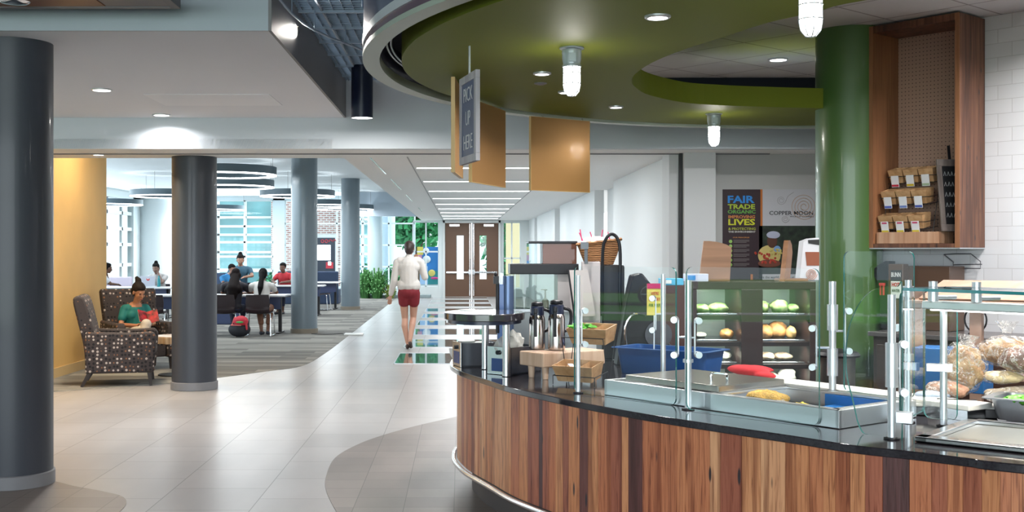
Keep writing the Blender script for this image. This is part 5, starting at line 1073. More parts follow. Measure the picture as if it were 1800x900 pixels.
# ---------------------------------------------------------------- wall cabinet
O_ = Vector((3.025,8.428,0)); Rc = LF(O_, -50)
M['rec'] = woodmat('reclaimed_cabinet_wood', [(.34,(.028,.011,.008)),(.5,(.10,.038,.020)),(.66,(.21,.09,.048))], axis=2, fine=35, coarse=6, rough=.5, knots=.05)
M['recl'] = woodmat('honey_cabinet_edge', [(.3,(.17,.065,.028)),(.6,(.30,.13,.058)),(.8,(.40,.19,.09))], axis=2, fine=35, coarse=6, rough=.5)
m, N, L, p = nodes('pegboard'); tc = N.new('ShaderNodeTexCoord'); mp = N.new('ShaderNodeMapping'); mp.inputs['Rotation'].default_value=(0,0,math.radians(50)); L.new(tc.outputs['Object'], mp.inputs[0]); s=N.new('ShaderNodeSeparateXYZ'); L.new(mp.outputs[0], s.inputs[0])
def cell(o_): 
    f_ = mathn(N,L,'FRACT', mathn(N,L,'MULTIPLY', o_, 1/.0285)); f_ = mathn(N,L,'SUBTRACT', f_, .5); return mathn(N,L,'MULTIPLY', f_, f_)
dd = mathn(N,L,'ADD', cell(s.outputs[0]), cell(s.outputs[2])); st = mathn(N,L,'LESS_THAN', dd, .018)
mx = N.new('ShaderNodeMix'); mx.data_type='RGBA'; mx.inputs[6].default_value=(.38,.24,.18,1); mx.inputs[7].default_value=(.05,.025,.02,1); L.new(st, mx.inputs[0]); L.new(mx.outputs[2], p.inputs['Base Color']); p.inputs['Roughness'].default_value=.6; M['peg']=m
t = thing('wall_cabinet', 'tall open reclaimed wood cabinet with pegboard back on the tiled wall', 'cabinet', (3.25,8.3,1.545))
zb, ztp, cw, cdp = 1.548, 3.185, .685, .375
finish('left_side', rbox(B(),Rc,(0,0,zb),(.03,cdp,ztp)), M['recl'], t, smooth=0, bevel=.002)
finish('right_side', rbox(B(),Rc,(cw-.03,0,zb),(cw,cdp,ztp)), M['rec'], t, smooth=0, bevel=.002)
finish('top_board', rbox(B(),Rc,(.03,0,ztp-.05),(cw-.03,cdp,ztp)), M['rec'], t, smooth=0, bevel=.002)
finish('bottom_board', rbox(B(),Rc,(.03,0,zb),(cw-.03,cdp,zb+.03)), M['rec'], t, smooth=0, bevel=.002)
finish('pegboard_back', rbox(B(),Rc,(.03,cdp-.012,zb+.03),(cw-.03,cdp-.004,ztp-.05)), M['peg'], t, smooth=0)
finish('front_edging', rbox(rbox(B(),Rc,(cw-.032,-.004,zb),(cw+.001,0,ztp)),Rc,(0,-.004,zb),(.032,0,ztp)), M['recl'], t, smooth=0)
finish('aluminium_strip', rbox(B(),Rc,(0,0,zb-.008),(cw,cdp,zb)), M['satin'], t, smooth=0)
one('plank_box', rbox(B(),Rc,(.04,.03,zb+.031),(.52,.24,zb+.115)), woodmat('slatted_light_wood', [(.3,(.30,.14,.07)),(.5,(.44,.25,.15)),(.7,(.56,.38,.26))], axis=2, fine=16, coarse=30, rough=.5), 'low wooden box carrying the tea rack at the bottom of the wall cabinet', 'box', smooth=0, bevel=.002)
# tea rack
t = thing('tea_rack', 'three tier black wire rack with nine wooden tea bins in the wall cabinet', 'tea rack', Rc@Vector((.2,.12,zb+.116)))
rb_ = zb+.116; levels = ((.055,.02,'bottom'),(.075,.20,'middle'),(.155,.36,'top'))
kinds = [((.62,.58,.10),(.5,.05,.10)),((.10,.16,.45),(.55,.57,.60)),((.50,.05,.08),(.6,.6,.6))]
acc = {0:[(.55,.45,.05)]*3, 1:[(.08,.12,.42),(.15,.22,.50),(.06,.10,.38)], 2:[(.50,.03,.06),(.62,.42,.03),(.35,.45,.30)]}
ncol = ['left','centre','right']
for li, (v0,zz_,nm) in enumerate(levels):
    for k in range(3):
        u0 = .045+.118*k+.012*li
        Rq = Rc @ Matrix.Translation((u0, v0, rb_+zz_)) @ Matrix.Rotation(math.radians(12),4,'X')
        cr = crate(t, Rq, .112, .13, .10, 0, 'tea_bin')
        tp = thing('tea_packet', 'white tea packet hanging on the %s tea bin of the %s tier' % (ncol[k], nm), 'tea packet', Rq@Vector((.055,-.01,.0)))
        hb_ = .085
        b = B(); rbox(b, Rq, (.028,-.012,.06-hb_),(.086,-.008,.06)); finish('packet_paper', b, mat('packet_white', (.70,.70,.72), .4), tp, smooth=0)
        finish('colour_print', rbox(B(), Rq, (.030,-.0135,.064-hb_),(.084,-.012,.080-hb_)), mat('packet_ink_%d_%d'%(li,k if li else 0), acc[li][k], .4), tp, smooth=0)
        if li == 0: finish('pink_print', rbox(B(), Rq, (.038,-.0135,.043),(.076,-.012,.055)), mat('packet_pink', (.50,.06,.14), .4), tp, smooth=0)
    b = B(); q = lambda u,v,z: Rc@Vector((u,v,rb_+z))
    b.tube([q(.04+.012*li,v0-.016,zz_+.05), q(.42+.012*li,v0-.016,zz_+.05), q(.43+.012*li,v0+.13,zz_+.07), q(.43+.012*li,v0+.13,zz_+.02), q(.42+.012*li,v0+.0,zz_+.0), q(.04+.012*li,v0,zz_)], .0028, 6); finish('tier_wire', b, M['black'], t)
for u in (.05,.44):
    b = B(); b.tube([q(u,.24,.0),q(u,.18,.30),q(u,.10,.0)], .003, 6); b.tube([q(u,.18,.30),q(u,.24,.40)], .003, 6)
    finish('rack_leg', b, M['black'], t)
# leaning chalkboard
t = thing('chalkboard', 'small framed chalkboard leaning inside the wall cabinet at the right', 'chalkboard', Rc@Vector((.58,.2,zb+.116)))
Rk = Rc @ Matrix.Translation((.56,.02,zb+.118)) @ Matrix.Rotation(math.radians(78),4,'Z') @ Matrix.Rotation(math.radians(-9),4,'Y')
Rk = Rc @ Matrix.Translation((.535,.05,zb+.118)) @ Matrix.Rotation(math.radians(58),4,'Z') @ Matrix.Rotation(math.radians(-8),4,'X')
M['oldw'] = woodmat('weathered_frame_wood', [(.3,(.10,.075,.07)),(.6,(.22,.18,.16)),(.8,(.30,.25,.23))], axis=2, fine=30, coarse=6, rough=.6)
b = B()
for p0,p1 in (((0,0,0),(.20,.016,.05)),((0,0,.47),(.20,.016,.52)),((0,0,.05),(.035,.016,.47)),((.165,0,.05),(.20,.016,.47))): rbox(b,Rk,p0,p1)
finish('frame', b, M['oldw'], t, smooth=0, bevel=.002)
finish('slate', rbox(B(),Rk,(.035,.004,.05),(.165,.012,.47)), M['black'], t, smooth=0)
b = B()
for k in range(5):
    for j in range(4): b.tube([Rk@Vector((.045+.027*j,.002,.10+.075*k)), Rk@Vector((.055+.027*j,.002,.13+.075*k)), Rk@Vector((.062+.027*j,.002,.10+.075*k))], .0016, 4)
finish('chalk_writing', b, mat('chalk_white', (.6,.6,.62), .9), t)
b = B(); rbox(b,Rk,(.09,.0,.52),(.11,.006,.62)); finish('hanging_strap', b, M['blackp'], t, smooth=0)
# ---------------------------------------------------------------- bronze hanging panels and blue sign
M['bronze'] = mat('bronze_panel', (.36,.19,.065), .33, .45, coat=.15); M['pled'] = mat('panel_edge_gold', (.48,.32,.12), .45)
def hpanel(P0, P1, z0, z1, label, th=.022):
    P0 = Vector((P0[0],P0[1],0)); P1 = Vector((P1[0],P1[1],0)); d = (P1-P0); L_=d.length; an_ = math.degrees(math.atan2(d.y,d.x)); Rh = LF(P0, an_)
    t = thing('hanging_panel', label, 'panel', ((P0.x+P1.x)/2,(P0.y+P1.y)/2,z0), 'bronze panels hanging below the canopy')
    finish('board', rbox(B(),Rh,(0,-th/2,z0),(L_,th/2,z1)), M['bronze'], t, smooth=0)
    b = B(); e=.003; rbox(b,Rh,(-e,-th/2-.001,z0-e),(.0,th/2+.001,z1+e)); rbox(b,Rh,(L_,-th/2-.001,z0-e),(L_+e,th/2+.001,z1+e)); rbox(b,Rh,(0,-th/2,z0-e),(L_,th/2,z0)); rbox(b,Rh,(0,-th/2,z1),(L_,th/2,z1+e)); finish('edge_banding', b, M['pled'], t, smooth=0)
    for u in (.12*L_/.6, L_-.07):
        c_ = Rh@Vector((u,0,0)); b = B(); b.tube([Vector((c_.x,c_.y,z1)),Vector((c_.x+.006,c_.y,z1+.01)),Vector((c_.x,c_.y,z1+.018)),Vector((c_.x-.004,c_.y,z1+.012)),Vector((c_.x,c_.y,z1+.02)),Vector((c_.x,c_.y,zs-.001))], .0025, 6); finish('hook', b, M['chrome'], t)
    return t
hpanel((-.047,6.90),(.003,7.50), 2.005, 2.578, 'bronze panel seen edge-on, left of the blue sign')
hpanel((.067,7.89),(.326,8.58), 2.005, 2.578, 'bronze panel behind the blue sign, angled to the right')
hpanel((.543,8.90),(1.04,9.25), 2.003, 2.577, 'bronze panel facing forward, right of the other two')
P0 = Vector((.003,6.15,0)); P1 = Vector((.087,5.80,0)); d = P1-P0; L_ = d.length; Rh = LF(P0, math.degrees(math.atan2(d.y,d.x)))
t = thing('pickup_sign', 'blue chalkboard sign reading PICK UP HERE in a weathered frame, hanging by a strap', 'sign', (.045,5.97,1.985))
z0, z1 = 1.985, 2.45
M['gfr'] = woodmat('grey_weathered_frame', [(.3,(.22,.20,.22)),(.6,(.38,.36,.38)),(.8,(.5,.48,.5))], axis=2, fine=30, coarse=6, rough=.6)
b = B(); f_ = .04
for p0,p1 in (((0,-.012,z0),(L_,.012,z0+f_)),((0,-.012,z1-f_),(L_,.012,z1)),((0,-.012,z0+f_),(f_,.012,z1-f_)),((L_-f_,-.012,z0+f_),(L_,.012,z1-f_))): rbox(b,Rh,p0,p1)
finish('frame', b, M['gfr'], t, smooth=0, bevel=.002)
finish('blue_slate', rbox(B(),Rh,(f_,-.006,z0+f_),(L_-f_,.008,z1-f_)), mat('blue_slate', (.018,.045,.12), .5), t, smooth=0)
ch = mat('chalk_white', (.6,.6,.62), .9)
for k, (s_, w_) in enumerate((('PICK',.19),('UP',.10),('HERE',.19))):
    c_ = Rh@Vector((L_/2-w_/2,-.008,z1-.14-.125*k)); fit(s_, w_, .075, ch, t, frameM(c_, d, (0,0,1)), bold=-.012)
c_ = Rh@Vector((L_/2,0,0)); b = B(); b.box((c_.x,c_.y,2.525),(.022,.006,.15),rz=math.atan2(d.y,d.x)); b.tube([(c_.x,c_.y,2.59),(c_.x,c_.y,2.60)],.004,6); finish('hanging_strap', b, M['satin'], t)
# ================================================================ LOUNGE FURNITURE
m, N, L, p = nodes('dotted_upholstery'); M['dots'] = m
tc = N.new('ShaderNodeTexCoord'); vo = N.new('ShaderNodeTexVoronoi'); vo.inputs['Scale'].default_value = 23; vo.inputs['Randomness'].default_value = .35; L.new(tc.outputs['Object'], vo.inputs['Vector'])
s = N.new('ShaderNodeSeparateColor'); L.new(vo.outputs['Color'], s.inputs[0]); cr_ = ramp(N, [(0,(.008,.007,.01)),(.42,(.012,.01,.012)),(.43,(.42,.36,.33)),(.72,(.36,.31,.29)),(.73,(.20,.09,.045)),(1,(.15,.07,.04))]); cr_.color_ramp.interpolation='CONSTANT'; L.new(s.outputs[0], cr_.inputs[0])
lt = mathn(N,L,'LESS_THAN', vo.outputs['Distance'], .33); mx = N.new('ShaderNodeMix'); mx.data_type='RGBA'; mx.inputs[6].default_value=(.042,.033,.034,1); L.new(lt, mx.inputs[0]); L.new(cr_.outputs[0], mx.inputs[7]); L.new(mx.outputs[2], p.inputs['Base Color']); p.inputs['Roughness'].default_value=.85
M['dleg'] = mat('dark_wood_leg', (.02,.012,.01), .4)
def armchair(label):
    t = thing('armchair', label, 'armchair', (0,0,0), 'dotted high back armchairs')
    I = Matrix.Rotation(PI/2,4,'Z')          # profile (x->y)
    def prof(pts, x0, x1, nm, bev=.03, taper=None):
        b = B(); Mx = Matrix(((0,1,0,0),(1,0,0,0),(0,0,1,0),(0,0,0,1)))
        b.prismM(pts, x0, x1, Mx)
        if taper:
            for v in b.bm.verts: v.co.x *= taper(v.co.z)
        return finish(nm, b, M['dots'], t, smooth=50, bevel=bev, seg=3)
    back = [(p_.x,p_.y) for p_ in spl([Vector(q+(0,)) for q in ((.20,.30),(.25,.55),(.31,.80),(.36,.97),(.41,1.02),(.47,1.01),(.49,.95),(.44,.72),(.38,.45),(.36,.15))],4)]
    prof(back, -.35, .35, 'backrest', .03, lambda z: .93+.12*max(0,min(1,(z-.3)/.7)))
    arm = [(-.38,.15),(-.40,.40),(-.41,.56),(-.37,.61),(-.10,.60),(.20,.61),(.36,.62),(.36,.15)]
    prof(arm, -.39, -.27, 'armrest', .025); prof(arm, .27, .39, 'armrest', .025)
    finish('seat', B().b2((-.268,-.36,.16),(.268,.24,.33)), M['dots'], t, smooth=50, bevel=.02)
    finish('seat_cushion', B().b2((-.265,-.40,.332),(.265,.22,.44)), M['dots'], t, smooth=50, bevel=.04, seg=3)
    for x in (-.33,.33):
        finish('leg', B().cyl((x,-.33,.15),(x,-.35,0), .030,.020,n=4), M['dleg'], t, smooth=0)
        finish('leg', B().cyl((x,.32,.15),(x,.40,0), .032,.020,n=4), M['dleg'], t, smooth=0)
    return t
ac = armchair('dotted armchair turned away, empty, nearest the yellow wall')
ac2 = dup(ac, (-4.22,14.85,.004), math.radians(33), 'dotted armchair in which the reading woman sits')
ac.location = (-3.93,13.15,.004); ac.rotation_euler = (0,0,math.radians(103))
t = thing('log_table', 'round log slab side table in front of the reading woman', 'side table', (-3.50,14.0,.004))
b = B(); c = Vector((-3.50,14.0,0))
def bark(v): return v
pts = [(c.x+(.27+.012*math.sin(k*1.7)+.01*math.sin(k*.9+1))*math.cos(k*PI/24), c.y+(.27+.012*math.sin(k*1.7)+.01*math.sin(k*.9+1))*math.sin(k*PI/24)) for k in range(48)]
finish('bark_slab', B().prism(pts, .40, .485), woodmat('bark_edge', [(.3,(.10,.05,.03)),(.5,(.42,.28,.16)),(.7,(.66,.52,.36))], axis=2, fine=22, coarse=14, rough=.7), t, smooth=60, bevel=.006)
finish('slab_top', B().prism([(c.x+(a-c.x)*.97,c.y+(e-c.y)*.97) for a,e in pts], .485, .49), mat('pale_wood_top', (.62,.52,.44), .3, var=.12, vscale=8), t, smooth=60)
b = B(); b.cyl((c.x,c.y,.02),(c.x,c.y,.40),.03); b.lathe((c.x,c.y,.004),[(.22,0),(.22,.012),(.05,.02)],32); finish('pedestal', b, M['black'], t)
M['shell'] = mat('aubergine_chair_shell', (.022,.012,.016), .45)
def shellchair(label):
    t = thing('shell_chair', label, 'chair', (0,0,0))
    b = B(); P_ = [(-.22,.43),(-.10,.42),(.10,.41),(.19,.44),(.225,.52),(.24,.62),(.255,.75)]; w_ = [.21,.22,.22,.21,.21,.215,.20]; rows=[]
    sp = spl([Vector((a,c_,w0)) for (a,c_),w0 in zip(P_,w_)],4)
    for dz in (0,-.012):
        rr=[]
        for q in sp: rr.append([b.bm.verts.new((q.z*k/6, q.x-.02*abs(k/6)**2*(1 if q.y>.5 else 0)+ (0 if q.y<.5 else dz), q.y+.02*abs(k/6)**2*(1 if q.y<.5 else 0)+(dz if q.y<.5 else 0))) for k in range(-6,7)])
        rows.append(rr)
    for rr in rows:
        for i in range(len(rr)-1):
            for k in range(12): b._f([rr[i][k],rr[i][k+1],rr[i+1][k+1],rr[i+1][k]])
    n_=len(rows[0])
    for i in range(n_-1):
        for k in (0,12): b._f([rows[0][i][k],rows[0][i+1][k],rows[1][i+1][k],rows[1][i][k]])
    for i in (0,n_-1):
        for k in range(12): b._f([rows[0][i][k],rows[0][i][k+1],rows[1][i][k+1],rows[1][i][k]])
    finish('seat_shell', b, M['shell'], t, smooth=60)
    for s_ in (-1,1):
        finish('sled_frame', B().tube(spl([Vector(q) for q in ((s_*.17,-.16,.415),(s_*.22,-.19,.38),(s_*.235,-.22,.04),(s_*.235,-.21,.012),(s_*.235,.22,.012),(s_*.235,.235,.04),(s_*.22,.16,.38),(s_*.17,.12,.405))],4), .011, 8), M['chrome'], t)
    return t
sc0 = shellchair('dark shell chair under the woman with long loose hair'); sc0.location = (-4.24,20.5,.004); sc0.rotation_euler=(0,0,PI)
sc0.rotation_euler=(0,0,PI); sc0.location.y=20.48
def chairat(x,y,rz,lb,g=None):
    return dup(sc0,(x,y,.004),rz,lb,g)
chairat(-3.62,20.48,PI,'dark shell chair under the woman in the white shirt')
chairat(-5.50,20.35,PI+.1,'empty dark shell chair behind the reading woman')
chairat(-3.62,29.4,1.5,'dark shell chair seen from the side right of the blue grey column')
chairat(-4.75,31.6,0,'dark shell chair across the far table beneath the screen')
chairat(-7.12,26.85,0,'dark shell chair under the woman with the stickered laptop'); chairat(-7.95,24.85,2.2,'dark shell chair under the man resting his chin')
chairat(-5.50,26.75,.8,'dark shell chair under the person in the blue top'); chairat(-4.3,27.9,0,'dark shell chair under the person in the red top')
M['ttop'] = mat('pale_table_top', (.60,.62,.64), .35); M['tnavy'] = mat('navy_table_panel', (.03,.045,.11), .5)
def table(x0,x1,y0,y1,label,panel=True,z=.72):
    t = thing('study_table', label, 'table', ((x0+x1)/2,(y0+y1)/2,.004))
    finish('table_top', B().b2((x0,y0,z-.03),(x1,y1,z)), M['ttop'], t, smooth=0, bevel=.004)
    if panel: finish('modesty_panel', B().b2((x0+.1,y0+.09,.46),(x1-.1,y0+.115,z-.032)), M['tnavy'], t, smooth=0)
    for x in (x0+.15,x1-.15):
        b=B(); b.b2((x-.03,(y0+y1)/2-.03,.03),(x+.03,(y0+y1)/2+.03,z-.031)); b.b2((x-.03,y0+.06,.004),(x+.03,y1-.06,.03)); finish('leg', b, M['black'], t, smooth=0)
    return t
table(-4.95,-3.22,20.86,21.6,'long table before the two women seen from behind')
table(-6.9,-5.05,20.86,21.6,'table with blue panel beyond the reading woman')
table(-8.6,-6.5,25.4,26.2,'table with the stickered laptop left of the slate column')
table(-6.3,-4.35,25.6,26.3,'table of the pair beyond the long haired woman')
table(-4.8,-3.25,26.9,27.5,'table before the person in red')
table(-3.95,-3.17,29.75,30.5,'small table between the two blue grey columns')
def sofa(x0,x1,y0,y1,label,h_=.95):
    t = thing('lounge_bench', label, 'sofa', ((x0+x1)/2,(y0+y1)/2,.004))
    finish('seat', B().b2((x0,y0+.15,.0),(x1,y1,.44)), M['tnavy'], t, bevel=.03); finish('backrest', B().b2((x0,y0,.0),(x1,y0+.148,h_)), mat('navy_upholstery', (.035,.06,.12), .8), t, bevel=.03)
sofa(-5.3,-3.55,32.9,33.7,'navy high back bench under the screen kiosk')
sofa(-7.4,-5.9,30.4,31.2,'dark navy bench behind the table of the pair')
sofa(-10.2,-8.4,29.0,29.8,'pale lilac bench by the left windows' , .88)
for o in bpy.data.objects:
    if o.name.startswith('lounge_bench') and 'lilac' in o.get('label',''):
        for ch_ in o.children:
            ch_.data.materials[0] = mat('lilac_upholstery', (.50,.45,.55), .8)
# ---------------------------------------------------------------- kiosk
t = thing('screen_kiosk', 'black kiosk with a lit white screen and red symbols by the brick wall', 'screen', (-4.56,38.4,.004))
kx=lambda x:(x-810)*38.4/2000; kz=lambda y:H-(y-442.5)*38.4/2000
finish('frame', B().b2((kx(552),38.4,kz(487)),(kx(592),38.5,kz(412))), mat('kiosk_white', (.6,.66,.68), .4), t, smooth=0)
finish('black_face', B().b2((kx(555),38.38,kz(478)),(kx(589),38.4,kz(418))), mat('kiosk_face', (.02,.03,.05), .3), t, smooth=0)
finish('screen', B().b2((kx(554),38.365,kz(457)),(kx(581),38.38,kz(431))), M['lampc'], t, smooth=0)
b = B()
for k in range(4):
    b.tube([Vector((kx(567+7*k)+.045*math.cos(a*PI/6),38.37,kz(424)+.05*math.sin(a*PI/6))) for a in range(12 if k<2 else 8)], .014, 5, k<2)
finish('red_symbols', b, mat('kiosk_red', (.45,.03,.05), .4), t)
finish('red_patch', B().b2((kx(573),38.37,kz(472)),(kx(586),38.38,kz(461))), mat('kiosk_red', (.45,.03,.05), .4), t, smooth=0)
finish('white_mark', B().b2((kx(577),38.362,kz(466)),(kx(582),38.37,kz(460))), M['lampc'], t, smooth=0)
finish('stand', B().b2((kx(558),38.42,.0),(kx(586),38.48,kz(487))), M['black'], t, smooth=0)
# ---------------------------------------------------------------- planter and plants
one('planter', B().b2((-3.55,37.3,.004),(-.98,37.75,.10)), mat('grey_planter', (.25,.31,.32), .5), 'long low grey planter along the glass at the corridor end', 'planter', smooth=0, bevel=.01)
def clump(x,y,z,h_,r,n,seed,lb,c1,c2,w_=.012,name='leafy_plant'):
    rr = random.Random(seed); t = thing(name, lb, 'plant', (x,y,z)); b=B()
    for k in range(n):
        a=rr.uniform(0,2*PI); q=rr.uniform(.15,1)*r; hh=h_*rr.uniform(.25,1)*(1.05-.35*q/r); d_=Vector((math.cos(a),math.sin(a),0)); s_=d_.cross(Vector((0,0,1)))*w_*rr.uniform(.7,1.3)
        p0=Vector((x,y,z))+d_*rr.uniform(.02,.16); p1=p0+d_*q*.4+Vector((0,0,hh*.6)); p2=p0+d_*q+Vector((0,0,hh)); p3=p2+d_*.1*r+Vector((0,0,-.06*h_))
        v=[b.bm.verts.new(e) for e in (p0-s_*.4,p0+s_*.4,p1-s_,p1+s_,p2-s_*1.6,p2+s_*1.6,p3)]
        b._f([v[0],v[1],v[3],v[2]]); b._f([v[2],v[3],v[5],v[4]]); b._f([v[4],v[5],v[6]])
    finish('leaves', b, mat('leaf_%s'%seed, c1, .6, col2=c2, vscale=9), t, smooth=0)
    b=B(); b.cyl((x,y,z),(x,y,z+h_*.4),.012,n=6); finish('stem', b, mat('stem_green', (.10,.22,.05), .6), t)
    return t
clump(-2.72,37.0,.004,1.05,.30,260,51,'tall feathery green plant beside the pale column base',(.06,.20,.05),(.10,.30,.08),.02)
clump(-3.12,37.1,.004,1.0,.22,160,52,'darker leafy plant against the slim column, left of the feathery plant',(.04,.16,.04),(.08,.25,.06),.03)
clump(-2.28,36.9,.004,.55,.2,90,53,'low yellowish plant right of the feathery plant',(.30,.32,.06),(.12,.28,.05),.015)
def bush(x,y,z,r,seed,lb,c=(.05,.30,.10),n=260,name='shrub',cat='shrub',lf=.07,trunk=0):
    rr=random.Random(seed); t=thing(name,lb,cat,(x,y,z-(trunk or 0))); b=B()
    for k in range(n):
        v=Vector((rr.gauss(0,1),rr.gauss(0,1),rr.gauss(0,1))).normalized(); v=Vector((v.x*r[0],v.y*r[1],abs(v.z)*r[2] if not trunk else v.z*r[2]))*rr.uniform(.55,1.05); q=Vector((x,y,z))+v
        a=Vector((rr.uniform(-1,1),rr.uniform(-1,1),rr.uniform(-1,1))).normalized(); e=a.orthogonal().normalized()*lf; g_=a.cross(e)*.6
        b.quad(q-e,q+g_,q+e,q-g_)
    finish('foliage', b, mat('foliage_%s'%seed, c, .7, var=.5, vscale=1.5), t, smooth=0)
    b=B(); b.cyl((x,y,z-(trunk or 0)),(x,y,z+r[2]*.3),.05 if not trunk else .16,n=8); finish('trunk', b, mat('bark_brown', (.10,.07,.05), .8), t)
bush(-2.35,40.6,-.06,(.55,.5,1.15),61,'bright green shrub outside the glass behind the walking woman',n=900,lf=.09)
bush(-3.25,40.4,-.06,(.4,.4,1.15),62,'green shrub outside between the slim column and the pale column',c=(.06,.32,.12),n=600,lf=.08)
bush(-6.6,41.0,-.06,(.8,.5,.95),63,'small green shrub outside below the brick wall',c=(.05,.28,.14),n=600,lf=.08)
bush(-1.9,52,3.9,(2.0,2.0,2.3),64,'green tree outside left of the double doors',c=(.04,.26,.10),n=2600,lf=.2,name='outdoor_tree',cat='tree',trunk=3.96)
bush(-5.5,60,4.2,(3.5,2.0,2.8),65,'large green tree far outside beyond the brick wall',c=(.05,.28,.13),n=2600,lf=.25,name='outdoor_tree',cat='tree',trunk=4.26)
bush(2.1,58,3.0,(1.2,1.2,3.0),66,'tree outside seen in the side window right of the doors',c=(.04,.24,.10),n=1200,lf=.2,name='outdoor_tree',cat='tree',trunk=3.06)
# ---------------------------------------------------------------- outside buildings
m, N, L, p = nodes('pink_brick'); tc = N.new('ShaderNodeTexCoord'); s=N.new('ShaderNodeSeparateXYZ'); L.new(tc.outputs['Object'], s.inputs[0]); cbn=N.new('ShaderNodeCombineXYZ'); L.new(s.outputs[0],cbn.inputs[0]); L.new(s.outputs[2],cbn.inputs[1]); bk=N.new('ShaderNodeTexBrick'); L.new(cbn.outputs[0],bk.inputs[0])
for k,v in (('Scale',1),('Mortar Size',.018),('Brick Width',.24),('Row Height',.09)): bk.inputs[k].default_value=v
bk.inputs['Color1'].default_value=(.32,.15,.14,1); bk.inputs['Color2'].default_value=(.42,.24,.22,1); bk.inputs['Mortar'].default_value=(.62,.58,.58,1); L.new(bk.outputs[0],p.inputs['Base Color']); p.inputs['Roughness'].default_value=.85; M['brick']=m
b=B(); b.b2((-8.0,48,-.06),(-5.0,48.4,6.5)); t=one('brick_building', b, M['brick'], 'sunlit pinkish brick wall outside behind the lounge', 'building', smooth=0)
M['teal']=mat('teal_facade_glass', (.18,.42,.46), .12, spec=.8, var=.35, vscale=.5); M['fgrey']=mat('facade_grey', (.42,.52,.56), .6)
def facade(x0,x1,y,z1,nx,nz,label):
    t=thing('glass_facade',label,'building',((x0+x1)/2,y,-.06)); finish('glazing', B().b2((x0,y,-.06),(x1,y+.2,z1)), M['teal'], t, smooth=0); b=B()
    for i in range(nx+1): x=x0+(x1-x0)*i/nx; b.b2((x-.06,y-.08,-.06),(x+.06,y,z1))
    for k in range(nz+1): z=z1*k/nz; b.b2((x0,y-.08,z-.05),(x1,y,z+.05))
    finish('mullions', b, M['wframe'], t, smooth=0)
facade(-11.6,-8.1,49,6,3,8,'teal glass facade outside left of the brick wall')
facade(-24,-16.0,44,6,5,8,'teal glass facade far outside the left windows')
facade(-4.9,-3.2,47,5,2,7,'grey glazed facade outside right of the brick wall')
b=B(); b.b2((-22,14,-.06),(-21.6,42,.9)); b.b2((-22,14,2.4),(-21.6,42,3.0)); 
for k in range(8): b.b2((-22,15+3.6*k,.9),(-21.6,16.4+3.6*k,2.4))
one('garden_building', b, M['fgrey'], 'pale blue building outside the left lounge windows', 'building', smooth=0)
b=B(); b.b2((1.75,44,-.06),(4,44.3,5)); one('tan_wall', b, mat('tan_render', (.62,.50,.30), .8), 'sunny tan wall outside right of the double doors', 'wall panel', smooth=0)
# mural in the window
t=thing('window_mural','colourful painted panel standing outside the window left of the doors','painting',(-1.08,38.9,-.06))
mx_=lambda x:(x-810)*38.9/2000; mz_=lambda y:H-(y-442.5)*38.9/2000
def mp_(nm,x0,x1,y0,y1,c_,d): finish(nm,B().b2((mx_(x0),38.9-d,mz_(y1)),(mx_(x1),38.92-d,mz_(y0))),mat('mural_'+nm,c_,.6),t,smooth=0)
mp_('blue_field',738,773,434,500,(.03,.20,.55),.0); mp_('pale_field',738,752,468,500,(.35,.50,.75),.03); mp_('yellow_block',733.5,744,434,448,(.70,.55,.10),.03); mp_('pink_block',733.5,742,448,458,(.6,.25,.4),.03); mp_('teal_block',752,773,476,500,(.03,.25,.28),.03); mp_('white_base',733,775,500,521,(.70,.74,.76),.0)
for nm,x,y,rx,ry,c_ in (('white_round',749,441,5.5,5.5,(.75,.75,.78)),('white_oval',750,456,7,6.5,(.75,.75,.78)),('yellow_round',759,480,6,6,(.7,.55,.15)),('magenta_dash',764,489,7,2,(.6,.05,.25))): finish(nm,B().ell((mx_(x),38.86,mz_(y)),(rx*.0195,.01,ry*.0195)),mat('mural_'+nm,c_,.6),t)
# ================================================================ PEOPLE
SK = {}
def skin(c): 
    return mat('skin_%d'%int(c[0]*1000), c, .5)
def bodymesh(name, prims, m_, parent, vox=.009, it=4):
    b = B()
    for q in prims:
        if q[0]=='c':
            _,p0,p1,r0,r1 = q; p0=Vector(p0); p1=Vector(p1)
            b.cyl(p0,p1,r0,r1,n=14); b.ell(p0,(r0*1.001,)*3,nu=14,nv=8); b.ell(p1,(r1*1.001,)*3,nu=14,nv=8)
        else:
            b.ell(q[1],q[2],rot=q[3] if len(q)>3 else (0,0,0),nu=18,nv=12)
    o = finish(name, b, m_, parent, smooth=0)
    md=o.modifiers.new('r','REMESH'); md.mode='VOXEL'; md.voxel_size=vox; md.use_smooth_shade=True
    md=o.modifiers.new('s','SMOOTH'); md.iterations=it; md.factor=.6
    bpy.context.view_layer.update()
    me=bpy.data.meshes.new_from_object(o.evaluated_get(bpy.context.evaluated_depsgraph_get())); o.modifiers.clear(); o.data=me; me.name=name
    me.polygons.foreach_set('use_smooth',[True]*len(me.polygons)); return o
V=Vector
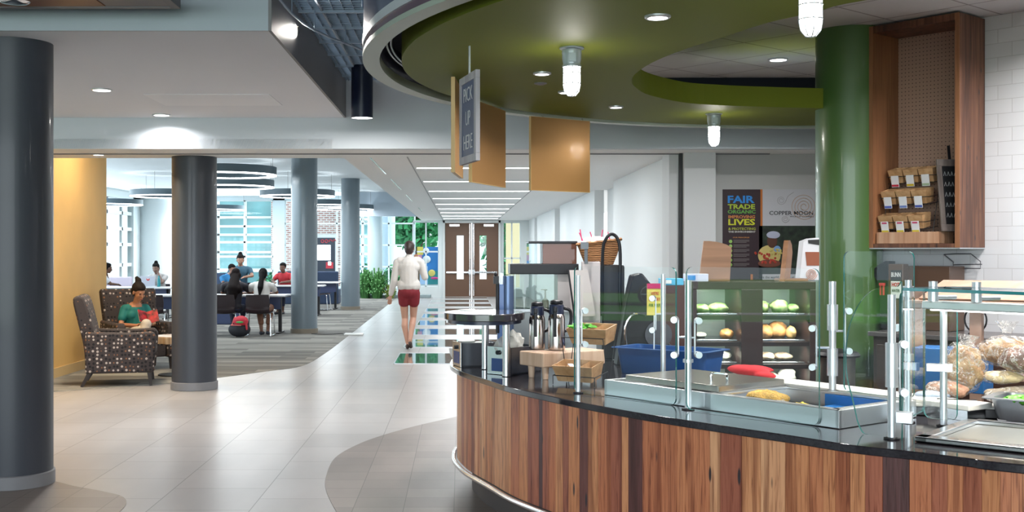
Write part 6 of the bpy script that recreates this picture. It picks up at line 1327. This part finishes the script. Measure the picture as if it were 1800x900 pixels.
def hand(p, d, n_, th, curl=.4, s=1.0):
    """palm from wrist p along d, palm normal n_, th = thumb side; five fingers"""
    p=V(p); d=V(d).normalized(); n_=V(n_).normalized(); sd=d.cross(n_).normalized()*th; out=[('c',p,p+d*.045*s,.022*s,.027*s),('e',p+d*.05*s,(.030*s,.030*s,.022*s))]
    for k,l in enumerate((.070,.078,.072,.058)):
        r_=p+d*.065*s+sd*(.027-.018*k)*s; m1=r_+(d*math.cos(curl*.6)+n_*math.sin(curl*.6))*l*.5*s; m2=m1+(d*math.cos(curl*1.8)+n_*math.sin(curl*1.8))*l*.5*s
        out+=[('c',r_,m1,.0095*s,.009*s),('c',m1,m2,.009*s,.0075*s)]
    t0=p+d*.02*s+sd*.022*s; t1=t0+(d*.6+sd*.8).normalized()*.035*s; t2=t1+(d*.85+n_*.4+sd*.2).normalized()*.03*s
    return out+[('c',t0,t1,.012*s,.010*s),('c',t1,t2,.010*s,.008*s)]
def head(c, fwd, tilt=0, s=1.0):
    """head prims: c = centre, fwd = face direction, tilt = nod down"""
    c=V(c); f=V(fwd).normalized(); r=V((f.y,-f.x,0)).normalized(); u=r.cross(f).normalized()
    if u.z<0: u=-u
    f2=(f*math.cos(tilt)-u*math.sin(tilt)).normalized(); u2=(u*math.cos(tilt)+f*math.sin(tilt)).normalized()
    P=lambda a,b_,c_: c+(r*a+f2*b_+u2*c_)*s
    rot=Matrix((r,f2,u2)).transposed().to_euler()
    pr=[('e',P(0,-.01,.025),(.072*s,.090*s,.085*s),rot),('e',P(0,.028,-.03),(.056*s,.060*s,.072*s),rot),('e',P(0,.055,-.085),(.026*s,.022*s,.02*s),rot),
        ('c',P(0,.088,.005),P(0,.104,-.028),.008*s,.013*s),('e',P(0,.086,-.058),(.022*s,.012*s,.010*s),rot),('e',P(.03,.075,-.02),(.02*s,.018*s,.02*s),rot),('e',P(-.03,.075,-.02),(.02*s,.018*s,.02*s),rot),
        ('e',P(0,.078,.022),(.045*s,.014*s,.010*s),rot),('e',P(.075,-.005,-.01),(.010*s,.018*s,.030*s),rot),('e',P(-.075,-.005,-.01),(.010*s,.018*s,.030*s),rot)]
    return pr,P,rot
def eyes(P,rot,parent,s=1.0):
    b=B()
    for k in (-1,1): b.ell(P(.030*k,.083,.004),(.011*s,.007*s,.006*s),rot=rot,nu=10,nv=6)
    finish('eyes', b, mat('eye_dark', (.02,.012,.01), .25), parent)
    b=B()
    for k in (-1,1): b.ell(P(.030*k,.086,.022),(.016*s,.006*s,.0035*s),rot=rot,nu=10,nv=6)
    finish('eyebrows', b, mat('brow_dark', (.025,.014,.01), .7), parent)
    b=B(); b.ell(P(0,.096,-.058),(.019*s,.006*s,.007*s),rot=rot,nu=10,nv=6); finish('lips', b, mat('lip_rose', (.38,.10,.09), .5), parent)
HB=mat('black_brown_hair', (.014,.009,.007), .7, spec=.25, bump=.5, bscale=90, stretch=(1,1,.1))
# --- reading woman (built facing -Y, then turned)
t=thing('person','seated woman in a teal top and white trousers reading a red book','person',(0,0,0))
sk=mat('skin_warm_tan',(.48,.22,.12),.5)
hp,Ph,rh=head((.02,.00,1.055),(.30,-1,0),.40,1.08)
body=hp+[('c',(0,.10,.86),(.01,.03,.99),.048,.045),('c',(0,.13,.60),(0,.12,.80),.12,.125),('e',(0,.13,.50),(.15,.13,.11)),('c',(-.12,.12,.81),(.12,.12,.81),.055,.055),
 ('c',(-.165,.12,.80),(-.225,.02,.60),.042,.036),('c',(-.225,.02,.60),(-.06,-.19,.60),.034,.024),('c',(.165,.12,.80),(.235,.02,.60),.042,.036),('c',(.235,.02,.60),(.10,-.19,.60),.034,.024),
 ('c',(-.085,.06,.50),(-.04,-.36,.53),.075,.055),('c',(-.04,-.36,.53),(.03,-.40,.12),.05,.032),('c',(.085,.06,.52),(.02,-.40,.63),.075,.055),('c',(.02,-.40,.63),(-.10,-.46,.26),.05,.032),
 ('c',(.03,-.39,.09),(.06,-.55,.05),.034,.026),('c',(-.10,-.46,.24),(-.15,-.60,.17),.034,.024),('c',(-.11,-.44,.22),(-.10,-.44,.24),.03,.03),('c',(.03,-.36,.06),(.03,-.38,.09),.03,.03)]
body+=hand((-.055,-.19,.605),(.7,-.65,.1),(0,0,1),1,.5)+hand((.10,-.19,.60),(-.3,-.9,.25),(0,0,1),-1,.5)
bo=bodymesh('body',body,sk,t,.0075,3)
eyes(Ph,rh,bo,1.08)
bodymesh('hair',[('e',Ph(0,-.026,.050),(.093,.104,.092),rh),('e',Ph(0,-.055,.0),(.090,.068,.085),rh),('e',Ph(0,.0,.075),(.078,.090,.052),rh),('e',Ph(0,-.075,.135),(.045,.045,.042),rh),('e',Ph(.01,-.10,.155),(.03,.03,.03),rh)],HB,t,.008,3)
bodymesh('teal_top',[('c',(0,.13,.53),(0,.125,.77),.145,.145),('e',(0,.13,.50),(.165,.145,.10)),('e',(-.07,.05,.73),(.075,.075,.075)),('e',(.07,.05,.73),(.075,.075,.075)),('c',(-.155,.12,.80),(-.20,.06,.69),.064,.058),('c',(.155,.12,.80),(.205,.06,.69),.064,.058),('c',(-.14,.12,.815),(-.05,.12,.83),.070,.062),('c',(.14,.12,.815),(.05,.12,.83),.070,.062)],mat('teal_jersey',(.005,.16,.15),.7),t,.009,4)
bodymesh('white_trousers',[('e',(0,.10,.49),(.165,.15,.10)),('c',(-.085,.06,.49),(-.04,-.36,.53),.092,.070),('c',(-.04,-.36,.53),(.02,-.39,.19),.068,.052),('c',(.085,.06,.51),(.02,-.40,.63),.092,.072),('c',(.02,-.40,.63),(-.085,-.45,.33),.068,.050)],mat('white_trouser_cloth',(.62,.55,.47),.8,bump=.3,bscale=50),t,.009,4)
bodymesh('sandals',[('c',(.03,-.38,.035),(.065,-.57,.022),.030,.026)],mat('brown_sandal',(.10,.035,.02),.5),t,.008,2)
rd=t; t.location=(-4.22,14.85,.01); t.rotation_euler=(0,0,math.radians(30))
# book
bk_=thing('open_book','open red and black book held by the reading woman','book',(0,0,0))
b=B()
for s_ in (-1,1):
    Mx=Matrix.Translation((.085,-.275,.625)) @ Matrix.Rotation(math.radians(-38),4,'X') @ Matrix.Rotation(math.radians(-28*s_),4,'Z')
    rbox(b,Mx,(0 if s_>0 else -.15,0,0),(.15 if s_>0 else 0,.006,.20))
finish('cover', b, mat('red_black_cover',(.55,.02,.03),.4,col2=(.03,.01,.012),vscale=14), bk_, smooth=0)
b=B()
for s_ in (-1,1):
    Mx=Matrix.Translation((.085,-.275,.625)) @ Matrix.Rotation(math.radians(-38),4,'X') @ Matrix.Rotation(math.radians(-28*s_),4,'Z')
    rbox(b,Mx,(0 if s_>0 else -.143,.0065,.004),(.143 if s_>0 else 0,.018,.196))
finish('pages', b, mat('book_paper',(.70,.64,.50),.8), bk_, smooth=0)
rd.scale=(.93,.93,.93); bk_.scale=(.93,.93,.93); bk_.location=rd.location; bk_.rotation_euler=rd.rotation_euler
# --- walking woman (facing away, +Y)
t=thing('person','woman in white blouse and red shorts walking away down the corridor','person',(0,0,0))
sk2=mat('skin_light',(.55,.30,.21),.5)
hp,Ph,rh=head((.01,.02,1.565),(0.15,1,0),.05,.98)
body=hp+[('c',(0,.0,1.38),(.005,.01,1.50),.050,.048),('c',(0,0,1.0),(0,0,1.30),.115,.13),('e',(0,-.01,.92),(.155,.11,.13)),('c',(-.13,0,1.36),(.13,0,1.36),.06,.06),
 ('c',(-.185,0,1.34),(-.225,-.03,1.07),.042,.035),('c',(-.225,-.03,1.07),(-.285,.02,.82),.033,.022),
 ('c',(.185,0,1.34),(.245,.03,1.12),.042,.035),('c',(.245,.03,1.12),(.125,.12,1.36),.033,.022),
 ('c',(-.085,0,.86),(-.065,.06,.47),.082,.050),('c',(-.065,.06,.47),(-.068,.02,.36),.050,.052),('c',(-.068,.02,.36),(-.02,.01,.09),.052,.032),
 ('c',(.085,0,.86),(.065,.10,.48),.082,.050),('c',(.065,.10,.48),(.05,.0,.36),.050,.052),('c',(.05,.0,.36),(.025,-.12,.15),.050,.032),
 ('c',(-.02,-.02,.05),(-.03,.14,.028),.032,.026),('c',(.025,-.12,.12),(.03,-.03,.045),.030,.026)]
body+=hand((-.288,.02,.82),(-.15,.1,-1),(0,1,-.1),-1,.4)+hand((.12,.125,1.37),(-.15,.0,1),(0,-1,0.1),1,.9)
bodymesh('body',body,sk2,t,.008,3)
bodymesh('hair',[('e',Ph(0,-.03,.030),(.083,.092,.092),rh),('e',Ph(0,-.045,-.03),(.068,.062,.07),rh),('e',Ph(0,-.005,.08),(.066,.075,.04),rh),('e',Ph(0,-.10,.00),(.045,.035,.05),rh)],mat('dark_brown_hair',(.035,.018,.014),.5,bump=.4,bscale=80),t,.008,3)
wb_=mat('white_blouse',(.68,.63,.59),.75,bump=.5,bscale=12)
bodymesh('white_blouse',[('c',(0,-.005,.99),(0,0,1.30),.14,.15),('e',(0,-.01,.99),(.175,.135,.10)),('c',(-.06,-.005,.99),(.06,-.005,.99),.125,.125),('e',(0,-.02,1.28),(.175,.115,.12)),('c',(-.14,0,1.37),(.14,0,1.37),.068,.068),('c',(-.185,0,1.345),(-.228,-.03,1.07),.062,.056),('c',(-.228,-.03,1.07),(-.28,.015,.86),.056,.042),('c',(.185,0,1.345),(.248,.03,1.12),.062,.056),('c',(.248,.03,1.12),(.14,.11,1.335),.054,.040),('c',(0,.0,1.40),(0,.0,1.44),.062,.058)],wb_,t,.009,4)
bodymesh('red_shorts',[('e',(0,-.01,.88),(.170,.13,.12)),('c',(-.080,-.005,.86),(-.075,.01,.73),.098,.090),('c',(.080,-.005,.86),(.077,.02,.73),.098,.090),('c',(-.07,0,.93),(.07,0,.93),.10,.10)],mat('red_shorts_cloth',(.20,.010,.018),.75),t,.009,3)
bodymesh('shoes',[('c',(-.02,-.035,.03),(-.032,.16,.022),.030,.030),('c',(-.02,-.045,.05),(-.02,-.03,.03),.028,.03)],mat('dark_flat_shoe',(.06,.035,.03),.5),t,.008,2)
bodymesh('trailing_shoe',[('c',(.025,-.135,.10),(.032,-.01,.035),.030,.030)],mat('dark_flat_shoe',(.06,.035,.03),.5),t,.008,2)
t.location=(-.81,17.75,.006); t.rotation_euler=(0,0,0)
ph=one('phone', B().box((-.81+.105,17.75+.15,1.47),(.012,.07,.13),rz=.3), M['black'], 'dark phone in the raised hand of the walking woman', 'phone', bevel=.004)
# --- generic seated people
def sitter(label, loc, rz, skc, shirt, hairc, trouser=(.02,.025,.05), hairkind='short', armpose='desk', s=1.0, lean=.0, vox=.014, nod=.2, short_sleeve=True):
    t=thing('person',label,'person',(0,0,0)); sk_=mat('skin_tone_%d'%int(skc[0]*1000),skc,.5)
    hp,P,rt=head((0,-.10-lean,1.13),(0,-1,0),nod,1.0)
    A={'desk':[(-.25,-.18,.80),(-.12,-.38,.78),(.25,-.18,.80),(.12,-.38,.78)],'chin':[(-.25,-.18,.80),(-.12,-.38,.78),(.20,-.32,.80),(.06,-.22,1.03)]}[armpose]
    body=hp+[('c',(0,-.03-lean*.6,.96),(0,-.08-lean,1.07),.05,.048),('c',(0,.06,.60),(0,-.01-lean*.5,.90),.125,.135),('e',(0,.06,.52),(.16,.13,.10)),('c',(-.13,-.01-lean*.5,.93),(.13,-.01-lean*.5,.93),.06,.06),
      ('c',(-.19,-.01-lean*.5,.92),A[0],.045,.038),('c',A[0],A[1],.036,.025),('c',(.19,-.01-lean*.5,.92),A[2],.045,.038),('c',A[2],A[3],.036,.025),
      ('c',(-.09,.03,.50),(-.11,-.36,.50),.08,.058),('c',(-.11,-.36,.50),(-.07,-.28,.10),.055,.035),('c',(.09,.03,.50),(.11,-.36,.50),.08,.058),('c',(.11,-.36,.50),(.05,-.26,.10),.055,.035),
      ('c',(-.07,-.26,.06),(-.08,-.42,.035),.034,.028),('c',(.05,-.24,.06),(.04,-.40,.035),.034,.028)]
    d0=(V(A[1])-V(A[0])).normalized(); body+=hand(A[1],d0,(0,0,-1),1,.3); d1=(V(A[3])-V(A[2])).normalized(); body+=hand(A[3],d1,(0,-.2,-1) if armpose=='desk' else (-.5,1,0),-1,.3 if armpose=='desk' else 1.0)
    bodymesh('body',body,sk_,t,vox*.75,3)
    hm=mat('hair_tone_%d'%int(hairc[0]*10000),tuple(c*.6 for c in hairc),.8,spec=.15,bump=.4,bscale=80)
    h_=[('e',P(0,-.03,.035),(.083,.092,.090),rt),('e',P(0,-.01,.075),(.070,.082,.045),rt)]
    if hairkind in ('long','pony','bun'): h_+=[('e',P(0,-.055,-.02),(.076,.062,.08),rt)]
    if hairkind=='long': h_+=[('c',P(0,-.06,-.05),V((0,.12,.86)),.085,.12),('c',V((0,.12,.86)),V((0,.17,.74)),.12,.09),('c',P(.05,-.05,-.02),V((.08,.10,.84)),.06,.08),('c',P(-.05,-.05,-.02),V((-.09,.10,.86)),.06,.08)]
    if hairkind=='pony': h_+=[('e',P(0,-.11,.01),(.05,.05,.05),rt),('c',P(0,-.12,-.01),V((.0,.13,.90)),.045,.055),('c',V((0,.13,.90)),V((.01,.15,.76)),.055,.02)]
    if hairkind=='bun': h_+=[('e',P(0,-.07,.12),(.045,.045,.045),rt)]
    bodymesh('hair',h_,hm,t,vox*.75,3)
    l_=.55 if short_sleeve else .95; e0=V((-.19,-.01-lean*.5,.92)).lerp(V(A[0]),l_); e1=V((.19,-.01-lean*.5,.92)).lerp(V(A[2]),l_)
    bodymesh('shirt',[('c',(0,.06,.56),(0,-.01-lean*.5,.88),.145,.155),('e',(0,.06,.54),(.17,.14,.09)),('c',(-.13,-.01-lean*.5,.935),(.13,-.01-lean*.5,.935),.07,.07),('c',(-.19,-.01-lean*.5,.92),e0,.064,.056),('c',(.19,-.01-lean*.5,.92),e1,.064,.056)],mat('shirt_%s'%'_'.join('%d'%int(c*99) for c in shirt),shirt,.8),t,vox,4)
    bodymesh('trousers',[('e',(0,.05,.51),(.165,.14,.09)),('c',(-.09,.03,.505),(-.11,-.36,.505),.09,.068),('c',(-.11,-.36,.505),(-.08,-.30,.22),.066,.055),('c',(.09,.03,.505),(.11,-.36,.505),.09,.068),('c',(.11,-.36,.505),(.06,-.28,.22),.066,.055)],mat('trouser_%d'%int(trouser[0]*1000),trouser,.8),t,vox,4)
    bodymesh('shoes',[('c',(-.07,-.24,.035),(-.08,-.43,.03),.036,.032),('c',(.05,-.22,.035),(.04,-.41,.03),.036,.032)],mat('shoe_dark',(.03,.035,.05),.6),t,vox*.75,2)
    t.location=loc; t.rotation_euler=(0,0,rz); t.scale=(s,s,s); return t
sitter('woman with long loose black hair and dark top, seen from behind at the table',(-4.10,20.56,.004),PI,(.20,.09,.05),(.02,.018,.025),(.012,.007,.007),hairkind='long',lean=.10,s=.97)
sitter('woman in a white shirt with a black ponytail, seen from behind at the table',(-3.60,20.56,.004),PI,(.19,.085,.05),(.62,.60,.58),(.0105,.009,.010),trouser=(.19,.085,.05),hairkind='pony',lean=.08,s=.97)
sitter('man in a white shirt resting his chin on his hand',(-7.93,24.85,.004),math.radians(130),(.12,.055,.035),(.60,.62,.66),(.0101,.008,.008),armpose='chin',lean=.12,s=1.02,nod=.15)
sitter('woman in a grey top behind the stickered laptop',(-7.12,26.85,.004),math.radians(-8),(.22,.13,.10),(.45,.44,.44),(.0102,.011,.012),hairkind='bun',armpose='chin',lean=.1,nod=.35)
sitter('person with dark hair in a bright blue top beyond the long haired woman',(-5.50,26.75,.004),math.radians(50),(.25,.12,.08),(.03,.20,.45),(.0108,.009,.009),lean=.1,nod=.3,s=.98)
sitter('woman with a high bun and dark tank top beyond the long haired woman',(-5.42,28.0,.004),math.radians(8),(.34,.18,.12),(.03,.09,.14),(.0103,.009,.009),hairkind='bun',lean=.0,nod=.3,s=1.16)
chairat(-5.42,28.05,0,'dark shell chair under the woman with the high bun')
sitter('person in a red shirt partly hidden by the blue grey column',(-4.30,27.85,.004),math.radians(-15),(.13,.06,.04),(.42,.02,.03),(.0106,.009,.009),lean=.05)
for o in list(bpy.data.objects):
    if o.get('label')=='dark shell chair under the person in the red top': o.location.x=-4.30
# laptop, bottles, papers, backpack
t=thing('laptop','open laptop with a red no-entry sticker on its pale lid','laptop',(-7.14,26.1,.724))
finish('keyboard_base', B().b2((-7.32,25.98,.7215),(-6.98,26.2,.735)), M['satin'], t, smooth=0)
b=B(); b.box((-7.15,25.95,.85),(.34,.01,.23),rx=math.radians(12)); finish('lid', b, mat('lilac_lid',(.50,.52,.60),.4), t, smooth=0)
b=B(); b.cyl((-7.13,25.938,.90),(-7.13,25.932,.90),.04,n=20); finish('red_sticker', b, mat('sticker_red',(.55,.02,.03),.4), t); finish('white_bar', B().b2((-7.155,25.925,.893),(-7.105,25.931,.907)), M['pwhite'], t, smooth=0)
for (x,y,c_,lb,h_) in ((-6.90,26.0,(.01,.22,.25),'teal bottle beside the stickered laptop',.25),(-5.85,25.9,(.02,.10,.45),'blue bottle on the table of the pair',.20)):
    one('water_bottle', B().lathe((x,y,.7215),[(.034,0),(.036,.01),(.036,h_*.65),(.02,h_*.8),(.02,h_)],20), mat('bottle_%d'%int(c_[2]*100),c_,.25), lb, 'bottle')
one('paper_sheet', B().box((-3.35,21.2,.7235),(.30,.21,.004),rz=.2), M['pwhite'], 'white paper on the table beside the column', 'paper', smooth=0)
one('open_notebook', B().box((-4.4,21.05,.7245),(.30,.22,.006),rz=-.1), M['pwhite'], 'open notebook on the table in front of the long haired woman', 'notebook', smooth=0)
t=thing('backpack','red and black backpack on the carpet between the two dark chairs','backpack',(-3.92,20.15,.004)); c=V((-3.92,20.15,.004))
bodymesh('bag_body',[('e',c+V((0,0,.14)),(.20,.14,.135)),('e',c+V((.02,.02,.24)),(.15,.12,.12))],mat('backpack_black',(.015,.017,.025),.7),t,.012,4)
bodymesh('red_flap',[('e',c+V((.03,-.03,.285)),(.135,.11,.10)),('c',c+V((.13,-.09,.30)),c+V((.15,-.11,.15)),.025,.018)],mat('backpack_red',(.55,.03,.05),.7),t,.010,3)
bodymesh('green_label',[('e',c+V((.03,-.135,.275)),(.07,.02,.018))],mat('backpack_green',(.05,.40,.10),.7),t,.007,2)
bodymesh('pink_strap',[('c',c+V((-.13,-.08,.22)),c+V((.05,-.14,.22)),.012,.012),('c',c+V((-.12,-.06,.22)),c+V((-.08,-.02,.36)),.012,.012)],mat('backpack_pink',(.65,.15,.15),.7),t,.007,2)
# floor cable and power box
b=B(); b.tube(spl([V((-2.75,20.95,.012)),V((-2.5,20.75,.012)),V((-2.2,20.95,.012)),V((-2.05+.1-.2,20.85,.012))],5), .006, 6); one('floor_cable', b, M['black'], 'thin dark cable on the carpet from the blue grey column base', 'cable')
one('floor_power_box', B().b2((-2.12+.0-.0,20.6,.004),(-1.78,20.9,.03)), M['pwhite'], 'flat white power box at the carpet edge beside the column', 'power box', smooth=0, bevel=.005)
one('jacket_pile', crumple(B(),(-4.95,23.9,.62),(.26,.2,.26),71,.15), mat('black_jacket',(.012,.012,.016),.9), 'black bags heaped on a seat beyond the two women', 'bags')
one('seat_block', B().b2((-5.3,23.65,.004),(-4.6,24.15,.40)), M['tnavy'], 'low navy seat carrying the heap of black bags', 'seat', bevel=.02)

# ---------------------------------------------------------------- car on the lawn side, seen as a reflection
t=thing('car','dark blue car parked beyond the lawn, seen only as a reflection in the glass guard','car',(-28,8,-.05))
Cp=lambda x,y,z: V((-28+x,8+y,-.05+z))
prof_=[(-2.1,.35),(-2.15,.75),(-1.4,.95),(-.8,1.38),(.7,1.42),(1.5,1.0),(2.1,.88),(2.15,.35)]
b=B(); Mx=Matrix(((0,1,0,-28),(1,0,0,8),(0,0,1,-.05),(0,0,0,1))); b.prismM(prof_,-.85,.85,Mx); finish('car_body', b, mat('car_blue',(.01,.05,.16),.2,coat=.6), t, smooth=30, bevel=.06, seg=3)
b=B(); b.prismM([(-1.2,.97),(-.72,1.32),(.62,1.35),(1.25,1.02)],.845,.862,Mx); finish('side_window', b, M['blackp'], t, smooth=0)
for y_ in (-1.35,1.35):
    wq=finish('wheel', B().cyl(Cp(.70,y_,.33),Cp(.90,y_,.33),.33,n=32), M['black'], t)
    b=B(); b.cyl(Cp(.90,y_,.33),Cp(.915,y_,.33),.05)
    for k in range(5): a=k*2*PI/5; b.tube([Cp(.907,y_,.33),Cp(.907,y_+.23*math.cos(a),.33+.23*math.sin(a))],.03,6)
    b.tube([Cp(.907,y_+.24*math.cos(k*PI/12),.33+.24*math.sin(k*PI/12)) for k in range(24)],.02,6,True); finish('rim', b, M['chrome'], wq)
